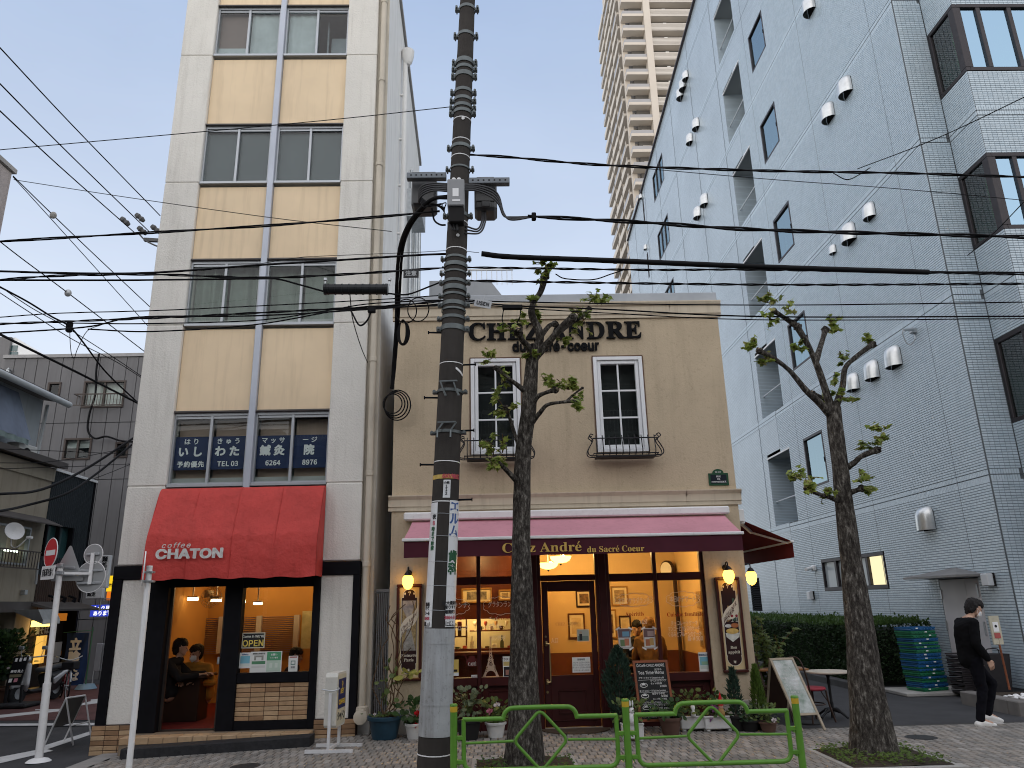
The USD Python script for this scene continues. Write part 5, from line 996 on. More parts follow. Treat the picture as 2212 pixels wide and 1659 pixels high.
BYF = 12.42                                     # bay
bayw = [(4.80+SH*k, 6.42+SH*k) for k in range(-1, 6)]
bz = [2.3]+sum([[a, b] for a, b in bayw[1:]], [])+[29.0]
m = MB()
for z0, z1 in zip(bz[0::2], bz[1::2]): m.box((CX1+.005, BYF+.005, z0), (16, CYa+.2, z1))
m.box((CX1+.3, CYa+.2, -.1), (20, YE, 27)); m.box((16, CYa, -.1), (20, CYa+.3, 27)); part(BB, 'grout_wall', m, M_grout)
m = MB(); m.box((XF+.3, CYa+.3, -.1), (CX1+.3, YE, .05)); 
for k in range(8): m.box((XF+.31, CYa+.31, SH*k+.2), (CX1+.3, YE-.1, SH*k+.35))
part(BB, 'floor_slab', m, MATS['plaster_grey'])
m = MB(); m.add([(XF+.2, 18, roof(18)), (XF+.2, YE, roof(YE)), (20, YE, roof(YE)), (20, 18, roof(18))], [(0,1,2,3)])
P = [(XF-.05, YC-.05, roof(18)+.6), (XF-.05, 18, roof(18)), (XF-.05, YE+.05, roof(YE))]
for p, q in zip(P, P[1:]): m.bar(V(*p)+V(.1,0,.03), V(*q)+V(.1,0,.03), .32, .07)
part(BB, 'roof_edge', m, mat('dark_flashing', (.10,.085,.09), .5, .1, 3, metal=.3))
m = MB(); m.box((XF+1.2, 25.5, 26), (XF+8, 40, 28.6)); part(BB, 'penthouse', m, M_tfl)
# separate tiles: prototypes scattered, the nearest ones as parts of their own
def tproto(w, h, vert=False): 
    c = .003; t = .008
    return [(-w/2,-h/2,0),(w/2,-h/2,0),(w/2,h/2,0),(-w/2,h/2,0),(-w/2+c,-h/2+c,t),(w/2-c,-h/2+c,t),(w/2-c,h/2-c,t),(-w/2+c,h/2-c,t)], [(4,5,6,7),(0,1,5,4),(1,2,6,5),(2,3,7,6),(3,0,4,7)]
bands = [3.84+SH*k for k in range(7)]
def tile_cells(u0, u1, z0, z1, skip, u_al=0.):
    H, Vv = [], []; nz0, nz1 = int(math.ceil(z0/.05)), int(z1/.05)
    U = np.arange(u0+.05, u1-.02, .1)
    for j in range(nz0, nz1):
        z = j*.05+.025
        nb = min(bands, key=lambda q: abs(q-z))
        if abs(z-nb) < .105: continue
        for u_ in U:
            if not skip(u_, z): H.append((u_, z))
    for b_ in bands:
        for s in (-1, 1):
            for u_ in np.arange(u0+.025, u1-.02, .05):
                z = b_+s*.055
                if z0 < z < z1 and not skip(u_, z): Vv.append((u_, z))
    return H, Vv
def skipf(y, z): return any(a-.02 < y < b+.02 and c-.02 < z < d+.02 for a, b, c, d in holes) or z > roof(18)
ZMAX = 20.6
cellsF = tile_cells(YC+.0, YN, .12, ZMAX, skipf)
inbay = lambda z: any(a-.02 < z < b+.02 for a, b in bayw)
cellsC = tile_cells(XF+.0, CX1-.03, .12, 16.5, lambda u_, z: False)
cellsB = tile_cells(BYF+.0, CYa+.0, 2.35, 16.5, lambda u_, z: inbay(z))
cellsN = tile_cells(CX1+.005, 12.6, 2.35, 16.5, lambda u_, z: inbay(z))
fill = MB()
def orient(face, u_, z):
    if face == 'F': return V(XF-.0, u_, z), (V(0,-1,0), AZ, V(-1,0,0))
    if face == 'C': return V(u_, CYa, z), (AX, AZ, V(0,-1,0))
    if face == 'B': return V(CX1, u_, z), (V(0,-1,0), AZ, V(-1,0,0))
    return V(u_, BYF, z), (AX, AZ, V(0,-1,0))
allt = [(f, k, u_, z) for f, C in (('F', cellsF), ('C', cellsC), ('B', cellsB), ('N', cellsN)) for k in (0, 1) for u_, z in C[k]]
def px(f, u_, z):
    p, _ = orient(f, u_, z); q = p-CAM; w = q@_f; return 1106+FPX*(q@_r)/w, 829.5-FPX*(q@_u)/w, np.linalg.norm(q)
vis_ = []
for t in allt:
    a, b, d = px(t[0], t[2], t[3])
    if -30 < a < 2240 and -30 < b < 1690: vis_.append((d if t[0] in 'NC' else d*1.3, t))
vis_.sort(key=lambda q: q[0]); own = set(q[1] for q in vis_[:300]); rest = [q[1] for q in vis_[300:]]
def tile_mesh(mb, t):
    p, (X_, Y_, Z_) = orient(t[0], t[2], t[3]); v, f = tproto(*((.0955, .0435) if t[1] == 0 else (.0455, .095))); v = np.array(v); mb.add(p+v[:, :1]*X_+v[:, 1:2]*Y_+v[:, 2:]*Z_, f)
for t in own: q = MB(); tile_mesh(q, t); part(BB, 'wall_tile', q, rng.choice(TM))
def scatter(face, kind, mi, items):
    if not items: return
    path = numbered(BB.path+'/wall_tiles'); pi = UsdGeom.PointInstancer.Define(stage, path); pv, pf = tproto(*((.0955, .0435) if kind == 0 else (.0455, .095)))
    _, (X_, Y_, Z_) = orient(face, 0, 0); pv = np.array(pv); pv = pv[:, :1]*X_+pv[:, 1:2]*Y_+pv[:, 2:]*Z_
    f = np.array(pf); f = np.vstack([f[:, [0,1,2]], f[:, [0,2,3]]]); g = usdkit.mesh(stage, path+'/tile', (pv, f), TM[mi])
    pi.CreatePrototypesRel().SetTargets([g.GetPath()]); P = np.array([orient(face, t[2], t[3])[0] for t in items])-BB.loc
    pi.CreatePositionsAttr(Vt.Vec3fArray.FromNumpy(P.astype(np.float32))); pi.CreateProtoIndicesAttr(Vt.IntArray([0]*len(items))); tag(pi.GetPrim(), kind='stuff')
bk = {}
for t in rest: bk.setdefault((t[0], t[1], rng.choice([0,0,1,2])), []).append(t)
for (f_, k_, mi), it in sorted(bk.items()): scatter(f_, k_, mi, it)
# the rest of those faces, above and behind what the separate tiles cover
m = MB()
if ZMAX < roof(18): m.poly(wall.intersection(sbox(YC, ZMAX+.0, YN, 40)), (XF+.0, 0, 0), AY, AZ, .006, N=V(-1,0,0))
part(BB, 'tiled_wall', m, M_tfl)
m = MB(); m.box((XF, CYa-.006, 16.5), (CX1, CYa, 29)); m.box((CX1-.004, BYF-.006, 16.55), (16, BYF, 29)); m.box((CX1-.006, BYF, 16.55), (CX1, CYa-.01, 29)); m.box((12.6, BYF-.006, 2.35), (16, BYF, 4.8)); part(BB, 'tiled_wall', m, M_tfr)
# seams
m = MB()
for b_ in bands: m.box((XF-.009, YC-.005, b_-.004), (XF-.0005, YE, b_+.004)); m.box((XF-.005, CYa-.009, b_-.006), (CX1, CYa-.0005, b_+.006)); m.box((CX1-.009, BYF-.009, b_-.006), (CX1-.0005, CYa-.01, b_+.006)); m.box((CX1+.0, BYF-.009, b_-.006), (16, BYF-.0005, b_+.006))
for y in (14.33, 17.71, 21.55, 24.6, 28.0, 31.4, 34.9, 38.3, 41.6):
    z0 = .1
    for a, b in [(.1, 3.9)]+[(3.9+SH*k, 3.9+SH*(k+1)) for k in range(7)]:
        top = min(b, roof(max(y, 18)))
        if y == 14.33 and a == .1: a = 2.2
        if top > a: m.box((XF-.009, y-.005, a), (XF-.0005, y+.005, top))
m.box((CX1-.012, CYa-.012, .1), (CX1-.0095, CYa-.0095, 27))
part(BB, 'joint_seam', m, M_seam)
light = MB()
for b_ in bands:
    for s in (-1, 1): light.box((XF-.0065, YN, b_+s*.055-.047), (XF-.0003, YE, b_+s*.055+.047))
part(BB, 'soldier_course', light, mat('soldier_tile', (.455,.54,.595), .25, .05, 6))
# flank windows
M_wfr = mat('dark_bronze_frame', (.045,.04,.042), .4, .1, 5, metal=.5); M_oglass = usdkit.material(stage, '/World/Looks/office_glass', {'p': ('principled_bsdf', {'base_color': (.03,.075,.075), 'roughness': .02, 'specular_ior_level': .9, 'coat_weight': .6, 'coat_roughness': .01})}, [], surface='p.BSDF')
M_blindw = mat('white_blind', (.6,.62,.6), .8, .05, 5); M_room = mat('dim_room', (.16,.18,.16), .9, .2, 1)
def flank_win(y0, y1, z0, z1, n=1, lab=None):
    f = MB(); t = .05; xa, xb = XF-.012, XF+.10
    f.cbox((xa, y0-.02, z0-.02), (xb, y1+.02, z0+t), .006); f.cbox((xa, y0-.02, z1-t), (xb, y1+.02, z1+.02), .006); f.cbox((xa, y0-.02, z0+t+.0005), (xb, y0+t, z1-t-.0005), .006); f.cbox((xa, y1-t, z0+t+.0005), (xb, y1+.02, z1-t-.0005), .006)
    for k in range(1, n): y = y0+(y1-y0)*k/n; f.cbox((xa+.01, y-.035, z0+t+.001), (xb, y+.035, z1-t-.001), .006)
    W = part(BB, 'window', f, M_wfr, label=lab)
    for k in range(n):
        g = MB(); a, b = y0+t+(y1-y0-2*t)*k/n, y0+t+(y1-y0-2*t)*(k+1)/n; g.box((XF+.04, a, z0+t), (XF+.046, b, z1-t)); part(W, 'pane', g, glass('tinted_glass', (.45,.62,.64), 5.5, gcol=(.72,.92,1)))
    g = MB(); g.box((XF+.5, y0-.3, z0-.3), (XF+.52, y1+.3, z1+.3)); part(W, 'room', g, M_room)
    h = MB(); yy = y0+.12; h.cbox((XF-.03, y0+.02, (z0+z1)/2-.16), (XF+.0, y0+.04, (z0+z1)/2-.02), .004); part(W, 'latch', h, M_black)
    return W
for k, w in enumerate(wins):
    W = flank_win(*w)
    if k == 0: q = MB(); q.box((XF+.35, w[0]+.75, w[2]), (XF+.37, w[0]+.85, w[3])); part(W, 'curtain', q, mat('yellow_curtain', (.5,.4,.12), .8))
for w in dbl: flank_win(*w, n=3)
for w in slim: flank_win(*w)
# low window with four panes, the one nearest the corner lit
f = MB(); y0, y1, z0, z1 = low; t = .10; xa, xb = XF-.02, XF+.12
f.cbox((xa, y0, z0), (xb, y1, z0+t), .008); f.cbox((xa, y0, z1-t*.8), (xb, y1, z1), .008); n = 4
for k in range(n+1): y = y0+(y1-y0)*k/n; f.cbox((xa+.001, max(y-.06, y0), z0+t+.0005), (xb-.001, min(y+.06, y1), z1-t*.8-.0005), .008)
W = part(BB, 'window', f, M_wfr)
for k in range(n):
    g = MB(); a, b = y0+(y1-y0)*k/n+.06, y0+(y1-y0)*(k+1)/n-.06; g.box((XF+.05, a, z0+t), (XF+.055, b, z1-t*.8)); part(W, 'pane', g, emit('lit_blind', (.95, .83, .50), .85) if k == 0 else mat('milky_pane', (.42,.46,.47), .12, .06, 2), label='glowing yellow pane' if k == 0 else None)
# recessed balconies
M_in = M_tfl; M_soff = mat('soffit_grey', (.36,.38,.38), .8, .05, 2)
for (y0, y1, z0, z1) in recs:
    r = MB(); d = 1.3
    r.box((XF+d, y0, z0), (XF+d+.1, y1, z1)); part_ = part(BB, 'recess', r, M_tfr)
    r = MB(); r.box((XF+.3, y0-.1, z0), (XF+d, y0, z1)); r.box((XF+.3, y1, z0), (XF+d, y1+.1, z1)); r.box((XF+.3, y0-.1, z0-.1), (XF+d, y1+.1, z0)); part(part_, 'recess_side', r, M_tfl)
    r = MB(); r.box((XF+.0, y0, z1-.004), (XF+d, y1, z1+.1)); part(part_, 'soffit', r, M_soff); r = MB(); r.box((XF-.02, y0-.02, z1-.05), (XF+.02, y1+.02, z1)); part(part_, 'lintel', r, M_white)
    r = MB(); r.tube([(XF+.12, y0, z0+.78), (XF+.12, y1, z0+.78)], .024, 8); part(part_, 'handrail', r, mat('pale_rail', (.6,.63,.65), .4, .05, 4, metal=.3))
# vent hoods
M_hood = mat('stainless_hood', (.60,.61,.60), .32, .12, 7, metal=.85)
def hood_mesh(c, w):
    m = MB(); r = w/2; n = 16; prof = [(0, r*.95), (.20*w, r*.93), (.42*w, r*.72), (.56*w, r*.38), (.62*w, .0)]
    rings = []
    for zz, out in [(-.55*w, 1.), (-.15*w, 1.), (.12*w, .97), (.30*w, .85), (.43*w, .62), (.5*w, .3)]:
        rings.append([(c[0]-.012-out*r*1.05*math.sin(a), c[1]+r*math.cos(a)*(out**.4), c[2]+zz) for a in np.linspace(0, math.pi, n)])
    v = np.array(rings).reshape(-1, 3); m.add(v, [(i*n+j, i*n+j+1, (i+1)*n+j+1, (i+1)*n+j) for i in range(len(rings)-1) for j in range(n-1)])
    return m
hoods = [(15.66, 6.91, .46), (16.65, 6.91, .44), (17.64, 6.91, .42), (15.6, 10.55, .38), (16.65, 10.53, .48), (17.62, 10.56, .24), (15.66, 14.1, .46), (16.67, 14.1, .46), (16.72, 17.62, .46), (15.53, 3.29, .46), (27.5, 21.55, .48), (28.6, 21.57, .46), (28.25, 24.65, .42), (28.75, 24.56, .5), (29.3, 24.5, .5), (27.5, 17.84, .5), (28.6, 17.87, .5), (39.1, 24.9, .3), (39.0, 21.5, .3)]
for y, z, w in hoods:
    c = (XF-.008, y, z); H_ = part(BB, 'vent_hood', hood_mesh(c, w), M_hood, True); q = MB(); q.lathe([(0,.004),(w*.42,.004),(w*.42,.0)], (XF-.012, y, z-.05*w), 16, (-1,0,0)); q.box((XF-.014, y-w*.5, z-.56*w), (XF-.010, y+w*.5, z+.3*w)); part(H_, 'duct_opening', q, M_dark)
# side door with hip canopy, boxes
y0, y1, z0, z1 = dor; d = MB(); d.cbox((XF-.005, y0+.43, z0), (XF+.05, y1, z1), .006); D1 = part(BB, 'door', d, mat('grey_pink_door', (.62,.60,.61), .45, .05, 3)); d = MB(); d.cbox((XF-.005, y0, z0), (XF+.05, y0+.425, z1), .006); D2 = part(BB, 'door', d, MATS['grey_pink_door'])
q = MB(); 
for z in (.5, 1.15, 1.75): q.cbox((XF-.02, y1-.03, z-.09), (XF-.004, y1+.02, z+.09), .004); 
q.cbox((XF-.03, y0+.03, z1-.35), (XF-.004, y0+.07, z1-.1), .006); q.cbox((XF-.03, y0+.03, 1.0), (XF-.004, y0+.07, 1.25), .006); part(D1, 'hinge', q, M_steel)
q = MB(); a, b, zc = y0-.22, y1+.35, 2.08; q.mesh(m3.Manifold.hull_points(np.array([(XF-.55, a, zc-.02), (XF-.55, b, zc-.02), (XF, a, zc-.02), (XF, b, zc-.02), (XF-.55, a, zc+.02), (XF-.55, b, zc+.02), (XF, (a+b)/2-.1, zc+.17), (XF, (a+b)/2+.1, zc+.17), (XF, a, zc+.02), (XF, b, zc+.02)]))); part(BB, 'door_canopy', q, mat('canopy_metal', (.24,.23,.22), .5, .15, 4, metal=.4))
for (y, z) in ((13.86, 1.99), (21.92, 1.80)): q = MB(); q.cbox((XF-.16, y-.10, z-.11), (XF-.04, y+.10, z+.11), .015); wl_ = part(BB, 'wall_light', q, mat('milky_plastic', (.62,.64,.65), .3, .03, 5)); q = MB(); q.cbox((XF-.04, y-.11, z-.12), (XF-.009, y+.11, z+.12), .01); part(wl_, 'base', q, M_dark)
q = MB(); q.cbox((XF-.12, 21.4, 2.46), (XF-.009, 21.6, 2.62), .03); q.tube([(XF-.1, 21.5, 2.55), (XF-.35, 21.35, 2.5)], .05, 10); part(BB, 'camera_housing', q, M_white)
for k in range(14): 
    q = MB(); zz = louv[2]+.04+k*.075; q.obox((XF+.03, (louv[0]+louv[1])/2, zz), (louv[1]-louv[0], .07, .006), AY, unit(V(1,0,.9))); part(BB, 'louvre_slat', q, M_black)
q = MB(); q.box((XF+.08, louv[0], louv[2]), (XF+.1, louv[1], louv[3])); part(BB, 'louvre_back', q, M_dark)
q = MB(); c = atx(1978, 715, XF); q.cbox(c+V(-.12,-.06,-.05), c+V(-.0,.06,.06), .01); q.tube(spline([c+V(-.1,0,0), c+V(-.25,.05,.02), c+V(-.2,.1,-.2), c+V(-.12,.08,-.28), c+V(-.08,-.05,-.2), c+V(-.05,0,-.05)], 5), .012, 6); q.tube([c+V(-.1,-.1,0), c+V(-.35,-.15,-.03)], .03, 8); part(BB, 'cable_anchor', q, M_steel)
# bay windows
for k, (z0, z1) in enumerate(bayw):
    if k == 0: continue
    lit = MB(); fx = CX1-.01; t = .07
    for a, b in ((z0-.02, z0+t), (z1-t, z1+.02)): lit.cbox((fx, BYF-.012, a), (fx+.09, CYa-.01, b), .008); lit.cbox((fx+.091, BYF-.012, a), (16, BYF+.09, b), .008)
    lit.cbox((fx, CYa-.09, z0+t), (fx+.09, CYa-.01, z1-t), .006); lit.cbox((fx, BYF-.012, z0+t), (fx+.10, BYF+.16, z1-t), .006)
    lit.cbox((fx+.101, BYF+.01, z0+t), (fx+.11, BYF+.05, z1-t), .006)
    xs_ = [fx+.12, fx+.54, fx+1.2, fx+1.9, fx+2.6]
    for x in xs_: lit.cbox((x-.045, BYF-.008, z0+t), (x+.045, BYF+.085, z1-t), .006)
    W = part(BB, 'bay_window', lit, M_wfr)
    g = MB(); g.box((fx+.04, BYF+.16, z0+t), (fx+.046, CYa-.09, z1-t)); part(W, 'pane', g, glass('green_glass', (.30,.55,.50), 2.2))
    for xa_, xb_ in zip(xs_, xs_[1:]): g = MB(); g.box((xa_+.045, BYF+.04, z0+t), (xb_-.045, BYF+.046, z1-t)); part(W, 'pane', g, glass('green_glass_front', (.30,.45,.42), 6.5, gcol=(.55,.80,1)))
    r = MB(); r.box((CX1+1.5, BYF+1.6, z0-.3), (16, BYF+1.65, z1+.3)); r.box((CX1+.3, CYa+.19, z0), (CX1+1.5, CYa+.2, z1)); part(W, 'room', r, mat('green_dim_room', (.12,.24,.23), .9, .2, 1))
    c = MB(); curtain(c, CX1+1.05, CX1+1.45, BYF+.5, z0, z1, .03, 24, k); part(W, 'curtain', c, mat('yellow_curtain', (.5,.4,.12), .8), True)
    c = MB(); c.box((CX1+.25, CYa-.45, z0+.5), (CX1+.27, CYa-.38, z1-.25)); part(W, 'curtain_edge', c, MATS['yellow_curtain'])
# ------------------------------------------------------------------ distant apartment tower
TW = thing('apartment_tower', 'very tall beige apartment tower with stacked balconies far behind', 'building', loc=(31, 120, 0))
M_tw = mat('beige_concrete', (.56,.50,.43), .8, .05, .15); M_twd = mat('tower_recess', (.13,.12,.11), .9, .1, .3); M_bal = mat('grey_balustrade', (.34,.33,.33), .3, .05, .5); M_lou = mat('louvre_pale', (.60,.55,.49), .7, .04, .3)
xA, xP0, xP1, xB, yF, yB, HT = 24.7, 28.65, 29.85, 39.5, 110., 134., 124.
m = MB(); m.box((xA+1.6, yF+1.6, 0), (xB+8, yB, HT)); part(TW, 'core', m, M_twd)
m = MB(); m.box((xP0, yF-.1, 0), (xP1, yF+1.6, HT)); m.box((xB-1.1, yF-.1, 0), (xB, yF+1.6, HT)); m.box((xB, yF+.5, 0), (xB+8, yF+1.6, HT)); part(TW, 'pillar', m, M_tw)
st_h = 3.16; z = 103.84-st_h*27
yl = np.array([yF, yF+3.2, yF+4.0, yF+9.5, yF+10.3, yF+16.5, yF+17.3, yB])
m = MB()
for y in (yF+1.9, yF+10., yF+17.): m.box((xA-.0, y, 0), (xA+.9, y+.7, HT))
part(TW, 'pillar', m, M_tw)
while z < HT-3:
    b = MB(); b.box((xA, yF, z), (xP0-.02, yF+1.7, z+.55)); b.box((xP1+.02, yF+.2, z), (xB-1.1, yF+1.7, z+.25)); b.box((xA-.3, yF+3., z), (xA+1.7, yB, z+.45)); part(TW, 'balcony_slab', b, M_tw)
    b = MB(); b.box((xA+.12, yF+.1, z+.55), (xP0-.02, yF+.15, z+1.25)); b.box((xA+.1, yF+.15, z+.55), (xA+.15, yF+1.9, z+1.25)); part(TW, 'balustrade', b, M_bal)
    b = MB()
    for k in range(6): b.box((xP1+.02, yF+.05, z+.02+k*.27), (xB-1.1, yF+.16, z+.02+k*.27+.17))
    for k in range(6): b.box((xA-.35, yF+3.6, z+.05+k*.24), (xA-.25, yF+4.3, z+.05+k*.24+.14))
    part(TW, 'louvre_panel', b, M_lou)
    b = MB(); b.box((xA-.3, yF+4.4, z+.45), (xA-.22, yF+9.8, z+1.25)); b.box((xA-.3, yF+10.8, z+.45), (xA-.22, yF+16.8, z+1.25)); b.box((xA-.3, yF+17.8, z+.45), (xA-.22, yB, z+1.25)); part(TW, 'side_balustrade', b, M_lou if int(z/3.16) % 3 else M_bal)
    b = MB(); b.box((xA+2.2, yF+1.52, z+.9), (xP0-.3, yF+1.58, z+2.3)); b.box((xP1+.5, yF+1.52, z+.9), (xP1+4.6, yF+1.58, z+2.5)); part(TW, 'window_wall', b, M_lou)
    for x0_ in (xP1+2.6,): b = MB(); b.box((x0_, yF+1.3, z+2.2), (x0_+.6, yF+1.5, z+2.8)); part(TW, 'wall_unit', b, M_white)
    z += st_h
# grey roof house behind the café, with rail
RH = thing('roof_house', 'grey roof hut with thin white railing seen above the café parapet', 'building', loc=(-.6, 19, 0))
m = MB(); p = [(-1.70, 6), (.42, 6), (.42, 9.80), (-.02, 10.42), (-1.70, 10.42)]; m.poly(Polygon(p), (0, 21.5, 0), AX, AZ, 2.5); part(RH, 'hut', m, mat('hut_grey', (.36,.37,.38), .7, .08, 1, streak=.3))
m = MB()
for x in np.linspace(-1.4, .6, 15): m.box((x, 19.3, 10.42), (x+.02, 19.32, 10.86))
m.box((-1.42, 19.28, 10.86), (.64, 19.34, 10.90)); part(RH, 'railing', m, M_white)
m = MB(); m.tube([(.05, 18.9, 9.0), (.15, 18.9, 9.55)], .06, 8); m.lathe([(0,0),(.5,0),(.5,1.3),(0,1.35)], (-.55, 22.5, 9.9), 14); part(RH, 'tank', m, M_white)
# ------------------------------------------------------------------ side street on the left
GY = 25.5
GB = thing('grey_panel_building', 'flat roofed grey panel clad building closing the side street', 'building', loc=(-14, GY, -.2))
M_gp = mat('grey_panel', (.17,.165,.165), .75, .08, .8, streak=.35, bump=.15, bscale=30)
tl, tr = at(11, 776, GY), at(330, 768, GY); zt_ = (tl[2]+tr[2])/2
gwin = [(105,129,826,857), (183,266,823,880), (140,194,947,993), (250,275,955,989)]
W_ = [(at(a, c, GY), at(b, d, GY)) for a, b, c, d in gwin]; rects = [(p[0], q[0], q[2], p[2]) for p, q in W_]
us = [11, 33, 57, 82, 108, 137, 160, 190, 217, 247, 275, 300, 330]
X_ = [at(u, 776, GY)[0] for u in us]; hz = [-.25, 1.6, at(200, 1036, GY)[2], at(200, 913, GY)[2], zt_]
for i in range(len(X_)-1):
    for j in range(4):
        s = sbox(X_[i]+.012, hz[j]+.012, X_[i+1]-.012, hz[j+1]-.012)
        for (a, b, c, d) in rects: s = s.difference(sbox(a, c, b, d))
        m = MB().poly(s, (0, GY+.06, 0), AX, AZ, .06)
        if m.v: part(GB, 'wall_panel', m, M_gp)
m = MB(); m.box((X_[0]+.01, GY+.4, -.25), (X_[-1]+4, GY+9, zt_-.05)); 
w0 = sbox(X_[0], -.2, X_[-1]+4, zt_)
for (a, b, c, d) in rects: w0 = w0.difference(sbox(a, c, b, d))
m.poly(w0, (0, GY+.4, 0), AX, AZ, .33); part(GB, 'back_wall', m, M_seam)
m = MB(); m.box((X_[0]-.06, GY-.05, zt_), (X_[-1]+4, GY+9, zt_+.12)); part(GB, 'roof_edge', m, mat('roof_trim', (.35,.34,.33), .7))
M_brw = mat('brown_sash', (.07,.055,.048), .4, .1, 5, metal=.4)
for k, (a, b, c, d) in enumerate(rects):
    m = MB(); t = .07
    for p, q in (((a,c),(b,c+t)),((a,d-t),(b,d)),((a,c+t),(a+t,d-t)),((b-t,c+t),(b,d-t))): m.cbox((p[0], GY-.03, p[1]), (q[0], GY+.1, q[1]), .008)
    if b-a > .7: m.cbox(((a+b)/2-.035, GY-.01, c+t), ((a+b)/2+.035, GY+.08, d-t), .006)
    W = part(GB, 'window', m, M_brw); n = 2 if b-a > .7 else 1
    for i in range(n): g = MB(); g.box((a+t+(b-a-2*t)*i/n, GY+.04, c+t), (a+t+(b-a-2*t)*(i+1)/n, GY+.045, d-t)); part(W, 'pane', g, M_glass)
    if k == 1: g = MB(); curtain(g, a, b, GY+.2, c, d, .04, 40, 1); part(W, 'curtain', g, mat('white_curtain', (.72,.72,.68), .9, .05, 3, tr=.2), True)
    elif k == 2: g = MB(); g.box((a, GY+.15, d-(d-c)*.42), (b, GY+.16, d)); part(W, 'blind', g, M_blindw)
a, b, c, d = rects[1]; m = MB(); zr = at(200, 858, GY)[2]; xa_, xb_ = at(172, 858, GY)[0], b+.12
m.box((xa_, GY-.35, zr), (xb_, GY-.31, zr+.04)); m.box((xa_, GY-.34, c), (xb_, GY-.32, c+.03))
for x in np.linspace(xa_+.1, xb_-.1, 14): m.box((x, GY-.335, c), (x+.02, GY-.325, zr))
for x in (xa_, xb_-.03): m.box((x, GY-.35, zr), (x+.03, GY, zr+.03))
part(GB, 'window_railing', m, M_brw)
m = MB(); q = at(48, 1000, GY-.1); m.tube([at(14, 885, GY-.1), at(18, 800, GY-.1), at(22, 797, GY-.1)], .07, 8); part(GB, 'vent_pipe', m, M_steel, 40)
CBd = thing('left_corner_building', 'corner of a grey pink building cut by the left picture edge', 'building', loc=(-12, 10, 0)); cq = at(28, 374, 14.); m = MB(); m.cbox((cq[0]-9, 7.5, -.2), (cq[0], 14., cq[2]), .03); part(CBd, 'wall', m, mat('pinkish_render', (.42,.38,.37), .85, .06, 1, streak=.4)); m = MB(); m.box((cq[0]-9, 7.4, cq[2]+.002), (cq[0]+.05, 14.05, cq[2]+.1)); part(CBd, 'coping', m, MATS['roof_trim'])
# white building far behind it
WB = thing('white_apartment_block', 'top corner of a white block with windows above grey roof', 'building', loc=(-28, 46, 0)); y_ = 46.
p0, p1 = at(-30, 720, y_), at(88, 770, y_)
m = MB(); a, b = at(0, 735, y_), at(16, 775, y_); m.box((a[0]-3, y_, 5), (b[0], y_+4, at(8, 728, y_)[2])); part(WB, 'grey_shaft', m, M_gp)
m = MB(); m.poly(Polygon([(at(16,776,y_)[0], 5), (at(88,776,y_)[0], 5), (at(92,766,y_)[0], at(92,766,y_)[2]), (at(30,727,y_)[0], at(30,727,y_)[2]), (at(16,727,y_)[0], at(16,727,y_)[2])]), (0, y_+3, 0), AX, AZ, 2.8); part(WB, 'wall', m, M_white)
for i in range(2):
    for j in range(2): a, b = at(22+i*8, 746+j*14, y_+.15), at(28+i*8, 758+j*14, y_+.15); m = MB(); m.box((a[0], y_+.15, b[2]), (b[0], y_+.25, a[2])); part(WB, 'window', m, M_oglass)
# ---- houses on the left side of the side street: their fronts stand on the plane x = HX
HX = -12.0
def fp(u, v, dx=0.): return atx(u, v, HX+dx)
y0h, y1h = fp(-260, 1013)[1], fp(116, 1013)[1]; y2h = fp(206, 1040)[1]
BH = thing('beige_house', 'beige rendered old house with satellite dish on the left', 'house', loc=(HX-3, 17, -.2))
M_bei = mat('beige_render', (.36,.315,.245), .9, .09, 1.2, bump=.35, bscale=40, streak=.5, speck=.3)
ztop = fp(118, 1013)[2]; 
m = MB(); hw_ = fp(0, 1129), fp(55, 1222); wy0, wy1, wz0, wz1 = 15.0, hw_[1][1], hw_[1][2], hw_[0][2]
s = sbox(y0h, -.25, y1h, ztop).difference(sbox(wy0, wz0, wy1, wz1)).difference(sbox(13, -.3, 19.7, 2.1)); m.poly(s, (HX-.25, 0, 0), AY, AZ, .25, N=V(1,0,0)); m.box((HX-6, y1h-.2, -.25), (HX-.25, y1h, ztop)); m.box((HX-6, y0h, 2.1), (HX-.6, y1h-.2, ztop-.1)); part(BH, 'wall', m, M_bei)
m = MB(); e0, e1 = fp(-20, 975, .35), fp(118, 1016, .35); m.mesh(m3.Manifold.hull_points(np.array([(HX+.35, y0h, ztop-.02), (HX+.35, y1h+.06, ztop-.02), (HX+.35, y0h, ztop+.14), (HX+.35, y1h+.06, ztop+.14), (HX-5, y0h, ztop+.9), (HX-5, y1h+.06, ztop+.9), (HX-5, y0h, ztop+.8), (HX-5, y1h+.06, ztop+.8)]))); part(BH, 'roof', m, mat('dark_roof', (.09,.08,.075), .7, .15, 4))
m = MB(); m.box((HX+.02, y0h, ztop-.36), (HX+.05, y1h+.03, ztop-.03)); part(BH, 'fascia', m, mat('beige_board', (.42,.37,.29), .8, .06, 2, streak=.4))
m = MB(); t = .05
for p, q in (((wy0,wz0),(wy1,wz0+t)),((wy0,wz1-t),(wy1,wz1)),((wy1-t,wz0+t),(wy1,wz1-t)),(((17.3),wz0+t),(17.35,wz1-t))): m.box((HX-.08, p[0], p[1]), (HX+.02, q[0], q[1]))
W = part(BH, 'window', m, M_alu); g = MB(); g.box((HX-.04, wy0, wz0), (HX-.035, wy1, wz1)); part(W, 'pane', g, M_glass); g = MB(); g.box((HX-.6, wy0, wz0), (HX-.58, wy1, wz1)); part(W, 'room', g, M_room)
g = MB(); q = fp(28, 1190, -.3); g.tube([q+V(0,-.35,0), q+V(0,.25,0)], .03, 6); part(W, 'lit_tube', g, emit('cool_tube', (.9, .95, .8), 3.5))
m = MB(); zz = fp(60, 1195)[2]
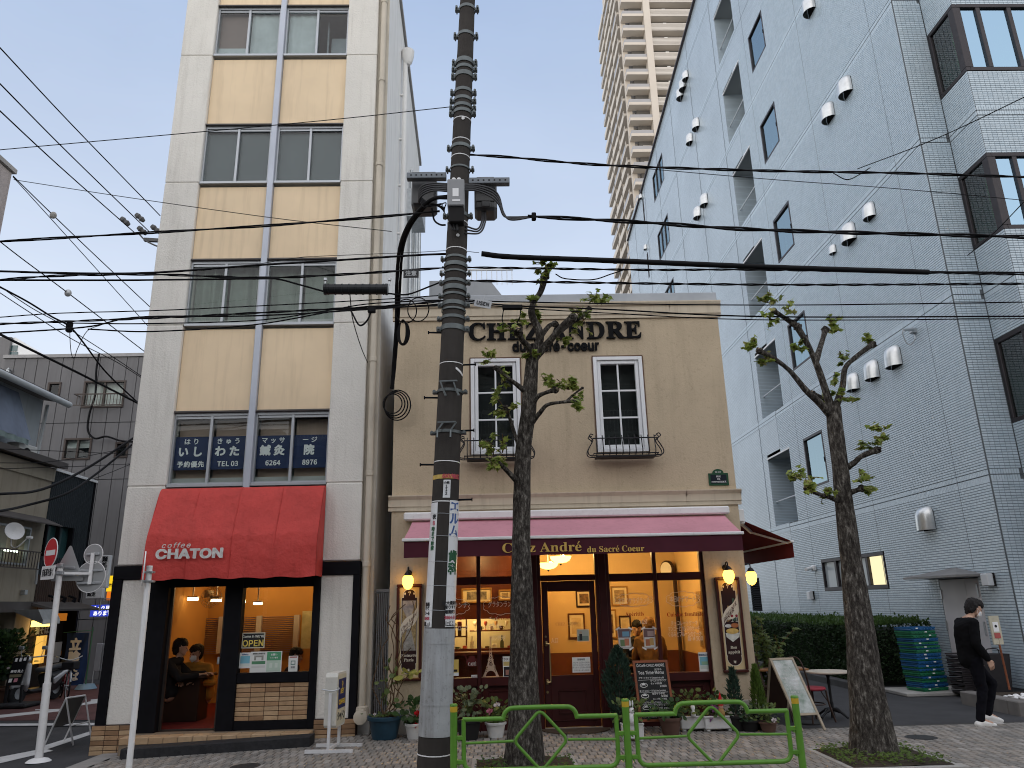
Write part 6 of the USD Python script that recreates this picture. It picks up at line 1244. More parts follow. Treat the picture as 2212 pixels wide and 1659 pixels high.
for a, b in ((zz, zz+.03), (zz-.42, zz-.39)): m.box((HX+.25, wy0, a), (HX+.28, wy1+.15, b))
for y in np.arange(wy0, wy1+.12, .12): m.box((HX+.26, y, zz-.4), (HX+.275, y+.015, zz))
part(BH, 'window_railing', m, M_brw)
m = MB(); q0, q1 = fp(-10, 1100, .4), fp(104, 1117, .4); m.mesh(m3.Manifold.hull_points(np.array([(HX, 14, q0[2]+.1), (HX, fp(95,1117)[1], q0[2]+.1), (HX+.5, 14, q0[2]-.12), (HX+.5, fp(98,1117)[1], q0[2]-.12), (HX, 14, q0[2]+.04), (HX, fp(95,1117)[1], q0[2]+.04), (HX+.5, 14, q0[2]-.15), (HX+.5, fp(98,1117)[1], q0[2]-.15)]))); part(BH, 'window_hood', m, MATS['dark_roof'])
c = fp(28, 1150, .5); m = MB(); m.lathe([(0,0),(.08,.01),(.16,.04),(.22,.09),(.215,.095),(.15,.05),(0,.015)], c, 20, (.75,-.55,.3)); D = part(BH, 'satellite_dish', m, M_white, True); m = MB(); m.tube(spline([c+V(-.05,.03,-.05), c+V(-.05,.1,-.3), c+V(.15,.0,-.35), c+V(.35,.05,-.12)], 5), .015, 6); m.cbox(c+V(.32,.0,-.16), c+V(.44,.1,-.1), .01); part(D, 'arm', m, M_white)
m = MB(); m.tube([fp(82, 1215, .1), fp(77, 1262, .1)], .03, 6); m.cbox(fp(43,1285,.02), fp(43,1285,.02)+V(.12,.12,.12), .01); part(BH, 'wall_box', m, M_steel)
m = MB(); z_ = fp(60, 1300)[2]; m.box((HX, 13, z_-.25), (HX+.12, y1h, z_)); part(BH, 'ledge', m, MATS['dark_roof'])
# left part of the shop front under the house
m = MB(); q = fp(40, 1320, .5); m.mesh(m3.Manifold.hull_points(np.array([(HX, 13, q[2]+.35), (HX, 17.8, q[2]+.35), (HX+.9, 13, q[2]), (HX+.9, 17.6, q[2]), (HX, 13, q[2]+.28), (HX, 17.8, q[2]+.28), (HX+.9, 13, q[2]-.06), (HX+.9, 17.6, q[2]-.06)]))); part(BH, 'lean_to_roof', m, MATS['dark_roof'])
m = MB(); m.box((HX-1.3, 13, -.25), (HX-1.25, 19.9, 2.1)); m.box((HX-1.2, 17.2, .1), (HX-1.15, 18.2, 1.9)); part(BH, 'shop_shutter', m, mat('shutter_grey', (.13,.13,.135), .7, .1, 3, streak=.4))
# upper storey with cloth awning, set back behind the beige roof
UH = thing('upper_house', 'house with blue grey cloth awning and gutter above the beige house', 'house', loc=(HX-3.5, 18, 3))
ux = -1.0
ze = fp(60, 850, ux)[2]; y_e = fp(106, 858, ux)[1]; y_w = fp(88, 900, ux)[1]
m = MB(); m.box((HX+ux-5, y0h, ztop), (HX+ux, y_w, ze)); part(UH, 'wall', m, mat('pale_grey_wall', (.40,.43,.45), .8, .06, 2, streak=.4))
m = MB(); m.mesh(m3.Manifold.hull_points(np.array([(HX+ux+.6, y0h, ze-.05), (HX+ux+.6, y_e, ze-.05), (HX+ux+.6, y0h, ze+.05), (HX+ux+.6, y_e, ze+.05), (HX+ux-5, y0h, ze+1.0), (HX+ux-5, y_e, ze+1.0), (HX+ux-5, y0h, ze+.9), (HX+ux-5, y_e, ze+.9)]))); part(UH, 'roof', m, MATS['dark_roof'])
m = MB(); m.tube([(HX+ux+.62, y0h, ze-.08), (HX+ux+.62, y_e, ze-.08)], .09, 10); m.tube([(HX+ux+.05, y_e-.1, ze-.1), (HX+ux+.05, y_e-.25, ztop)], .05, 8); part(UH, 'gutter', m, mat('pale_gutter', (.45,.47,.47), .5, .08, 3), 40)
n1, n2_ = 40, 10; ca0, ca1 = fp(-60, 860, ux+.35), fp(58, 872, ux+.35); zb2 = fp(55, 945, ux+.75)[2]; v = []
for i in range(n2_):
    t = i/(n2_-1)
    for j in range(n1): y = y0h+(ca1[1]-.1-y0h)*j/(n1-1); v.append((HX+ux+.15+.5*t+.035*math.sin(y*9+t)*t, y, ze-.15+(zb2-ze+.15)*t))
m = MB().add(v, [(i*n1+j, i*n1+j+1, (i+1)*n1+j+1, (i+1)*n1+j) for i in range(n2_-1) for j in range(n1-1)]); 
C = part(UH, 'cloth_awning', m, mat('blue_grey_cloth', (.17,.20,.26), .9, .15, 2, streak=.3), True)
v = [(HX+ux+.66+.03*math.sin(y*14), y, zb2-dz) for dz in (0, .14) for y in np.linspace(y0h, ca1[1]-.1, 60)]; m = MB().add(v, [(j, j+1, 60+j+1, 60+j) for j in range(59)]); part(C, 'fringe', m, mat('green_grey_fringe', (.22,.28,.27), .9, .2, 6), True)
q = fp(58, 985, ux+.5); AC = part(UH, 'air_conditioner', MB().cbox(q+V(-.3,-.45,-.28), q+V(.05,.35,.3), .02), mat('ivory_unit', (.56,.56,.53), .5, .06, 4)); m = MB(); m.lathe([(.0,.0),(.2,.0)], q+V(.055,-.1,0), 18, (1,0,0)); part(AC, 'fan_grille', m, M_dark); m = MB(); m.box(q+V(-.35,-.5,-.36), q+V(.15,.4,-.3)); part(AC, 'bracket', m, MATS['dark_roof'])
# dark corrugated noodle shop
NS = thing('noodle_shop', 'narrow dark corrugated noodle shop with lit doorway', 'building', loc=(HX-2, 21.3, -.2))
zt2a, zt2b = fp(120, 1018)[2], fp(206, 1043)[2]; zt2 = (zt2a+zt2b)/2; zc = fp(140, 1316)[2]
M_corr = mat('dark_corrugated', (.022,.027,.030), .45, .15, 3, metal=.3)
ya, yb = y1h+.02, y2h; n = int((yb-ya)/.05); v = []
def corr(x0, ya, yb, z0, z1, mt, name, par):
    n = max(2, int((yb-ya)/.045)); Yv = np.linspace(ya, yb, n); v = [(x0+(.018 if i % 2 else 0), y, z) for z in (z0, z1) for i, y in enumerate(Yv)]
    return part(par, name, MB().add(v, [(i, i+1, n+i+1, n+i) for i in range(n-1)]), mt)
wdy0, wdy1 = fp(98, 1150)[1], fp(158, 1150)[1]; wdz0, wdz1 = fp(128, 1205)[2], fp(128, 1136)[2]
M_brcorr = mat('brown_louvre', (.055,.032,.022), .5, .2, 3); zmid = fp(140, 1245)[2]
corr(HX, ya, yb, zmid, wdz0, M_corr, 'corrugated_sheet', NS); corr(HX, ya, yb, wdz1, zt2, M_corr, 'corrugated_sheet', NS); corr(HX, wdy1, yb, wdz0, wdz1, M_corr, 'corrugated_sheet', NS); corr(HX, ya, yb, zc, zmid, M_brcorr, 'brown_slat_wall', NS)
m = MB(); m.box((HX-5, ya, -.25), (HX-.35, yb, zt2-.02)); m.box((HX-.4, yb-.06, -.25), (HX+.03, yb+.02, zt2+.03)); part(NS, 'wall', m, M_black)
m = MB(); m.box((HX-.1, ya, zt2), (HX+.06, yb+.04, zt2+.07)); part(NS, 'roof_edge', m, M_white)
m = MB(); m.box((HX-.15, wdy0, wdz0), (HX-.12, wdy1, wdz1)); part(NS, 'window', m, M_oglass); m = MB(); m.box((HX-.1, (wdy0+wdy1)/2-.03, wdz0), (HX+.0, (wdy0+wdy1)/2+.03, wdz1)); m.box((HX-.1, wdy0, wdz0), (HX+.03, wdy0+.06, wdz1)); m.box((HX-.1, wdy1-.06, wdz0), (HX+.03, wdy1, wdz1)); part(NS, 'window_frame_bar', m, M_black)
m = MB(); m.mesh(m3.Manifold.hull_points(np.array([(HX, ya-.3, zc+.2), (HX, yb-.1, zc+.2), (HX+.75, ya-.3, zc), (HX+.75, yb-.2, zc), (HX, ya-.3, zc+.12), (HX, yb-.1, zc+.12), (HX+.75, ya-.3, zc-.05), (HX+.75, yb-.2, zc-.05)]))); part(NS, 'canopy', m, MATS['dark_roof'])
for u in (82, 104, 126): q = fp(u+20, 1308, .3); m = MB(); m.tube([q+V(0,0,.25), q+V(.15,0,.2)], .03, 6); m.lathe([(.02,0),(.06,-.12),(.055,-.12),(0,-.03)], q+V(.2,0,.2), 12, (.5,0,.9)); part(NS, 'spot_lamp', m, M_black)
m = MB(); m.box((HX-.33, ya, -.25), (HX-.30, yb, zc)); part(NS, 'shop_front', m, mat('dark_shopfront', (.022,.016,.013), .6, .3, 3))
def nspanel(u0, u1, v0, v1, mt, name, dx=-.28, th=.02):
    a, b = atx(u0, v0, HX+dx), atx(u1, v1, HX+dx); m = MB(); m.box((HX+dx, a[1], b[2]), (HX+dx+th, b[1], a[2])); return part(NS, name, m, mt)
nspanel(79, 92, 1374, 1432, emit('lit_door', (.95, .52, .10), .75), 'lit_door'); nspanel(93, 99, 1374, 1440, mat('door_wood', (.20,.09,.03), .5), 'door_stile')
nspanel(66, 101, 1354, 1372, mat('noren_cloth', (.11,.075,.06), .9, .1, 5), 'shop_curtain'); 
p = atx(73, 1369, HX-.25); m = MB(); letters(m, '福そば', p+V(.012,0,0), AY, AZ, .16, .003, bold=2); part(NS, 'curtain_lettering', m, mat('pale_letter', (.5,.48,.44), .8))
nspanel(68, 99, 1341, 1353, emit('yellow_lamp_box', (1, .72, .16), 2.2), 'lamp_box', -.05, .1); nspanel(112, 129, 1388, 1416, M_print, 'notice_sheet'); nspanel(109, 126, 1419, 1430, M_print, 'notice_sheet'); nspanel(134, 140, 1395, 1402, M_print, 'notice_sheet'); nspanel(131, 139, 1406, 1415, mat('orange_paper', (.6,.22,.05), .7), 'notice_sheet'); nspanel(118, 142, 1325, 1341, emit('orange_lamp_paper', (.9, .28, .03), .28), 'orange_curtain', -.1)
q = atx(62, 1335, HX+.2); m = MB(); m.mesh(m3.Manifold.hull_points(np.array([q+V(-.2,-.5,.2), q+V(.5,-.5,.2), q+V(.65,-.5,-.05), q+V(.65,.25,-.05), q+V(.5,.25,.2), q+V(-.2,.25,.2), q+V(.65,-.5,-.15), q+V(.65,.25,-.15)]))); part(NS, 'metal_hood', m, M_hood)
lg = UsdLux.SphereLight.Define(stage, '/World/noodle_shop_lamp_glow'); lg.CreateRadiusAttr(.1); lg.CreateIntensityAttr(1.2); lg.CreateNormalizeAttr(True); lg.CreateColorAttr(Gf.Vec3f(1, .6, .2)); lg.AddTranslateOp().Set(Gf.Vec3d(*(atx(88, 1356, HX+.2))))
# banner
bp = gp(182, 1488); by = bp[1]; t = thing('banner', 'tall dark blue fabric banner with white brush characters beside noodle shop', 'banner', loc=tuple(bp))
a, b = at(145, 1368, by), at(180, 1480, by); n1 = 14; v = [(a[0]+(b[0]-a[0])*j/(n1-1), by+.05*math.sin(j*.8+i*.3), a[2]+(b[2]-a[2])*i/19) for i in range(20) for j in range(n1)]
m = MB().add(v, [(i*n1+j, i*n1+j+1, (i+1)*n1+j+1, (i+1)*n1+j) for i in range(19) for j in range(n1-1)]); part(t, 'cloth', m, mat('navy_cloth', (.025,.055,.16), .85, .1, 5), True)
m = MB(); letters(m, '立喰', ((a[0]+b[0])/2, by-.08, a[2]-.42), AX, AZ, .24, .004, bold=5, vertical=True); letters(m, 'そば', ((a[0]+b[0])/2+.08, by-.08, a[2]-1.0), AX, AZ, .17, .004, bold=4, vertical=True); letters(m, 'うどん', ((a[0]+b[0])/2-.12, by-.08, a[2]-1.02), AX, AZ, .13, .004, bold=4, vertical=True); part(t, 'lettering', m, M_print)
m = MB(); m.tube([V(b[0]+.06, by, -.2), V(b[0]+.06, by, a[2]+.15)], .015, 6); m.tube([V(a[0]-.1, by, a[2]+.02), V(b[0]+.1, by, a[2]+.07)], .012, 6); part(t, 'pole', m, mat('green_pole', (.08,.22,.12), .5)); m = MB(); m.lathe([(0,.12),(.2,.12),(.28,.0),(0,0)], (b[0]+.08, by, -.215), 14); part(t, 'water_base', m, mat('blue_base', (.25,.38,.48), .4))
# signs by the street corner
def signbox(u0, u1, v0, v1, y, mt, label, d=.15, texts=(), tm_=None, name='shop_sign'):
    a, b = at(u0, v0, y), at(u1, v1, y); t = thing(name, label, 'sign', loc=tuple((a+b)/2)); m = MB(); m.cbox((a[0], y, b[2]), (b[0], y+d, a[2]), .01); part(t, 'box', m, mt)
    m = MB()
    for s, fx, fz, h, vert in texts: letters(m, s, (a[0]+(b[0]-a[0])*fx, y-.005, b[2]+(a[2]-b[2])*fz), AX, AZ, h*(a[2]-b[2]), .003, bold=3, vertical=vert, align='c')
    if m.v: part(t, 'lettering', m, tm_ or M_pblack)
    m = MB(); m.tube([V(b[0]-.05, y+d/2, b[2]), V(b[0]-.05, y+d/2, b[2]-.35)], .02, 6); m.tube([V(b[0]-.05, y+d/2, b[2]-.3), V(b[0]-.05, y+.8, b[2]-.3)], .02, 6); part(t, 'bracket', m, M_steel)
signbox(196.5, 240, 1307, 1331, 23.2, emit('blue_sign_light', (.03, .05, .45), .8), 'lit blue sign with white Japanese letters beside white pillar', texts=[('バイク月極', .58, .56, .30, False), ('あります', .58, .12, .30, False)], tm_=emit('sign_white_light', (.9,.9,1), 1.0))
signbox(224, 246, 1244, 1277, 23.8, emit('yellow_sign_light', (.95, .62, .02), .75), 'lit yellow parking sign partly hidden by the white pillar', texts=[('Times', .35, .32, .22, False)])
signbox(187, 219, 1271, 1292, 21.6, M_print, 'small white sign with black brush characters below round sign backs', texts=[('鮨走', .35, .25, .32, False)])
signbox(203, 229, 1200, 1270, 22.2, M_print, 'tall white sign with black brush characters behind round sign backs', texts=[('麺処次郎', .72, .82, .13, True)])
signbox(231, 242, 1278, 1296, 23.9, emit('orange_sign_light', (.95, .22, .02), .6), 'small glowing orange sign under the yellow parking sign')
m = MB(); c = gp(190, 1466); t = thing('bollard', 'red and white striped arched bollard beyond the blue banner', 'bollard', loc=tuple(c)); m.tube(spline([c+V(-.0,0,0), c+V(0,0,.55), c+V(.03,.0,.66), c+V(.15,0,.7), c+V(.25,0,.62), c+V(.27,0,0)], 5), .04, 8); part(t, 'hoop', m, M_white, True); m = MB(); m.tube([c+V(0,0,.2), c+V(0,0,.42)], .043, 8); m.tube([c+V(.27,0,.2), c+V(.27,0,.42)], .043, 8); part(t, 'red_band', m, mat('signal_red', (.45,.01,.012), .45))
a, b = at(209, 1390, 23.5), at(229, 1449, 23.5); m = MB(); t = thing('standing_board', 'tall white double panel standing against grey wall by white pillar', 'panel', loc=tuple(b)); m.cbox((a[0], 23.5, b[2]), ((a[0]+b[0])/2-.02, 23.6, a[2]), .01); m.cbox(((a[0]+b[0])/2+.02, 23.5, b[2]), (b[0], 23.6, a[2]), .01); part(t, 'board', m, mat('dull_white', (.5,.5,.5), .6))
m = MB(); m.tube([V(a[0], 23.55, -.2), V(a[0], 23.55, b[2]+.1)], .02, 6); m.tube([V(b[0], 23.55, -.2), V(b[0], 23.55, b[2]+.1)], .02, 6); part(t, 'leg', m, M_steel)
# ------------------------------------------------------------------ utility pole and everything on it
PY = 9.0
pb, pt = at(936.5, 1650, PY), at(1010, 2, PY); pd = unit(pt-pb); pbase = pb-pd*(pb[2]+.05)/pd[2]
def pc(v):                              # centre of the pole at picture height v
    lo, hi = 0., 13.
    for _ in range(40):
        m_ = (lo+hi)/2; p = pbase+pd*m_; q = p-CAM; vv = 829.5-FPX*(q@_u)/(q@_f)
        lo, hi = (m_, hi) if vv > v else (lo, m_)
    return pbase+pd*lo
def pr_(z): return .183-.0069*z
PO = thing('utility_pole', 'tall dark concrete utility pole with boxes and steel bands before the café', 'pole', loc=tuple(pbase))
M_pole = mat('pole_concrete', (.042,.037,.033), .9, .2, 2.2, bump=.35, bscale=70, streak=.4, speck=.3)
m = MB(); zz = np.linspace(0, 12.6, 30); m.tube([pbase+pd*z for z in zz], [pr_(z) for z in zz], 32); part(PO, 'shaft', m, M_pole, 40)
def hz(v): return float(np.dot(pc(v)-pbase, pd))
zs0, zs1 = hz(1588), hz(1357)
m = MB(); zz = np.linspace(zs0, zs1, 12); m.tube([pbase+pd*z for z in zz], [pr_(z)+.006 for z in zz], 32); 
for z in (hz(1390), hz(1522)): m.tube([pbase+pd*z, pbase+pd*(z+.02)], [pr_(z)+.009]*2, 32)
part(PO, 'grey_sleeve', m, mat('worn_grey_sheet', (.38,.395,.40), .6, .20, 2, streak=1., speck=.7, bump=.3, bscale=40), 40)
M_bnd = mat('band_steel', (.13,.145,.145), .5, .2, 8, metal=.5)
def band(v, h=.05, t=.012, mt=None, lugs=True, name='band'):
    z = hz(v); r = pr_(z)+t; m = MB(); m.lathe([(r-.004, -h/2), (r, -h/2+.003), (r, h/2-.003), (r-.004, h/2)], pbase+pd*z, 28, pd)
    B = part(PO, name, m, mt or M_bnd, 40)
    if lugs:
        m = MB(); c = pbase+pd*z
        for s in (-1, 1): m.cbox(c+V(s*(r-.01), -.03, -h*.5), c+V(s*(r+.055), .03, h*.5), .006); m.tube([c+V(s*(r+.03), -.075, 0), c+V(s*(r+.03), .075, 0)], .011, 6); m.lathe([(.02,0),(.02,.02),(0,.02)], c+V(s*(r+.03), -.06, 0), 6, (0,-1,0))
        part(B, 'clamp_lug', m, M_bnd)
for v in (22, 80, 138, 152, 167, 202, 220, 235, 247, 322, 468): band(v, .055 if v not in (138, 167) else .075)
for v in (263, 308, 343, 484, 543): band(v, .016, .004, M_white, False, 'strap')
for v in (368,): band(v, .03, .014)
for k, v in enumerate((561, 577, 592, 612, 627, 641, 660, 673, 690, 712)): band(v, (.035, .06, .028, .045, .07)[k % 5], (.010, .016, .012)[k % 3], lugs=k % 3 != 1)
for v in (848, 936): band(v, .04)
for v in (789, 1000, 1086, 1628): band(v, .014, .003, M_white, False, 'strap')
m = MB()
for v, s in ((720,-1),(790,1),(860,-1),(932,1),(1004,-1),(1081,1)):
    c = pc(v); r = pr_(hz(v)); m = MB(); m.tube([c+V(s*(r-.01), -.02, 0), c+V(s*(r+.16), -.04, 0)], .012, 8); m.lathe([(.022,0),(.022,.012),(0,.012)], c+V(s*(r+.155), -.04, 0), 8, (s,0,0)); part(PO, 'step_bolt', m, M_black)
for v in (848, 936):
    c = pc(v); r = pr_(hz(v)); m = MB(); s = 1 if v == 848 else -1
    for dx in (-.06, .10): m.bar(c+V(dx*s-.02, -r-.02, .0), c+V(dx*s-.05*s, -r-.02, .10), .018); m.bar(c+V(dx*s-.02, -r-.02, -.0), c+V(dx*s+.02*s, -r-.06, -.10), .018)
    m.bar(c+V(-.12, -r-.02, .10), c+V(.10, -r-.03, .10), .018); part(PO, 'hook', m, M_bnd)
for v in (268, 519): m = MB(); c = pc(v); r = pr_(hz(v)); m.lathe([(.008,.0),(.008,.01),(.022,.01),(.022,.0)], c+V(.02, -r-.002, 0), 12, (0,-1,0)); part(PO, 'bolt_eye', m, M_white)
def wrap(mb, a0, R, c, off):            # flat mesh (s, depth, z) laid on the pole's surface; a0 = angle of s = 0 from the street side
    o = MB()
    for v, f in zip(mb.v, mb.f): 
        a = a0+v[:, 0]/R; rr = R+off-v[:, 1]; zc = c+np.outer(v[:, 2], pd); o.v.append(zc+np.stack([rr*np.sin(a), -rr*np.cos(a), 0*a], 1)); o.f.append(f)
    return o
def plate_shape(w, h, r): return sbox(r, r, w-r, h-r).buffer(r)
def curved(name, a0, w, v0, v1, mt, off=.004, par=None, r=.03):
    z0, z1 = hz(v1), hz(v0); R = pr_((z0+z1)/2); h = z1-z0; n = 14; X = np.linspace(0, w, n); m = MB(); out = []
    v = [(x, 0., z) for z in np.linspace(0, h, 30) for x in X]; m.add(v, [(i*n+j, i*n+j+1, (i+1)*n+j+1, (i+1)*n+j) for i in range(29) for j in range(n-1)])
    # taper with the pole
    o = MB(); vv = np.array(v); zz = z0+vv[:, 2]; rr = np.array([pr_(q) for q in zz])+off; a = a0+vv[:, 0]/R; P = np.array([pbase+pd*q for q in zz])+np.stack([rr*np.sin(a), -rr*np.cos(a), 0*a], 1); o.add(P, m.f[0]); P2 = P-np.stack([.004*np.sin(a), -.004*np.cos(a), 0*a], 1); o.add(P2, m.f[0][:, ::-1])
    return part(par or PO, name, o, mt), R, z0, h
def curved_text(par, txt, a0, s, v, h, mt, vertical=False, bold=3, off=.007, width=None, zoff=None):
    z = hz(v); R = pr_(z); m = MB(); letters(m, txt, (0, 0, 0), AX, AZ, h, .001, bold=bold, vertical=vertical, align='c', width=width)
    q = MB(); 
    for vv, f in zip(m.v, m.f): 
        vv = vv.copy(); vv[:, 0] += s; q.v.append(vv); q.f.append(f); q.n += len(vv)
    o = wrap(q, a0, R, pbase+pd*z, off); part(par, 'lettering', o, mt)
M_pw = mat('enamel_white', (.70,.71,.71), .35, .04, 3, speck=.35); M_pblue = mat('print_blue', (.05,.11,.30), .5); M_pgreen = mat('print_green', (.02,.10,.045), .5); M_pred = mat('print_pink', (.50,.06,.10), .5)
S1, R1, z0, h_ = curved('advert_plate', -1.62, .19, 1088, 1354, M_pw)
S2, _, _, _ = curved('advert_plate', .42, .20, 1084, 1354, M_pw)
curved_text(S1, '夜', -.72, 0, 1122, .042, M_pblack); curved_text(S1, '8', -.74, 0, 1136, .045, M_pred); curved_text(S1, '時まで診療', -.78, 0, 1148, .04, M_pgreen, True)
for k, (t_, v, c_) in enumerate((('橋通', 1308, M_pblack), ('すぐ', 1316, M_pblack), ('2〜6', 1327, M_pblack), ('5648', 1338, M_pred))): curved_text(S1, t_, -.85, -.02, v, .032, c_)
curved_text(S2, 'エルム', .86, 0, 1106, .105, M_pblue, True, 3); curved_text(S2, '歯科', .88, 0, 1213, .10, M_pgreen, True, 5)
for t_, v, c_ in (('新大橋通り', 1306, M_pblack), ('渡りすぐ', 1315, M_pblack), ('蛎殻町1', 1325, M_pblack), ('3664-56', 1337, M_pred)): curved_text(S2, t_, .82, 0, v, .032, c_)
for S_, a, tx in ((S1, -1.60, '町'), (S2, .44, '日本橋')):
    p_, _, _, _ = curved('address_strip', a, .165, 1342, 1352, M_pblack, .0055, S_); curved_text(S_, tx, a+.45 if a > 0 else -.80, 0, 1349.5, .036, M_print, off=.009)
m = MB()
for v in (1112, 1160, 1214, 1266, 1318):
    z = hz(v); m = MB(); r = pr_(z)+.003; m.lathe([(r, -.003), (r+.003, 0), (r, .003)], pbase+pd*z, 24, pd); part(PO, 'wire_tie', m, M_steel)
P1, _, _, _ = curved('number_plate', -.12, .085, 1041, 1079, M_pw); 
for t_, v, h in (('小網', 1049, .024), ('1', 1058, .034), ('1', 1065, .034), ('2', 1073, .034)): curved_text(P1, t_, .11, 0, v, h, M_pblack)
P2, _, _, _ = curved('warning_tape', -1.35, .40, 1029, 1038, mat('yellow_tape', (.55,.38,.10), .6, .2, 20, speck=.6)); curved_text(P2, '6KV地区', .5, 0, 1037, .045, M_pred)
c = pc(808); m = MB(); R = pr_(hz(808)); 
for k in range(6): a = .55+k*.13; m.obox(c+V((R+.004)*math.sin(a), -(R+.004)*math.cos(a), .03-k*.012), (.03, .03, .003), V(math.cos(a), math.sin(a), -.3), AZ)
part(PO, 'white_sticker', m, M_white)
# boxes and arms near the top
M_box = mat('box_grey', (.11,.11,.11), .6, .12, 3, streak=.4, bump=.1, bscale=40); M_zinc = mat('zinc_arm', (.15,.165,.18), .5, .1, 5, metal=.5); M_cab = mat('black_cable', (.007,.007,.008), .7, .2, 20, spec=.15); M_gcab = mat('grey_cable', (.06,.06,.063), .6, .1, 20)
def ubox(u0, u1, v0, v1, y0, y1, name, mt, ch=.03):
    a, b = at(u0, v0, y0), at(u1, v1, y0); m = MB(); m.cbox((a[0], y0, b[2]), (b[0], y1, a[2]), ch); return part(PO, name, m, mt), a, b
b1, a, b = ubox(889, 941, 371, 444, 9.15, 9.50, 'junction_box', M_box, .04); m = MB(); m.cbox((a[0]+.02, 9.13, b[2]+.03), (b[0]-.02, 9.149, a[2]-.05), .006); m.cbox((a[0]-.0, 9.12, a[2]-.06), (b[0], 9.15, a[2]-.02), .006); part(b1, 'lid', m, M_box)
b2, a, b = ubox(1024, 1074, 379, 452, 9.12, 9.48, 'junction_box', M_box, .04); m = MB(); m.cbox((a[0]+.02, 9.10, b[2]+.12), (b[0]-.02, 9.119, a[2]-.06), .006); m.cbox((a[0]+.1, 9.08, b[2]+.02), (b[0]-.09, 9.119, b[2]+.11), .01); part(b2, 'lid', m, M_box)
for u0, u1, v0, v1 in ((879, 964, 375, 386), (1012, 1101, 386, 397)):
    a, b = at(u0, v0, 8.98), at(u1, v1, 8.98); m = MB(); zc = (at((u0+u1)/2, (v0+v1)/2, 8.98))[2]; m.cbox((a[0], 8.95, zc-.045), (b[0], 9.05, zc+.045), .006); A_ = part(PO, 'cross_arm', m, M_zinc)
    m = MB(); 
    for k in range(7): x = a[0]+.06+(b[0]-a[0]-.12)*k/6; m.lathe([(.013,.0),(.0,.0)], (x, 8.9485, zc), 10, (0,-1,0))
    part(A_, 'bolt_hole', m, M_dark)
b3, a, b = ubox(966, 1003, 386, 443, 8.62, 8.82, 'cable_box', mat('meter_grey', (.27,.275,.28), .5, .06, 3), .012); m = MB(); m.box((a[0]+.07, 8.617, b[2]+.13), (a[0]+.15, 8.6195, b[2]+.25)); m.box((a[0]+.065, 8.617, b[2]+.06), (a[0]+.17, 8.6195, b[2]+.085)); part(b3, 'label_plate', m, M_print)
m = MB(); m.cbox((a[0]+.02, 8.65, b[2]-.22), (b[0]-.01, 8.80, b[2]), .01); part(b3, 'lower_duct', m, M_dark); m = MB()
for dx in (.05, .12): m.lathe([(.028,0),(.028,.07),(.02,.08),(0,.08)], (a[0]+dx+.03, 8.74, a[2]), 10)
part(b3, 'cap', m, M_white)
def pcable(pts, r, mt=None, name='pole_cable', y=None, n=7):
    P = [at(*p[:2], p[2]) for p in pts]; m = MB(); m.tube(spline(P, n), r, 7); return part(PO, name, m, mt or M_cab, True)
for k in range(5): pcable([(966, 397+k*4, 8.75), (935, 396+k*4, 8.85), (912, 402+k*5, 8.9), (905, 420+k*4, 9.0), (920, 436+k*2, 9.05)], .013, M_gcab)
for k in range(4): pcable([(1003, 399+k*4, 8.75), (1030, 400+k*4, 8.85), (1062, 408+k*6, 8.9), (1078, 425+k*6, 8.95), (1088, 460+k*2, 9.0), (1105, 475-k*2, 9.0), (1153, 468, 9.0)], .013, M_gcab)
for k in range(3): pcable([(1042+k*3, 452, 9.2), (1040+k*4, 480, 9.1), (1030+k*3, 495+k*4, 9.0), (1005, 488+k*8, 8.9)], .012, M_gcab); pcable([(975+k*6, 464, 8.72), (972+k*7, 480, 8.72), (978+k*5, 496+k, 8.75), (985+k*2, 480, 8.75), (990+k*3, 464, 8.72)], .012, M_gcab)
for k in range(6): pcable([(910+k*7, 440+k, 9.0), (918+k*9, 448-k*2, 8.95), (935+k*5, 441+k*2, 8.95), (960, 448+k*3, 8.95)], .008)
pcable([(933, 450, 9.1), (938, 475, 9.05), (950, 485, 9.0), (962, 486, 8.95)], .013)
for k, dx in enumerate((0, 7)): pcable([(966, 425+k*3, 8.8), (935, 430, 8.9), (905+dx, 455, 9.1), (880+dx, 490, 9.4), (863+dx, 540, 9.9), (857+dx, 620, 10.5), (856+dx*.6, 700, 11.0), (850+dx*.5, 790, 11.4), (846+dx*.3, 840, 11.5)], .028 if k == 0 else .02)
m = MB(); c0 = at(870, 716, 10.9); 
for k in range(5): a = np.linspace(0, 2*np.pi, 24); m.tube([c0+V((.05+.012*k)*math.cos(t), .02*k, .20*math.sin(t)-.0) for t in a], .008, 5, False)
solo('cable_coil', m, M_cab, 'flattened coil of black cable hanging left of the pole against café wall', 'cable coil')
m = MB()
for k in range(4): a = np.linspace(0, 2*np.pi, 26); c0 = at(848+k*3, 872, 11.45); m.tube([c0+V((.15+.02*k)*math.cos(t), .03*k, (.16+.03*k)*math.sin(t)) for t in a], .011, 5, False)
solo('cable_coil', m, M_cab, 'loose loops of black cable at the café corner below the thick riser', 'cable coil')
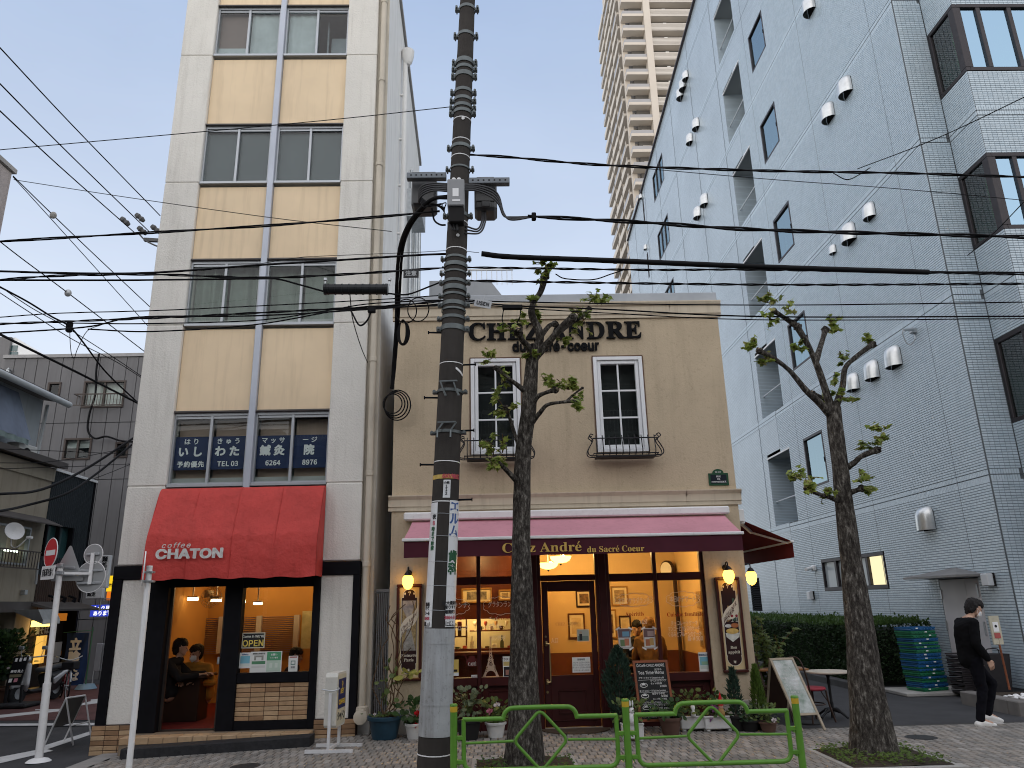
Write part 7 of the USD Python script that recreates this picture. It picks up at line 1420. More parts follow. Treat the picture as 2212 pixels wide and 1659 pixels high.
# ------------------------------------------------------------------ overhead cables, each a thing of its own
def wire(pts, r, label, twist=0, group=None, name='overhead_cable', n=9):
    P = spline([at(*p) for p in pts], n)
    m = MB()
    if twist:
        L = np.concatenate([[0], np.cumsum(np.linalg.norm(np.diff(P, axis=0), axis=1))]); Q = np.array([np.interp(np.linspace(0, L[-1], int(L[-1]/.05)), L, P[:, k]) for k in range(3)]).T; s = np.linspace(0, L[-1], len(Q))
        for ph in range(2): m.tube(Q+np.stack([0*s, r*.8*np.cos(s*twist+ph*np.pi), r*.8*np.sin(s*twist+ph*np.pi)], 1), r*.75, 6)
    else: m.tube(P, r, 6)
    solo(name, m, M_cab, label, 'cable', group, True)
D = 9.0
wire([(1012,334,D),(1106,340,D),(1313,357,D),(1659,369,D),(1942,374,D),(2260,384,D)], .014, 'topmost thick twisted cable running right from the pole below the arms', 5)
wire([(1300,356,D),(1659,387,D),(1930,407,D),(2260,437,D)], .005, 'thin wire just under the topmost cable on the right')
wire([(1140,467,D),(1400,481,D),(1659,497,D),(2260,513,D)], .020, 'spiral wrapped cable running right from clamp beside the pole box', 4)
m = MB(); c = at(1153, 468, D); m.cbox(c-V(.03,.04,.05), c+V(.03,.04,.05), .01); solo('cable_clamp', m, M_black, 'small black clamp where grey loops join the spiral wrapped cable', 'clamp')
wire([(1040,548,D),(1106,555,D),(1320,563,D),(1659,577,D),(2006,588,D)], .036, 'very thick black cable sleeve running right from the pole')
wire([(2000,587,D),(2100,588,D),(2260,589,D)], .012, 'thinner cable leaving the end of the thick black sleeve at right')
wire([(955,577,D),(1106,579,D),(1400,583,D),(1659,583,D),(2260,594,D)], .011, 'thin cable running along the underside of the thick black sleeve', 9)
wire([(1200,592,D),(1222,602,D),(1280,604,D),(1320,592,D),(1345,584,D)], .008, 'short slack loop hanging under the thick sleeve above tree top')
wire([(960,605,D),(1106,608,D),(1659,615,D),(2260,613,D)], .012, 'twisted cable passing behind the top of the left tree', 9)
wire([(985,645,D),(1106,652,D),(1659,659,D),(2260,652,D)], .008, 'upper of three low cables crossing the café roofline on the right')
wire([(985,648,D),(1106,660,D),(1306,668,D),(1659,684,D),(2260,683,D)], .010, 'middle of three low cables crossing the café roofline on the right')
wire([(985,652,D),(1106,664,D),(1306,676,D),(1659,691,D),(2260,688,D)], .007, 'lowest of three low cables crossing the café roofline on the right')
wire([(1852,365,D),(2030,296,8.),(2260,187,7.)], .006, 'thin wire rising to the upper right corner from a cable')
wire([(1800,374,D),(1830,388,D),(1860,375,D),(1880,362,D)], .007, 'short drooping jumper with two clips on the right cable')
wire([(2090,552,9.5),(2150,500,8.5),(2260,385,7.)], .006, 'thin wire slanting up past the lower bay window at right')
wire([(972,231,D),(650,265,D),(-60,329,D)], .006, 'single thin wire running left across the upper yellow panels')
wire([(950,456,D),(845,466,D),(700,478,D),(553,489,D),(300,504,D),(-60,525,D)], .013, 'double black cable crossing the second yellow panel from the pole', 2.2)
wire([(846,500,10.5),(600,472,11),(300,430,11.4),(60,393,11.6),(30,388,11.7)], .006, 'thin wire from black riser cable to clamp at far left')
wire([(985,548,D),(903,551,D),(700,564,D),(553,573,D),(330,589,D),(150,590,D),(-60,584,D)], .014, 'cable with lashing loops, upper of those at window three')
wire([(965,578,D),(850,586,D),(700,595,D),(553,600,D),(330,593,D),(120,596,D),(-60,610,D)], .012, 'thick cable crossing the first one at the left, by window three', 6)
wire([(-60,606,D),(0,605,D),(300,605,D),(553,602,D),(600,603,D),(640,613,D),(705,631,D)], .012, 'cable that runs into the left end of the long black splice case')
wire([(838,634,D),(880,636,D),(930,618,D),(965,604,D)], .011, 'short cable from right end of the splice case to the pole')
wire([(560,570,D),(640,557,D),(700,553,D),(900,545,D),(980,541,D),(1035,546,D)], .004, 'thin support wire running above the lashed cable to the pole')
wire([(970,637,D),(800,648,D),(553,661,D),(330,671,D),(120,677,D),(-60,690,D)], .007, 'wavy thin cable below window three, uppermost of the lower bundle')
wire([(970,648,D),(850,660,D),(553,676,D),(330,687,D),(-60,702,D)], .011, 'straight cable of the lower bundle under window three', 8)
wire([(965,656,D),(800,668,D),(553,682,D),(300,685,D),(180,707,D),(-60,723,D)], .010, 'cable of the lower bundle that dips to the left street clamp')
wire([(960,660,D),(750,669,D),(553,701,D),(330,716,D),(190,711,D)], .009, 'lowest cable under window three ending near left street clamp')
wire([(950,648,D),(800,656,D),(700,672,D),(553,692,D),(320,699,D),(155,698,D)], .008, 'cable of lower bundle with small black junction by drainpipe')
for k, (a, b, w) in enumerate((((-40,60),(346,466),'upper'), ((-40,140),(322,500),'middle'), ((-40,202),(290,502),'lower'))): wire([(*a, 10.), (*((V(*a)+V(*b))/2+V(0,4)), 13.), (*b, 16.5)], .012, f'{w} of three parallel wires slanting down from the upper left corner')
m = MB(); 
for u, v in ((307,498),(336,495),(270,478),(302,470)): c = at(u, v, 16.5); m.lathe([(.05,-.12),(.07,-.05),(.05,0),(.07,.05),(.04,.13),(0,.14)], c, 10, (.6,.3,-.5))
m.bar(at(312,518,16.6), at(352,520,16.6), .08); m.tube(spline([at(300,505,16.5), at(315,520,16.5), at(340,532,16.5), at(350,533,16.5)], 5), .02, 6); solo('insulator_group', m, M_box, 'insulators and bracket end showing beside the white building edge', 'insulators')
for pts, r, lb in (([(28,380,13),(115,465,13.5),(207,553,14.5),(325,664,16)], .010, 'wire with upper ball insulator slanting down at far left'), ([(28,382,13),(183,553,14.5),(322,707,16)], .008, 'lower thin partner of the wire with upper ball insulator'), ([(-40,490,12),(40,553,12.6),(147,633,13.5),(313,760,16)], .010, 'wire with lower ball insulator in the left sky gap'),
    ([(-40,590,12),(60,660,12.6),(140,705,13.2),(250,775,15),(306,813,16)], .008, 'thin wire descending to the grey building roof, upper'), ([(-40,606,12),(60,672,12.6),(160,735,13.4),(250,781,15),(306,816,16)], .008, 'thin wire descending to the grey building roof, lower'),
    ([(-40,600,12),(0,620,12.3),(60,652,12.8),(110,683,13.2),(150,705,13.5),(180,740,13.9),(230,805,15),(300,872,16)], .016, 'thick twisted cable dropping through the street clamp at left'), ([(-60,690,11),(0,722,11.6),(60,752,12.4),(170,806,14),(300,872,16)], .022, 'thick black cable slanting across the grey building'),
    ([(-60,1072,11),(0,1067,11.5),(70,1062,12.5),(127,1043,13.3),(200,1004,14.5),(296,941,16)], .024, 'upper of two thick cables sweeping up beside the white building'), ([(-60,1112,11),(0,1104,11.5),(60,1091,12.4),(143,1066,13.3),(210,1022,14.5),(292,955,16)], .022, 'lower of two thick cables sweeping up beside the white building'),
    ([(-40,968,14),(140,975,16),(290,982,19)], .008, 'level thin wire across the grey building windows'), ([(-40,1000,14),(120,996,16),(290,965,19)], .008, 'thin wire crossing the level one at grey building'), ([(-40,1014,14),(150,1008,16),(284,1002,19)], .008, 'thin wire low on the grey building'), ([(200,1035,18),(240,1020,19),(284,1002,20)], .008, 'short slanting wire near the dark shop roof corner')):
    wire(pts, r, lb)
m = MB(); m.blob(at(115,465,13.5), (.065,.055,.075), 2, .05, 2); solo('ball_insulator', m, M_conc, 'upper grey ball insulator on left wire', 'insulator', None, True); m = MB(); m.blob(at(147,633,13.5), (.065,.055,.075), 2, .05, 2); solo('ball_insulator', m, M_steel, 'lower grey ball insulator on left wire', 'insulator', None, True)
m = MB(); c = at(150,705,13.5); m.cbox(c-V(.05,.05,.12), c+V(.05,.05,.1), .02); m.tube(spline([c, c+V(.1,0,-.5), c+V(.18,0,-.65), c+V(.22,0,-.45), c+V(.35,0,-.1), c+V(.6,0,.02)], 6), .007, 5); solo('cable_clamp', m, M_black, 'black street clamp with a thin hanging loop in left sky gap', 'clamp')
m = MB(); m.tube(spline([at(214,765,25.3), at(208,800,25.3), at(206,850,25.3), at(193,895,25.3), at(190,930,25.3), at(205,947,25.3), at(230,943,25.3), at(260,952,25.3), at(290,955,25.3)], 6), .035, 6); solo('wall_cable', m, M_cab, 'black cable fixed down the grey building wall between its windows', 'cable', None, True)
# splice case, tags, small sign plates on the cables
a, b = at(702, 625, D), at(836, 625, D); t = thing('splice_case', 'long black ribbed cable splice case hanging left of the pole', 'cable box', loc=tuple((a+b)/2)); m = MB(); r = .068
m.tube([a, b], r, 16); part(t, 'case', m, mat('black_plastic', (.012,.013,.014), .45, .2, 10)); m = MB()
for k in range(9): x = a+(b-a)*(k+.5)/9; m.tube([x-V(.008,0,0), x+V(.008,0,0)], r+.006, 16)
m.tube([a-V(.01,0,0), a+V(.02,0,0)], r+.008, 16); m.tube([b-V(.02,0,0), b+V(.01,0,0)], r+.008, 16); part(t, 'rib', m, MATS['black_plastic']); m = MB()
for x in (a+V(.0,0,0), b+V(.03,0,0)): m.tube([x+V(0,0,.06), x+V(0,0,.14)], .01, 6); m.cbox(x+V(-.02,-.02,.12), x+V(.02,.02,.16), .004)
part(t, 'hanger', m, M_steel)
def tagplate(u, v, w, h, txt, label, mt, tm_, tilt=0.):
    c = at(u, v, 8.9); t = thing('cable_tag', label, 'tag', loc=tuple(c)); X_ = unit(V(1,0,tilt)); Z_ = np.cross(V(0,-1,0)*-1, X_)*-1; Z_ = unit(V(-tilt,0,1)); m = MB(); m.obox(c, (w, h, .006), X_, Z_); part(t, 'plate', m, mt); m = MB(); letters(m, txt, c+V(0,-.006,0)-Z_*h*.22, X_, Z_, h*.45, .002, bold=3, align='c'); part(t, 'lettering', m, tm_)
    m = MB(); m.tube([c+Z_*h*.5, c+Z_*(h*.5+.08)], .004, 5); part(t, 'tie', m, M_steel)
tagplate(1043, 656, .22, .105, 'USEN', 'small tilted grey plate with black letters hanging right of the pole', mat('tag_grey', (.42,.43,.44), .5, .05, 4), M_pblack, -.22)
tagplate(888, 591, .20, .12, '注意', 'small black cable tag hanging left of the pole', M_pblack, mat('tag_pale', (.35,.36,.36), .6))
m = MB(); c = at(803, 668, D); m.cbox(c-V(.05,.03,.05), c+V(.05,.03,.03), .01); m.tube(spline([c, c+V(-.05,0,-.15), c+V(-.15,0,-.22), c+V(-.25,0,-.05), c+V(-.3,0,.05)], 6), .012, 6); solo('cable_junction', m, M_cab, 'small black junction with looping tail before the white drainpipe', 'junction')
wire([(756,637,D),(762,690,9.8),(780,750,10.8),(794,783,11.6)], .007, 'thin cable dropping from splice case to the white building')
m = MB(); 
for k in range(2): c0 = at(877, 672, 9.2); m.tube([c0+V(.14*math.cos(t)+.16*k, .02*k, .17*math.sin(t)+.03*k) for t in np.linspace(0, 2*np.pi, 26)], .008, 5, False)
solo('cable_coil', m, M_cab, 'two round black cable loops left of the pole at the café cornice', 'cable coil')
m = MB(); c = at(1105, 664, 9.); m.cbox(c+V(-.12,-.03,-.03), c+V(.14,.03,.03), .01); m.tube(spline([c+V(-.1,0,0), c+V(-.12,0,-.2), c+V(.0,0,-.28), c+V(.1,0,-.15), c+V(.12,0,0)], 6), .008, 6); solo('cable_junction', m, M_cab, 'slim cable joint with drooping loop right of the pole', 'junction')
# ------------------------------------------------------------------ pollarded plane trees
M_bark = usdkit.material(stage, '/World/Looks/plane_bark', {'g': ('geometry', {}), 'm': ('mapping', {'scale': (13, 13, 4.5)}), 'n': ('noise_texture', {'scale': 2.2, 'detail': 8, 'roughness': .78}), 'r': ('rgb_ramp', {'ramp': [(.34, (.014,.012,.010)), (.46, (.048,.041,.035)), (.55, (.11,.098,.084)), (.65, (.32,.295,.255))]}),
    'v': ('voronoi_texture', {'scale': 3.0, 'randomness': 1.}), 'b': ('bump', {'strength': 1., 'distance': .04}), 'p': ('principled_bsdf', {'roughness': .92, 'specular_ior_level': .15})},
    [('g.position', 'm.vector'), ('m.vector', 'n.vector'), ('m.vector', 'v.vector'), ('n.fac', 'r.fac'), ('r.color', 'p.base_color'), ('n.fac', 'b.height'), ('b.normal', 'p.normal')], surface='p.BSDF')
M_cut = mat('cut_wood', (.36,.26,.16), .85, .15, 20); M_leaf = [mat('plane_leaf_%d' % k, c, .5, .15, 12, tr=.35) for k, c in enumerate(((.20,.27,.05), (.29,.34,.07), (.15,.19,.045), (.34,.33,.11)))]
def limb(mb, P, R, n=20, seed=0, amp=.10, per=12):
    P = spline(P, per); k = len(P); R = np.interp(np.linspace(0, 1, k), np.linspace(0, 1, len(R)), R); T = np.gradient(P, axis=0); T /= np.linalg.norm(T, axis=1, keepdims=True); N = unit(np.cross(T[0], (0,1,0) if abs(T[0][1]) < .9 else (1,0,0))); v = []; ang = np.arange(n)*2*np.pi/n
    for i in range(k):
        N = unit(N-T[i]*(N@T[i])); B = np.cross(T[i], N); d = np.cos(ang)[:, None]*N+np.sin(ang)[:, None]*B; p = P[i]+R[i]*d; q = p*np.array([7, 7, 2.3]); v.append(P[i]+d*(R[i]*(1+amp*2*(meshkit.fbm(q+seed, 4, seed)-.5)))[:, None])
    v = np.vstack(v); mb.add(v, [(i*n+j, i*n+(j+1) % n, (i+1)*n+(j+1) % n, (i+1)*n+j) for i in range(k-1) for j in range(n)]); return P[-1], T[-1], R[-1]
LEAF = [(0,0),(.14,-.02),(.30,-.16),(.38,.02),(.55,.06),(.40,.22),(.42,.40),(.22,.42),(.06,.86),(-.06,.60),(-.22,.42),(-.44,.42),(-.40,.20),(-.55,.04),(-.36,0),(-.30,-.17),(-.13,-.03)]
def leaf_mesh(c, d, up, s, r_):
    d = unit(d); X = unit(np.cross(d, up)); U = np.cross(X, d); P = np.array(LEAF); curl = -.25*(P[:, 0]**2)-.18*np.abs(P[:, 1])**1.5
    v = c+s*(P[:, :1]*X+P[:, 1:]*d+curl[:, None]*U); n = len(P); ctr = c+s*.2*d; v = np.vstack([v, ctr]); return v, [(n, i, (i+1) % n) for i in range(n)]
def tree(label, trunk, tr_r, limbs, clusters, y0, seed, nleaf):
    rs = random.Random(seed); base = at(*trunk[0], y0); t = thing('plane_tree', label, 'tree', loc=tuple(base)); m = MB(); Pt = [at(u, v, y0) for u, v in trunk]; Pt[0][2] = min(Pt[0][2], -.03)
    limb(m, Pt, tr_r, 34, seed, .10, 26); part(t, 'trunk', m, M_bark, True)
    for k, (pts, r0, r1) in enumerate(limbs):
        m = MB(); P = [at(p[0], p[1], y0+(p[2] if len(p) > 2 else 0.)) for p in pts]; e, T_, r_ = limb(m, P, [r0*.86, (r0+r1)*.37, r1*.66, r1*.85], 16, seed+k, .16, 9); L = part(t, 'branch', m, M_bark, True)
        q = MB(); q.blob(e, (r_*1.25, r_*1.25, r_*1.15), seed+k, .5, 3, 2.5); part(L, 'knob', q, M_bark, True)
        if k % 2 == 0: q = MB(); q.lathe([(r_*.75, r_*1.05), (0, r_*1.12)], e, 12, unit(T_+V(.1,-.8,.1))); part(L, 'cut_face', q, M_cut)
    tw = MB(); leaves = []
    for (u, v, dy, rad, nl) in clusters:
        c = at(u, v, y0+dy); R = rad*y0/FPX
        for s_ in range(max(4, nl//5)):
            dv = unit(V(rs.gauss(0,1), rs.gauss(0,1), rs.gauss(.35,.8))); tip = c+dv*R*rs.uniform(.7, 1.6)
            tw.tube(spline([c+dv*R*.05, c+dv*R*.5+V(0,0,.01), tip], 3), [.006]*4+[.0045]*2+[.003] if False else .005, 5)
            for _ in range(rs.randint(6, 11)):
                f = rs.uniform(.35, 1.05); d = unit(V(rs.gauss(0,1), rs.gauss(-.15,1), rs.gauss(-.25,.55))); leaves.append((c+dv*R*f*rs.uniform(.8,1.55), d, unit(V(rs.gauss(0,.5), rs.gauss(-.3,.5), 1)), rs.uniform(.05, .105), rs.choice([0,0,1,1,2,3])))
    part(t, 'twigs', tw, mat('twig', (.10,.06,.03), .8))
    C = T(UsdGeom.Xform.Define(stage, t.path+'/crown').GetPrim(), t.loc); leaves.sort(key=lambda q: -q[3]); rest = [MB() for _ in M_leaf]
    for k, (c, d, up, s, mi) in enumerate(leaves):
        v, f = leaf_mesh(c, d, up, s, rs)
        if k < 290: q = MB().add(v, f); part(C, 'leaf', q, M_leaf[mi])
        else: rest[mi].add(v, f)
    for mi, q in enumerate(rest): part(C, 'leaves', q, M_leaf[mi], kind='stuff')
tree('pollarded plane tree standing before the café lettering and left upper window', [(1133,1668),(1132,1560),(1130,1400),(1126,1200),(1128,1050),(1132,960),(1142,886),(1149,786),(1152,764)], [.25,.19,.160,.118,.105,.10,.098,.085,.085],
 [([(1152,772),(1166,726,-.05),(1149,680,-.1),(1152,655,-.1),(1168,630,-.12),(1178,596,-.15)], .075, .055), ([(1153,775),(1180,745,-.1),(1196,726,-.18),(1216,703,-.25),(1237,686,-.3)], .07, .055), ([(1151,772),(1140,748,-.1),(1128,735,-.2),(1119,716,-.28)], .06, .055), ([(1196,726,-.18),(1230,700,.05),(1262,680,.2),(1272,668,.25)], .045, .04), ([(1160,738,-.05),(1185,705,.1),(1198,700,.2)], .05, .045),
  ([(1150,912),(1166,892,-.1),(1184,874,-.2),(1222,868,-.3),(1245,866,-.3)], .045, .03), ([(1148,880),(1160,858,-.1),(1180,848,-.2),(1200,842,-.25)], .045, .04), ([(1140,850),(1118,832,-.1),(1095,815,-.2),(1072,795,-.25)], .05, .035), ([(1128,1050),(1108,1030,-.1),(1086,1008,-.2),(1066,992,-.25)], .055, .04), ([(1133,985),(1118,955,-.1),(1100,900,-.2),(1092,880,-.25)], .04, .03), ([(1222,868,-.3),(1242,850,-.2),(1258,838,-.2)], .02, .018)],
 [(1180,572,-.15,20,40),(1178,600,-.15,22,14),(1288,652,.25,24,44),(1262,692,.1,28,34),(1240,672,-.1,22,22),(1108,712,-.28,28,34),(1122,690,-.2,20,16),(1150,645,-.1,14,8),(1168,682,0,16,10),(1146,765,-.1,18,14),(1215,735,-.1,18,8),(1062,775,-.25,20,16),(1085,822,-.2,22,18),(1075,862,-.25,26,26),(1098,890,-.25,22,18),(1062,960,-.25,22,26),(1085,980,-.2,28,30),(1062,998,-.25,18,12),(1190,838,-.2,28,34),(1228,842,-.25,26,28),(1255,862,-.2,16,12),(1240,880,-.3,16,10),(1235,838,-.2,16,10)], 9.25, 11, 0)
tree('pollarded plane tree at right before the pale blue tiled building', [(1897,1672),(1890,1620),(1873,1500),(1858,1360),(1840,1220),(1826,1110),(1815,1010),(1806,940),(1800,880)], [.42,.27,.20,.165,.125,.108,.10,.10,.095],
 [([(1797,900),(1770,870,-.1),(1740,842,-.2),(1705,800,-.25),(1668,772,-.3),(1640,758,-.3)], .065, .042), ([(1798,890),(1785,848,-.05),(1765,790,-.1),(1745,745,-.15),(1722,705,-.2)], .07, .05), ([(1722,705,-.2),(1700,690,-.2),(1672,672,-.25)], .05, .04), ([(1762,780,-.1),(1775,740,.1),(1783,712,.2)], .05, .045), ([(1805,880),(1820,835,.1),(1826,795,.15),(1850,770,.2),(1885,744,.3)], .055, .045), ([(1826,1012),(1845,1000,-.1),(1862,985,-.15),(1895,972,-.2)], .05, .045), ([(1820,1085),(1795,1075,-.1),(1770,1068,-.2),(1742,1055,-.2)], .05, .035), ([(1832,1065),(1848,1060,-.1),(1862,1055,-.15)], .05, .045), ([(1806,900),(1790,868,.3),(1755,850,.4)], .05, .04)],
 [(1658,655,-.25,20,16),(1664,690,-.25,16,10),(1703,668,-.2,24,18),(1722,752,-.1,20,12),(1630,752,-.3,20,20),(1655,775,-.3,16,10),(1795,695,.2,22,24),(1808,712,.2,14,8),(1880,733,.3,20,16),(1826,780,.15,20,14),(1805,832,0,22,18),(1818,860,-.1,26,28),(1785,856,.3,16,10),(1903,928,-.2,20,20),(1905,950,-.2,16,10),(1870,962,-.15,18,18),(1740,1032,-.2,26,30),(1752,1055,-.2,16,10),(1862,1035,-.15,24,26),(1870,1055,-.15,16,10),(1780,1065,-.15,14,8)], 9.25, 23, 0)
# tree pits
M_soil = mat('soil', (.045,.034,.024), .95, .3, 12, bump=1., bscale=40); M_grass = [mat('ground_leaf_%d' % k, c, .6, .2, 15, tr=.3) for k, c in enumerate(((.05,.10,.02), (.09,.14,.025)))]
for k, b in enumerate(TREES):
    m = MB(); n = 24; X = np.linspace(b[0]-.55, b[0]+.55, n); Y = np.linspace(8.58, 9.62, n); g = np.array([(x, y, .0+.05*meshkit.fbm(V(x*3, y*3, 0), 3, 5)+.05*math.exp(-((x-b[0])**2+(y-9.2)**2)/.15)) for y in Y for x in X]); m.add(g, [(i*n+j, i*n+j+1, (i+1)*n+j+1, (i+1)*n+j) for i in range(n-1) for j in range(n-1)]); struct('planting_bed', m, M_soil, True)
    m = MB(); 
    for p, q in (((b[0]-.6,8.5),(b[0]+.6,8.57)), ((b[0]-.6,9.63),(b[0]+.6,9.70)), ((b[0]-.6,8.57),(b[0]-.54,9.63)), ((b[0]+.54,8.57),(b[0]+.6,9.63))): m.cbox((p[0], p[1], -.05), (q[0], q[1], .03), .008)
    struct('bed_edging', m, M_conc); rs = random.Random(40+k); a = MB()
    for _ in range(1500 if k else 420):
        x, y = b[0]+rs.uniform(-.55, .55), rs.uniform(8.6, 9.62)
        if math.hypot(x-b[0], y-9.25) < .2 or rs.random() > .35+.6*meshkit.noise(V(x*4, y*4, 1)): continue
        v, f = leaf_mesh(V(x, y, rs.uniform(.03, .11)), V(rs.gauss(0,1), rs.gauss(0,1), .5), V(0,-.3,1), rs.uniform(.02, .045), rs); a.add(v, f)
    solo('ground_cover', a, M_grass[k], 'low green weeds around the foot of the '+('right' if k else 'left')+' plane tree', 'ground cover', kind='stuff')
# ------------------------------------------------------------------ green guard rail
RY = 8.55
M_green = mat('lime_green_paint', (.10,.25,.03), .38, .10, 5, speck=.25, bump=.05, streak=.2, coat=.2)
gp_ = ['left', 'middle', 'right']
pxs = [at(980, 1523, RY), at(1350, 1512, RY), at(1716, 1505, RY)]
for k, p in enumerate(pxs):
    t = thing('guard_rail_post', ('lime green railing post beside the utility pole', 'lime green railing post before the conifer and chalkboard', 'lime green railing post before the white leaning chalk board')[k], 'post', 'lime green railing posts', loc=(p[0], RY, 0)); m = MB(); m.tube([V(p[0], RY, -.02), V(p[0], RY, p[2]-.012)], .038, 18); part(t, 'post', m, M_green, 40)
    m = MB(); m.lathe([(.0385, -.055), (.0395, -.02), (.0395, -.005), (.038, .0)], V(p[0], RY, p[2]-.012), 18); part(t, 'yellow_band', m, mat('yellow_tape2', (.55,.36,.03), .5)); m = MB(); m.lathe([(.041, -.012), (.041, .002), (.034, .012), (0, .016)], V(p[0], RY, p[2]), 18); part(t, 'cap', m, M_green, 40)
def rail(x0, x1, key, label):
    t = thing('guard_rail', label, 'railing', 'lime green railing panels', loc=((x0+x1)/2, RY, 0)); zt_, zm, zr, zb_ = .605, .705, .335, .115; xc = (x0+x1)/2; r = .024; w = .39
    m = MB(); P = [(x0, .20), (x0, .40), (x0, zt_)]; m.tube([V(x0, RY, zt_+.005), V(x0, RY, .30)]+[V(a, RY, b) for a, b in [(x0, .22), (x0+.012, .165), (x0+.04, .13), (x0+.09, zb_)]]+[V(xc, RY, zb_)]+[V(a, RY, b) for a, b in [(x1-.09, zb_), (x1-.04, .13), (x1-.012, .165), (x1, .22)]]+[V(x1, RY, .30), V(x1, RY, zt_+.005)], r, 14); part(t, 'frame', m, M_green, 40)
    top = spline([(x0-.01, RY, zt_), (x0+.15, RY, zt_), (xc-w-.0, RY, zt_)], 3); m = MB(); m.tube(top, r, 14); m.tube([V(xc+w, RY, zt_), V(x1+.01, RY, zt_)], r, 14)
    m.tube(spline([(xc-w-.005, RY, zt_-.015), (xc-w+.015, RY, zt_+.05), (xc-w+.06, RY, zm-.01), (xc-w+.13, RY, zm), (xc, RY, zm+.003), (xc+w-.13, RY, zm), (xc+w-.06, RY, zm-.01), (xc+w-.015, RY, zt_+.05), (xc+w+.005, RY, zt_-.015)], 6), r, 14); part(t, 'top_rail', m, M_green, 40)
    m = MB(); dh, dw = .275, .285; zc = .41-.0; q = Polygon([(-dw,0),(0,-dh*1.08),(dw,0),(0,dh*1.08)]).buffer(-.055, 8).buffer(.055, 8).exterior; q = [V(xc+p.x, RY, .385+p.y) for p in [q.interpolate(k/72, True) for k in range(73)]]
    m.tube(q, .017, 12, False); m.tube([V(x0, RY, zr+.04), V(xc-dw, RY, .385)], .014, 10); m.tube([V(xc+dw, RY, .385), V(x1, RY, zr+.04)], .014, 10); part(t, 'diamond_bar', m, M_green, 40)
    m = MB()
    for x, s in ((x0, -1), (x1, 1)):
        for z in (.20, .43): m.cbox((min(x, x+s*.075), RY-.022, z-.022), (max(x, x+s*.075), RY+.022, z+.022), .006); m.tube([V(x+s*.05, RY-.035, z-.03), V(x+s*.05, RY+.03, z-.03)], .008, 6)
    part(t, 'bracket', m, M_green)
rail(pxs[0][0]+.105, pxs[1][0]-.105, 0, 'left lime green railing panel with diamond, in front of the tree trunk'); rail(pxs[1][0]+.105, pxs[2][0]-.105, 1, 'right lime green railing panel with diamond, in front of flower pots')
# ------------------------------------------------------------------ plants and pots before the café
M_terra = mat('brown_pot', (.10,.055,.04), .7, .12, 8); M_wpot = mat('white_pot', (.60,.60,.58), .5, .08, 8, speck=.4); M_bpot = mat('dark_blue_pot', (.02,.055,.085), .35, .2, 5, speck=.4)
LM = {'green': mat('leaf_green', (.035,.075,.02), .5, .2, 20, tr=.25), 'olive': mat('leaf_olive', (.10,.14,.04), .5, .2, 20, tr=.25), 'pale': mat('leaf_pale', (.13,.16,.09), .5, .3, 18, tr=.2), 'dark': mat('leaf_dark', (.018,.042,.018), .55, .2, 20, tr=.15), 'blue': mat('leaf_blue_green', (.03,.06,.04), .6, .2, 20, tr=.1), 'yellow': mat('leaf_yellow', (.36,.36,.09), .5, .15, 15, tr=.3)}
FL = {'red': mat('petal_red', (.55,.012,.02), .5, tr=.2), 'pink': mat('petal_pink', (.65,.22,.32), .5, tr=.2), 'white': mat('petal_white', (.72,.66,.66), .5, tr=.2), 'purple': mat('petal_purple', (.30,.10,.30), .5, tr=.2)}
ROUND = [(math.cos(a)*.5*(1+.08*math.cos(5*a)), .45+.5*math.sin(a)*(1+.08*math.cos(5*a))) for a in np.linspace(-1.4, 4.4, 12)]
def rleaf(c, d, up, s):
    d = unit(d); X = unit(np.cross(d, up)); U = np.cross(X, d); P = np.array(ROUND); v = c+s*(P[:, :1]*X+P[:, 1:]*d-.3*(P[:, :1]**2)*U); v = np.vstack([v, c+s*.35*d]); n = len(P); return v, [(n, i, (i+1) % n) for i in range(n)]
def foliage(t, c, rad, n, s, mt, seed, shape='ball', name='leaf'):
    rs = random.Random(seed); rest = MB(); st = MB()
    for k in range(n):
        a, zf = rs.uniform(0, 2*np.pi), rs.random()
        q = V(rs.gauss(0,.5)*rad[0], rs.gauss(0,.5)*rad[1], (zf-.25)*rad[2]*1.3); p = c+q; d = unit(q+V(0,0,-.25*rad[2])+V(rs.gauss(0,.3), rs.gauss(0,.3), rs.gauss(0,.3))*rad[0]); v, f = rleaf(p, d, unit(V(rs.gauss(0,.4), rs.gauss(-.4,.4), 1)), s*rs.uniform(.6, 1.15)); 
        rest.add(v, f)
        if k % 3 == 0: st.tube([c-V(0,0,rad[2]*.4), (c+p)/2+V(0,0,.01), p], .0025, 4, False)
    part(t, 'foliage', rest, mt, kind='stuff'); part(t, 'stem', st, LM['olive'])
def flowers(t, pts, mt, r):
    for k, p in enumerate(pts):
        m = MB(); rs = random.Random(k)
        for j in range(9): d = unit(V(rs.gauss(0,1), rs.gauss(-.5,1), rs.gauss(.4,1))); v, f = rleaf(p+d*r*.25, d, unit(V(rs.gauss(0,1), -1, rs.gauss(0,1))), r*1.1); m.add(v, f)
        part(t, 'flower', m, mt)
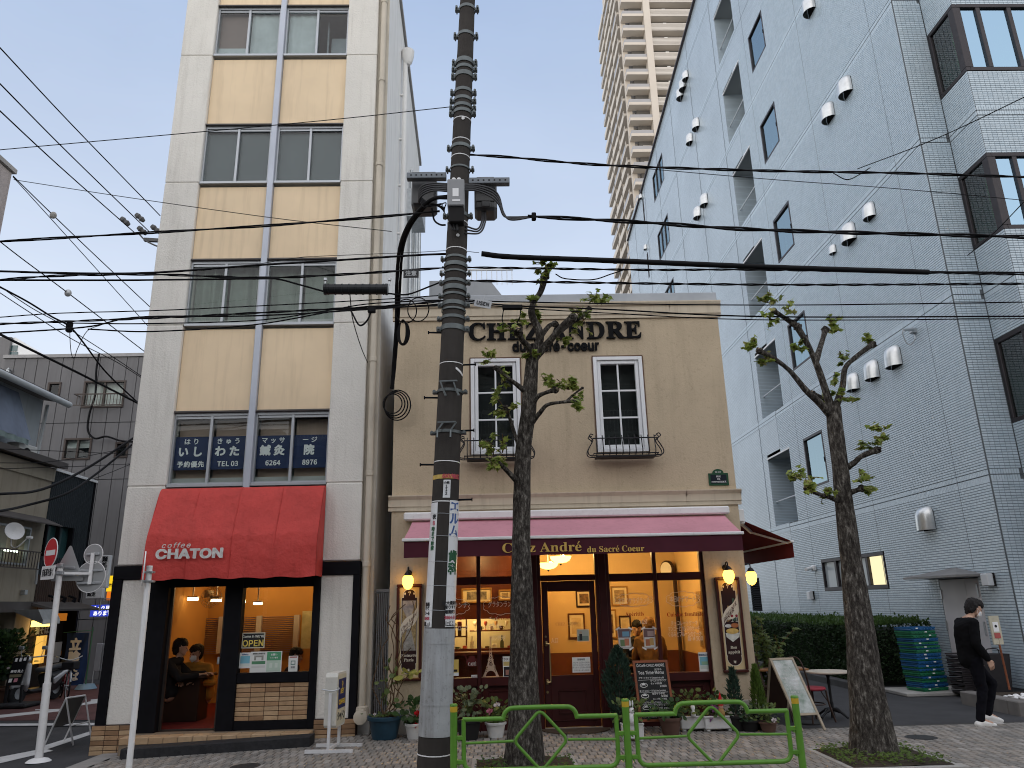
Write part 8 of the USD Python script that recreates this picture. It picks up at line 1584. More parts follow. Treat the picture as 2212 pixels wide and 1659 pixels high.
def pot(c, r, h, mt, t, name='pot', sq=False):
    m = MB()
    if sq: m.cbox(c+V(-r,-r*.5,.03), c+V(r,r*.5,h), .012); m.cbox(c+V(-r*1.06,-r*.56,h-.025), c+V(r*1.06,r*.56,h), .008); [m.cbox(c+V(s*r*.75-.025,-r*.4,0), c+V(s*r*.75+.025,r*.4,.035), .006) for s in (-1, 1)]
    else: m.lathe([(0,0),(r*.70,0),(r*.74,.01),(r*.95,h*.82),(r*1.06,h*.83),(r*1.08,h*.97),(r*1.02,h),(r*.92,h*.97),(r*.90,h*.9),(0,h*.88)], c, 24)
    P_ = part(t, name, m, mt, 35); m = MB()
    if sq: m.box(c+V(-r*.95,-r*.45,h), c+V(r*.95,r*.45,h+.004))
    else: m.lathe([(0,h*.93),(r*.91,h*.93)], c, 20)
    part(P_, 'earth', m, M_soil)
def gz0(p): p = V(*p); p[2] = .012+gz(p[0]); return p
c = gz0(atz(826, 1603)+V(0,.2,0)); t = thing('potted_climber', 'big dark blue pot with bare climbing twigs by the narrow gap', 'potted plant', loc=tuple(c)); pot(c, .235, .30, M_bpot, t); m = MB(); rs = random.Random(5)
for k in range(9):
    p = c+V(rs.uniform(-.1,.1), rs.uniform(-.1,.1), .28); P = [p]
    for j in range(rs.randint(5, 9)): p = p+V(rs.gauss(.0,.07), rs.gauss(.02,.03), rs.uniform(.10,.26)); P.append(p)
    m.tube(spline(P, 4), .007, 5)
part(t, 'twigs', m, mat('twig', (.10,.06,.03), .8)); foliage(t, c+V(-.02,0,.62), (.2,.12,.5), 26, .07, LM['olive'], 7); q = c+V(.32,.05,.82); foliage(t, q, (.10,.08,.05), 12, .12, LM['yellow'], 9); m = MB(); m.tube(spline([c+V(.12,0,.28), c+V(.14,.02,.5), c+V(.22,.04,.7), q], 5), .008, 6); part(t, 'stalk', m, mat('twig', (.1,.06,.03), .8)); foliage(t, c+V(0,0,.30), (.17,.14,.03), 60, .04, LM['olive'], 3); flowers(t, [c+V(-.12,-.15,.33)], FL['white'], .02)
def potplant(u, v, r, h, mt, label, rad, n, s, lm, seed, fl=(), sq=False, up=.0, dy=.12, extra=None):
    c = gz0(atz(u, v)+V(0, dy, 0)); t = thing('potted_plant', label, 'potted plant', 'potted plants along the café front', loc=tuple(c)); pot(c, r, h, mt, t, sq=sq); foliage(t, c+V(0,0,h+rad[2]*.35+up), rad, n, s, lm, seed)
    for (uu, vv, col, rr) in fl: p = at(uu, vv, c[1]-rad[1]*.6); flowers(t, [p], FL[col], rr); m = MB(); m.tube([c+V(0,0,h), (c+V(0,0,h)+p)/2+V(0,0,.05), p], .003, 4); part(t, 'flower_stalk', m, LM['olive'])
    return t, c
potplant(894, 1600, .14, .20, M_wpot, 'red geranium in white pot just left of the utility pole', (.26,.18,.22), 90, .085, LM['green'], 11, ((902, 1541, 'red', .04), (898, 1567, 'red', .035)))
potplant(1012, 1602, .17, .26, M_dark, 'variegated pale ivy behind the left railing post', (.20,.13,.26), 100, .065, LM['pale'], 13, up=.04)
potplant(1071, 1598, .14, .20, M_wpot, 'pink and white geranium in white pot left of the tree trunk', (.24,.16,.20), 95, .075, LM['olive'], 15, ((1074, 1524, 'white', .04), (1058, 1537, 'pink', .04)))
potplant(1150, 1578, .08, .12, M_wpot, 'tiny potted plant peeping out right of the tree trunk', (.12,.1,.14), 30, .05, LM['yellow'], 16)
potplant(1454, 1592, .15, .22, M_terra, 'bushy green plant in brown pot before the chalkboard', (.26,.16,.16), 100, .075, LM['green'], 17)
t, c = potplant(1504, 1583, .20, .20, M_wpot, 'white footed trough with leafy plant and small white figurine', (.22,.13,.24), 70, .065, LM['olive'], 19, sq=True)
m = MB(); q = c+V(-.02,-.13,.20); m.lathe([(0,0),(.035,0),(.03,.05),(.018,.08),(.03,.10),(.03,.13),(.012,.15),(0,.155)], q, 12); t_ = thing('garden_figurine', 'small white figurine standing in the white trough', 'figurine', loc=tuple(q)); part(t_, 'figure', m, M_white, True)
t, c = potplant(1557, 1583, .20, .20, M_wpot, 'white footed trough with purple flowers and red gnome hat', (.22,.13,.20), 75, .06, LM['green'], 21, ((1540, 1530, 'purple', .045), (1552, 1536, 'purple', .045), (1533, 1552, 'purple', .04)), sq=True)
q = c+V(.03,-.14,.2); t_ = thing('garden_gnome', 'little garden gnome with pointed red hat in the second trough', 'figurine', loc=tuple(q)); m = MB(); m.lathe([(0,0),(.045,0),(.05,.05),(.03,.10),(0,.10)], q, 14); part(t_, 'body', m, mat('gnome_coat', (.30,.18,.06), .6), True); m = MB(); m.blob(q+V(0,0,.125), (.032,.032,.034), 1, .05, 2); part(t_, 'head', m, M_skin, True); m = MB(); m.lathe([(.04,.14),(.036,.16),(.02,.24),(0,.32)], q, 14); part(t_, 'hat', m, FL['red'], True)
def conifer(u, v, h, r, label, lm, seed, potm=M_dark, pr=.14, ph=.2, n=900, spiky=False):
    c = gz0(atz(u, v)+V(0, .14, 0)); t = thing('conifer', label, 'shrub', 'small conifers before the café', loc=tuple(c)); pot(c, pr, ph, potm, t); m = MB(); m.tube([c+V(0,0,ph*.9), c+V(0,0,ph+h*.9)], .015, 6); part(t, 'trunk', m, M_bark); rs = random.Random(seed); q = MB()
    for k in range(n):
        f = rs.random()**.8; a = rs.uniform(0, 2*np.pi); R = r*(math.sin(math.pi*min(1, (f*.86+.14)))**.8 if not spiky else (1-f)**.7)*rs.uniform(.55, 1.08)*(1+.18*math.sin(a*3+f*9)); p = c+V(R*math.cos(a), R*math.sin(a), ph+h*f); d = unit(V(math.cos(a)*.6, math.sin(a)*.6, 1.0)+V(rs.gauss(0,.25), rs.gauss(0,.25), rs.gauss(0,.25))); X = unit(np.cross(d, (rs.gauss(0,1), rs.gauss(0,1), rs.gauss(0,1)))); L = rs.uniform(.035, .075); q.add([p-X*.011, p+X*.011, p+X*.007+d*L*.6, p+d*L, p-X*.007+d*L*.6], [(0,1,2),(0,2,3),(0,3,4)])
    part(t, 'crown', q, lm, kind='stuff'); return t
conifer(1347, 1588, .92, .20, 'dark green cone shaped conifer in a pot left of the chalkboard', LM['blue'], 31, n=2600)
conifer(1601, 1584, .60, .075, 'slim dark conifer second from the café corner', LM['blue'], 33, n=700, pr=.11); conifer(1652, 1580, .62, .11, 'bright green cypress at the café corner', mat('leaf_bright', (.10,.16,.03), .5, .2, 20, tr=.25), 35, n=1100, spiky=True, pr=.13)
potplant(1628, 1584, .13, .14, M_dark, 'low bushy plant between the two small conifers', (.20,.14,.14), 80, .05, LM['dark'], 37); potplant(1668, 1586, .12, .13, M_terra, 'low plant with a white stone lantern at the café corner', (.20,.15,.15), 70, .05, LM['olive'], 39, ((1672, 1556, 'white', .03),))
t, c = potplant(1371, 1606, .14, .22, M_wpot, 'trailing yellow green plant in white square planter behind middle post', (.22,.14,.22), 80, .06, LM['olive'], 41, sq=True)
q = c+V(-.01,-.1,.22); t_ = thing('rabbit_figurine', 'white rabbit figurine beside the middle railing post', 'figurine', loc=tuple(q)); m = MB(); m.blob(q+V(0,0,.07), (.045,.05,.075), 1, .05, 2); m.blob(q+V(0,-.02,.165), (.034,.04,.036), 2, .05, 2); m.blob(q+V(-.015,0,.235), (.011,.01,.05), 3, .05, 2); m.blob(q+V(.018,0,.235), (.011,.01,.05), 4, .05, 2); part(t_, 'body', m, M_white, True)
# shrub round the corner
c = gz0(V(4.25, 12.6, 0)); t = thing('corner_shrub', 'tall thin leafy shrub round the café corner behind the leaning board', 'shrub', loc=tuple(c)); m = MB(); rs = random.Random(8); L = MB()
for k in range(11):
    p = c+V(rs.uniform(-.15,.15), rs.uniform(-.1,.1), 0); P = [p]
    for j in range(6): p = p+V(rs.gauss(.02,.08), rs.gauss(0,.06), rs.uniform(.12,.30)); P.append(p)
    P = spline(P, 4); m.tube(P, .006, 5)
    for p in P[6:]:
        for _ in range(2): v, f = leaf_mesh(p, V(rs.gauss(0,1), rs.gauss(-.3,1), rs.gauss(-.3,.5)), V(0,-.3,1), rs.uniform(.07,.13), rs); L.add(v*1., f)
part(t, 'stem', m, mat('twig', (.1,.06,.03), .8)); part(t, 'foliage', L, LM['olive'], kind='stuff')
# ------------------------------------------------------------------ chalkboards, lightbox sign, tables and chairs
def slab(t, name, O, X, Y, w, h, d, mt, x0=0., y0=0., z0=0.): m = MB(); N = unit(np.cross(X, Y)); m.obox(O+X*(x0+w/2)+Y*(y0+h/2)+N*(z0+d/2), (w, h, d), X, Y, N); return part(t, name, m, mt)
def board_frame(t, O, X, Y, w, h, fw, mt, panel, legs, lm=None):
    slab(t, 'panel', O, X, Y, w-2*fw+.01, h-2*fw+.01, .012, panel, fw-.005, fw-.005, 0.)
    for (a, b, c_, d_) in ((0, 0, w, fw), (0, h-fw, w, fw), (0, fw+.0005, fw, h-2*fw-.001), (w-fw, fw+.0005, fw, h-2*fw-.001)): slab(t, 'frame_bar', O, X, Y, c_, d_, .028, mt, a, b, -.006)
    for x in (0, w-fw): slab(t, 'leg', O, X, Y, fw, legs, .026, mt, x, -legs-.0005, -.006)
yb0 = 11.05; p0, p1 = at(1381, 1525, yb0), at(1444, 1523, yb0); ptop = at(1368, 1417, 11.28); X_ = unit(V(1,.02,0)); w = .50; Y_ = unit(V(-.02,.25,1)); O = V(p0[0]-.01, yb0, .17); hgt = .80
t = thing('menu_chalkboard', 'black chalkboard menu in orange brown frame beside the conifer', 'chalkboard', loc=(O[0]+w/2, yb0, 0)); M_chalk = mat('black_chalkboard', (.012,.013,.013), .7, .3, 6); M_chk = mat('chalk_white', (.62,.62,.60), .9, .1, 20)
board_frame(t, O, X_, Y_, w, hgt, .032, mat('orange_wood', (.22,.065,.025), .45, .2, 6), M_chalk, .17)
N_ = unit(np.cross(X_, Y_)); m = MB()
def chalk(s, x, y, h, width=None, al='l'): letters(m, s, O+X_*x+Y_*y+N_*.0125, X_, Y_, h, .0012, bold=1, align=al, width=width)
for s, x, y, h, wd in (('Ô Café CHEZ ANDRE', .05, .715, .034, .40), ('おすすめ', .30, .665, .022, .1), ('Tea Time Menu', .06, .615, .042, .37), ('デザートセット Dessert et café', .06, .555, .022, .36), ('ホームメイドスイーツ', .22, .515, .022, .22), ('セットのお茶', .22, .48, .022, .16), ('￥850', .34, .44, .026, .10), ('キッシュロレーヌ Quiche Lorraine', .05, .385, .022, .37), ('本日サラダ付', .22, .345, .022, .18), ('￥800', .34, .31, .026, .10), ('スープ付 ￥900', .22, .275, .022, .2), ('クロックムッシュ Croque Monsieur', .05, .235, .022, .39), ('サラダ付 ￥800', .22, .195, .024, .22), ('スープ付 ￥900', .22, .155, .024, .22), ('その他ドリンク アルコールメニューも', .06, .095, .026, .39), ('ご用意しています', .12, .055, .026, .26)): chalk(s, x, y, h, wd)
for yy in (.47, .33, .18): e = affinity.scale(Point(.12, yy).buffer(.055), 1, .55); m.poly(e.difference(e.buffer(-.007)), O+N_*.0125, X_, Y_, .0012); m.poly(Polygon([(.08, yy), (.15, yy), (.12, yy+.035)]), O+N_*.0125, X_, Y_, .0012)
for yy in (.54, .375, .225): m.poly(sbox(.05, yy-.003, .45, yy), O+N_*.0125, X_, Y_, .0012)
part(t, 'chalk_writing', m, M_chk)
# leaning white board by the alley
A0, A1, B1 = V(3.90, 11.42, .93), V(4.19, 11.45, .945), V(4.40, 11.02, .035); X_ = unit(V(.29,.03,.0)); Y_ = unit(V(-.19,.36,.88)); O = V(4.40, 11.02, .20)-X_*.33; Yl = Y_; w, hgt = .36, .80
t = thing('leaning_menu_board', 'A shaped white smudged menu board in pale wooden frame by the alley', 'chalkboard', loc=(4.2, 11.2, 0)); Mp = mat('pale_wood', (.36,.30,.22), .6, .15, 8)
board_frame(t, O, X_, Y_, w, hgt, .03, Mp, mat('smudged_board', (.20,.26,.21), .6, .4, 7, col2=(.62,.64,.63)), .20); N_ = unit(np.cross(X_, Y_)); m = MB(); rs = random.Random(4)
for k in range(9): letters(m, 'メニュー本日ランチ料理コース'[k:k+6], O+X_*.06+Y_*(.70-k*.05)+N_*.013, X_, Y_, .026, .001, width=.2+.05*rs.random())
part(t, 'faded_writing', m, M_chk); Xb = X_; Yb = unit(V(-.10,-.42,.9)); m = MB(); top = O+Y_*hgt
m.bar(top+X_*.02, V(top[0]-.02, top[1]+.42, .02)+X_*.02, .03, .025); m.bar(top+X_*(w-.02), V(top[0]-.02, top[1]+.42, .02)+X_*(w-.02), .03, .025); part(t, 'back_leg', m, Mp); m = MB(); m.quad(top+V(0,.02,-.05), V(top[0]-.02, top[1]+.34, .2), V(top[0]-.02, top[1]+.34, .2)+X_*w, top+V(0,.02,-.05)+X_*w); part(t, 'back_panel', m, M_dkwood)
# light box sign of the coffee shop
c = V(-2.15, 10.55, gz(-2.15)); t = thing('lightbox_sign', 'white lightbox sign with navy panel on white stand beside the coffee shop', 'sign', loc=tuple(c)); M_lb = mat('ivory_plastic2', (.62,.61,.55), .4, .06, 4, speck=.3); Xs = unit(V(.10,.995,0)); Ns = unit(V(.995,-.10,0)); Ob = at(725, 1573, 10.42); W2, H2, D2 = .40, .66, .16
m = MB(); Pp = []
for a in (0, W2):
    for z in (0, H2):
        for d in (0, D2): Pp += [Ob+Xs*(a+(.03 if a == 0 else -.03))+AZ*z-Ns*(D2-d), Ob+Xs*a+AZ*(z+(.03 if z == 0 else -.05))-Ns*(D2-d)]
m.mesh(m3.Manifold.hull_points(np.array(Pp))); part(t, 'case', m, M_lb)
p = slab(t, 'face', Ob, Xs, AZ, W2-.04, H2-.05, .004, mat('face_cream', (.58,.55,.42), .4, .05, 5), .02, .025, .001); slab(t, 'navy_panel', Ob, Xs, AZ, W2-.09, .36, .003, mat('navy_plastic', (.015,.02,.10), .4), .045, .22, .0055)
m = MB(); letters(m, 'KEY', Ob+Xs*(W2/2)+AZ*.40+Ns*.009, Xs, AZ, .055, .001, 'sans', 4, align='c'); letters(m, 'COFFEE', Ob+Xs*(W2/2)+AZ*.27+Ns*.009, Xs, AZ, .055, .001, 'sans', 4, align='c', width=.27); m.poly(Point(.20, .52).buffer(.03).difference(Point(.20, .52).buffer(.014)).union(sbox(.192, .455, .208, .50)), Ob+Ns*.009, Xs, AZ, .001); part(t, 'yellow_lettering', m, mat('print_yellow', (.62,.45,.04), .5))
m = MB(); letters(m, 'シャトン', Ob+Xs*(W2/2)+AZ*.09+Ns*.006, Xs, AZ, .085, .001, bold=5, align='c', width=.32); part(t, 'black_lettering', m, M_pblack)
m = MB(); m.tube(spline([Ob-Ns*(D2+.03)+AZ*.47-Xs*.03, Ob+AZ*.45-Xs*.06-Ns*.05, Ob+AZ*.47-Xs*.02+Ns*.03, Ob+AZ*.485+Xs*.02+Ns*.0], 5), .008, 6); part(t, 'wire_hook', m, M_steel); m = MB(); sp = mat('stand_white', (.66,.66,.66), .4, .05, 5)
for a in (-.02, W2+.02):
    b = Ob+Xs*a-Ns*(D2/2); m.bar(V(b[0], b[1], c[2]+.03), V(b[0], b[1], Ob[2]+.42 if a < 0 else Ob[2]+.40), .035); m.bar(V(b[0], b[1], c[2]+.03)-Ns*.30, V(b[0], b[1], c[2]+.03)+Ns*.32, .04, .04)
b0_, b1_ = [Ob+Xs*a-Ns*(D2/2) for a in (-.02, W2+.02)]; m.bar(V(b0_[0], b0_[1], c[2]+.05), V(b1_[0], b1_[1], c[2]+.05), .03); part(t, 'stand', m, sp)
# terrace: round table, chairs, wooden table
c = gz0(V(5.06, 12.05, 0)); tp = at(1789, 1449, 12.05)[2]; t = thing('round_table', 'round pale topped bistro table on black iron foot in the alley', 'table', loc=tuple(c)); m = MB(); m.lathe([(0,-.03),(.30,-.03),(.315,-.02),(.315,-.005),(.31,0),(0,0)], V(c[0], c[1], tp), 40); part(t, 'tabletop', m, mat('pale_tabletop', (.55,.49,.40), .35, .06, 6), 40)
m = MB(); m.lathe([(.035,0),(.03,.05),(.022,.1),(.028,.2),(.02,.24),(.02,.45),(.03,.5),(.02,.55),(.03,tp-.08),(.06,tp-.032)], c, 14); part(t, 'column', m, M_iron, 40)
for k in range(4): a = .5+k*np.pi/2; m = MB(); m.tube(spline([c+V(0,0,.12), c+V(.12*math.cos(a), .12*math.sin(a), .10), c+V(.26*math.cos(a), .26*math.sin(a), .02)], 5), [.03]*6+[.018]*5, 8); part(t, 'foot', m, M_iron, True)
def bistro_chair(c, label, ang, seatm):
    t = thing('bistro_chair', label, 'chair', 'dark bentwood chairs on the terrace', loc=tuple(c)); R = lambda x, y, z: c+V(x*math.cos(ang)-y*math.sin(ang), x*math.sin(ang)+y*math.cos(ang), z); m = MB(); m.lathe([(0,.43),(.18,.43),(.20,.44),(.205,.455),(.19,.47),(0,.475)], c, 24); part(t, 'seat', m, seatm, 40)
    for (x, y) in ((-.16,-.15),(.16,-.15),(-.15,.16),(.15,.16)): m = MB(); m.tube(spline([R(x*.9, y*.9, .43), R(x, y, .25), R(x*1.25, y*1.3, 0)], 5), .014, 8); part(t, 'leg', m, M_dkwood, True)
    m = MB(); m.tube(spline([R(-.15,.16,.43), R(-.17,.21,.65), R(-.12,.25,.86), R(0,.27,.90), R(.12,.25,.86), R(.17,.21,.65), R(.15,.16,.43)], 6), .013, 8); m.tube(spline([R(-.08,.17,.44), R(-.07,.22,.65), R(0,.25,.76), R(.07,.22,.65), R(.08,.17,.44)], 6), .010, 8); part(t, 'backrest', m, M_dkwood, True)
    m = MB(); m.tube([R(.17*math.cos(a), .17*math.sin(a), .24) for a in np.linspace(0, 2*np.pi, 21)], .009, 6); [m.tube(spline([R(x*.95, y*.95, .28), R(x*.7, y*.6, .39), R(x*.3, y*.9, .42)], 4), .008, 6) for x, y in ((-.16,-.15),(.16,-.15))]; part(t, 'stretcher', m, M_dkwood, True)
bistro_chair(gz0(V(4.66, 11.75, 0)), 'dark bentwood chair with red seat between leaning board and round table', 1.9, mat('red_seat', (.28,.025,.04), .5, .1, 6)); bistro_chair(gz0(V(4.22, 12.0, 0)), 'dark wooden chair half hidden behind the leaning board', 1.2, M_dkwood)
c = gz0(V(4.42, 12.5, 0)); t = thing('wooden_table', 'square wooden terrace table top behind the leaning board', 'table', loc=tuple(c)); z = at(1730, 1444, 12.35)[2]; m = MB(); m.cbox(c+V(-.4,-.3,z-.03), c+V(.42,.35,z), .006); part(t, 'tabletop', m, mat('honey_wood', (.26,.12,.045), .4, .15, 4)); 
for x in (-.3, .32): m = MB(); m.tube([c+V(x,0,0), c+V(x,0,z-.03)], .025, 8); m.bar(c+V(x,-.25,.03), c+V(x,.25,.03), .04); part(t, 'leg', m, M_iron)
# ------------------------------------------------------------------ hedge, planters, crates
M_hedge = mat('hedge_leaf', (.022,.045,.016), .55, .35, 9, tr=.15); hx0, hx1, hy0, hy1, hh = 7.15, 8.95, 15.9, 29.0, 1.18
m = MB(); m.cbox((hx0-.2, 14.6, -.02), (hx0-.02, hy1, .13), .015); struct('planter_kerb', m, mat('dark_kerb', (.06,.06,.06), .8, .2, 5))
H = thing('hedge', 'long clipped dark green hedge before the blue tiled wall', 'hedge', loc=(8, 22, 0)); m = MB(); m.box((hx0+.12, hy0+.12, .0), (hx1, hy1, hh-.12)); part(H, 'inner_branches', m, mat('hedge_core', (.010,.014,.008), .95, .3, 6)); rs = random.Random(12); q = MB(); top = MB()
def hleaf(mb, p, n_, s): d = unit(n_+V(rs.gauss(0,.7), rs.gauss(0,.7), rs.gauss(.2,.7))); X = unit(np.cross(d, (rs.gauss(0,1), rs.gauss(0,1), rs.gauss(0,1)))); mb.add([p, p+d*s*.5+X*s*.28, p+d*s, p+d*s*.5-X*s*.28], [(0,1,2),(0,2,3)])
for k in range(15000):
    y = hy0+(hy1-hy0)*rs.random()**1.5; z = rs.uniform(.08, hh); b = .10*meshkit.noise(V(y*1.5, z*3, 1)); hleaf(q, V(hx0+.02+b+rs.gauss(0,.035), y, z), V(-1,0,.1), rs.uniform(.04,.085))
for k in range(3500): hleaf(q, V(rs.uniform(hx0, hx1), hy0+rs.gauss(.04,.05), rs.uniform(.08, hh)), V(0,-1,.1), rs.uniform(.04,.08))
for k in range(9000): y = hy0+(hy1-hy0)*rs.random()**1.4; x = rs.uniform(hx0, hx1); hleaf(top, V(x, y, hh-.06+.08*meshkit.noise(V(y*2, x*2, 3))+abs(rs.gauss(0,.05))), V(0,0,1), rs.uniform(.045,.10))
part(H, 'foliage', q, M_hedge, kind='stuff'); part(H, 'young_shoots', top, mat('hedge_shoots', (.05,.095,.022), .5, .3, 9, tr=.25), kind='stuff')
# crates: each one a thing
M_cg, M_cb = mat('crate_green', (.018,.16,.075), .45, .12, 6), mat('crate_blue', (.015,.095,.24), .45, .12, 6); cxa, cya = 7.98, 14.62; nC = 17; dz = .066; c0 = V(cxa, cya, .06); base = MB(); base.cbox((7.35, 14.2, 0), (9.08, 15.2, .06), .01); struct('concrete_pad', base, M_conc)
def crate(z, col, dx, rot, label):
    t = thing('folded_crate', label, 'crate', 'stacked blue and green plastic crates', loc=(cxa, cya, z)); w, d, h = .56, .40, .060; c = V(cxa+dx, cya, z); X = V(math.cos(rot), math.sin(rot), 0); Y = V(-math.sin(rot), math.cos(rot), 0); m = MB(); m.obox(c+V(0,0,.012), (w, d, .02), X, Y); part(t, 'base', m, col[0])
    m = MB()
    for s in (-1, 1): m.obox(c+Y*s*d/2+V(0,0,.045), (w, .02, .026), X, Y); m.obox(c+X*s*w/2+V(0,0,.045), (.02, d-.02, .026), X, Y)
    part(t, 'rim', m, col[1]); m = MB()
    for k in range(7): m.obox(c-Y*(d/2)+X*(-w/2+w*(k+.5)/7)+V(0,0,.026), (.045, .022, .014), X, Y)
    part(t, 'lattice', m, col[1]); m = MB(); m.obox(c-Y*(d/2+.012)+X*(-.16+.32*rng.random())+V(0,0,.04), (.05, .004, .022), X, Y); part(t, 'label_holder', m, M_print)
for k in range(nC):
    a = rng.choice([(M_cg, M_cg), (M_cb, M_cb), (M_cg, M_cb), (M_cb, M_cg)]); cn = {M_cg: 'green', M_cb: 'blue'}; nm = cn[a[1]]+' rimmed'; ordn = ['lowest', 'second', 'third', 'fourth', 'fifth', 'sixth', 'seventh', 'eighth', 'ninth', 'tenth', 'eleventh', 'twelfth', 'thirteenth', 'fourteenth', 'fifteenth', 'sixteenth', 'topmost'][k]
    crate(.06+k*dz, a, rng.uniform(-.018,.018)-.004*k, rng.uniform(-.03,.03)+.25, f'{nm} plastic crate, {ordn} from the ground in the tall crate stack' if ordn not in ('lowest', 'topmost') else f'{nm} plastic crate, {ordn} of the tall crate stack')
for k in range(9):
    t = thing('flat_basket', f'flat dark basket, {["lowest","second","third","fourth","fifth","sixth","seventh","eighth","topmost"][k]} of the stack behind the walking man', 'basket', 'dark flat baskets stacked by the side door', loc=(8.55, 14.25, .06+k*.075)); m = MB(); c = V(8.50, 14.0, .06+k*.075); m.obox(c+V(0,0,.02), (.62, .42, .035), AX, AY); part(t, 'tray', m, mat('dark_basket', (.035,.03,.032), .6, .2, 8)); m = MB(); [m.obox(c+V(0,s*.21,.055), (.64, .02, .02), AX, AY) for s in (-1, 1)]; part(t, 'rim', m, MATS['dark_basket'])
c = V(8.62, 13.6, .74); t = thing('shopping_bag', 'dark bag with handles standing behind the walking man', 'bag', loc=tuple(c-V(0,0,.68))); m = MB(); m.mesh(m3.Manifold.hull_points(np.array([c+V(*q) for q in ((-.2,-.1,-.68),(.2,-.1,-.68),(-.2,.1,-.68),(.2,.1,-.68),(-.26,-.13,0),(.26,-.13,0),(-.26,.13,0),(.26,.13,0))]))); part(t, 'body', m, mat('bag_black', (.02,.018,.02), .5, .2, 8)); m = MB(); m.tube(spline([c+V(-.12,-.1,0), c+V(-.1,-.1,.08), c+V(.08,-.1,.08), c+V(.1,-.1,0)], 5), .01, 6); part(t, 'handle', m, MATS['bag_black'])
# planter wall, pebbles and rusty sign at the right edge
m = MB(); m.cbox((7.72, 11.75, -.02), (10.5, 12.0, .20), .015); m.cbox((7.72, 12.0, -.02), (7.95, 13.2, .20), .015); struct('planter_wall', m, mat('planter_stone', (.16,.15,.14), .85, .15, 5, bump=.4, bscale=60)); m = MB(); rs = random.Random(2)
for k in range(160): m.blob(V(rs.uniform(8.05,9.6), rs.uniform(12.05,12.6), .17+rs.uniform(0,.03)), (rs.uniform(.02,.05), rs.uniform(.02,.05), rs.uniform(.015,.03)), k, .2, 1)
solo('pebbles', m, M_white, 'white pebbles in the planter at the right edge', 'pebbles', kind='stuff'); m = MB(); m.box((7.95, 12.0, 0), (10.5, 13.2, .16)); struct('planter_soil', m, M_soil)
b = at(2181, 1490, 12.5); t = thing('rusty_sign_post', 'cream notice plate on leaning rusty post at the right edge', 'sign', loc=tuple(b)); ax_ = unit(at(2150, 1340, 12.5)-b); m = MB(); top_ = at(2155, 1375, 12.5); m.tube([b, top_], .016, 8); part(t, 'post', m, mat('rust', (.20,.065,.03), .8, .4, 20)); Xr = unit(np.cross(ax_, V(0,1,0)))*1.; Xr = Xr if Xr[0] > 0 else -Xr; m = MB(); cpl = at(2151, 1361, 12.5); m.obox(cpl, (.16, .44, .03), Xr, ax_); part(t, 'plate', m, mat('cream_plate', (.50,.47,.36), .5, .1, 6, speck=.4)); m = MB(); m.obox(cpl+ax_*.05-V(0,.018,0), (.09,.15,.004), Xr, ax_); part(t, 'white_label', m, M_print); m = MB(); m.obox(cpl-ax_*.085-V(0,.018,0), (.10,.08,.004), Xr, ax_); part(t, 'red_label', m, mat('faded_red', (.42,.10,.09), .6)); m = MB(); m.lathe([(.022,0),(.0,0)], cpl+ax_*.06-V(0,.0205,0), 14, (0,-1,0)); part(t, 'black_symbol', m, M_pblack)
# metal gate in the gap, meter box
t = thing('gap_gate', 'narrow dark metal slatted gate closing the gap between buildings', 'gate', loc=(-1.72, 11.9, 0)); gx0_, gx1_ = xC+.02, CL-.01
for k in range(7): x = gx0_+.02+(gx1_-gx0_-.04)*(k+.5)/7; m = MB(); m.cbox((x-.009, 11.93, .1), (x+.009, 11.95, 1.98), .002); part(t, 'slat', m, mat('gate_slat', (.22,.22,.22), .5, metal=.4))
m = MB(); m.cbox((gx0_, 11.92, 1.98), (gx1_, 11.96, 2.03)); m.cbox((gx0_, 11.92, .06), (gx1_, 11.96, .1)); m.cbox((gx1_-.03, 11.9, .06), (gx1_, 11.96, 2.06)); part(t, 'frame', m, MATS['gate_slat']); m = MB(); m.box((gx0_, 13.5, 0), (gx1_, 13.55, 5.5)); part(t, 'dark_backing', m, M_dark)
# manholes, mat
for u, v, lb in ((1990, 1595, 'dark round manhole cover in the pavement beside the right tree'), (533, 1651, 'dark round manhole cover in the pavement by the coffee shop'), (1750, 1562, 'dark round cover in the alley asphalt by the terrace')): c = atz(u, v, .0); c[2] = gz(c[0])+.015; m = MB(); m.lathe([(0,.004),(.16,.004),(.17,.0),(.19,.0),(.19,-.01)], c, 28); solo('manhole_cover', m, mat('cast_iron', (.03,.03,.03), .6, .2, 20, bump=.8, bscale=90), lb, 'manhole cover', None, 40)
c = V(1.12, 11.66, .014); m = MB(); sh = affinity.scale(Point(0, 0).buffer(.5, 32), 1, .9).intersection(sbox(-1, -1, 1, 0)); m.poly(sh, c, AX, AY, .014); solo('door_mat', m, mat('brown_mat', (.085,.06,.04), .95, .25, 25, bump=.8, bscale=120), 'half round brown mat before the café door', 'mat')
# ------------------------------------------------------------------ corner of the side street
def roundsign(t, c, r, N, mt, rim, name, back=None):
    N = unit(N); m = MB(); m.lathe([(0,.004),(r,.004),(r,-.004),(0,-.004)], c, 40, N); P = part(t, name, m, mt, 40); m = MB(); m.tube([c+(unit(np.cross(N, AZ))*math.cos(a)+AZ*math.sin(a))*r for a in np.linspace(0, 2*np.pi, 41)], .007, 6, False); part(P, 'rim', m, rim, True); return P
fb_ = gp(83, 1645); t = thing('road_sign_post', 'white sign post with red no entry disc and small white plate', 'sign', loc=tuple(fb_)); yS = fb_[1]; tp_ = at(131, 1217, yS); m = MB(); m.tube([fb_, fb_+(tp_-fb_)*.38], .052, 16); m.tube([fb_+(tp_-fb_)*.38, tp_], .040, 16); m.lathe([(.16,0),(.12,.03),(.055,.05)], fb_, 20); part(t, 'post', m, M_white, 40)
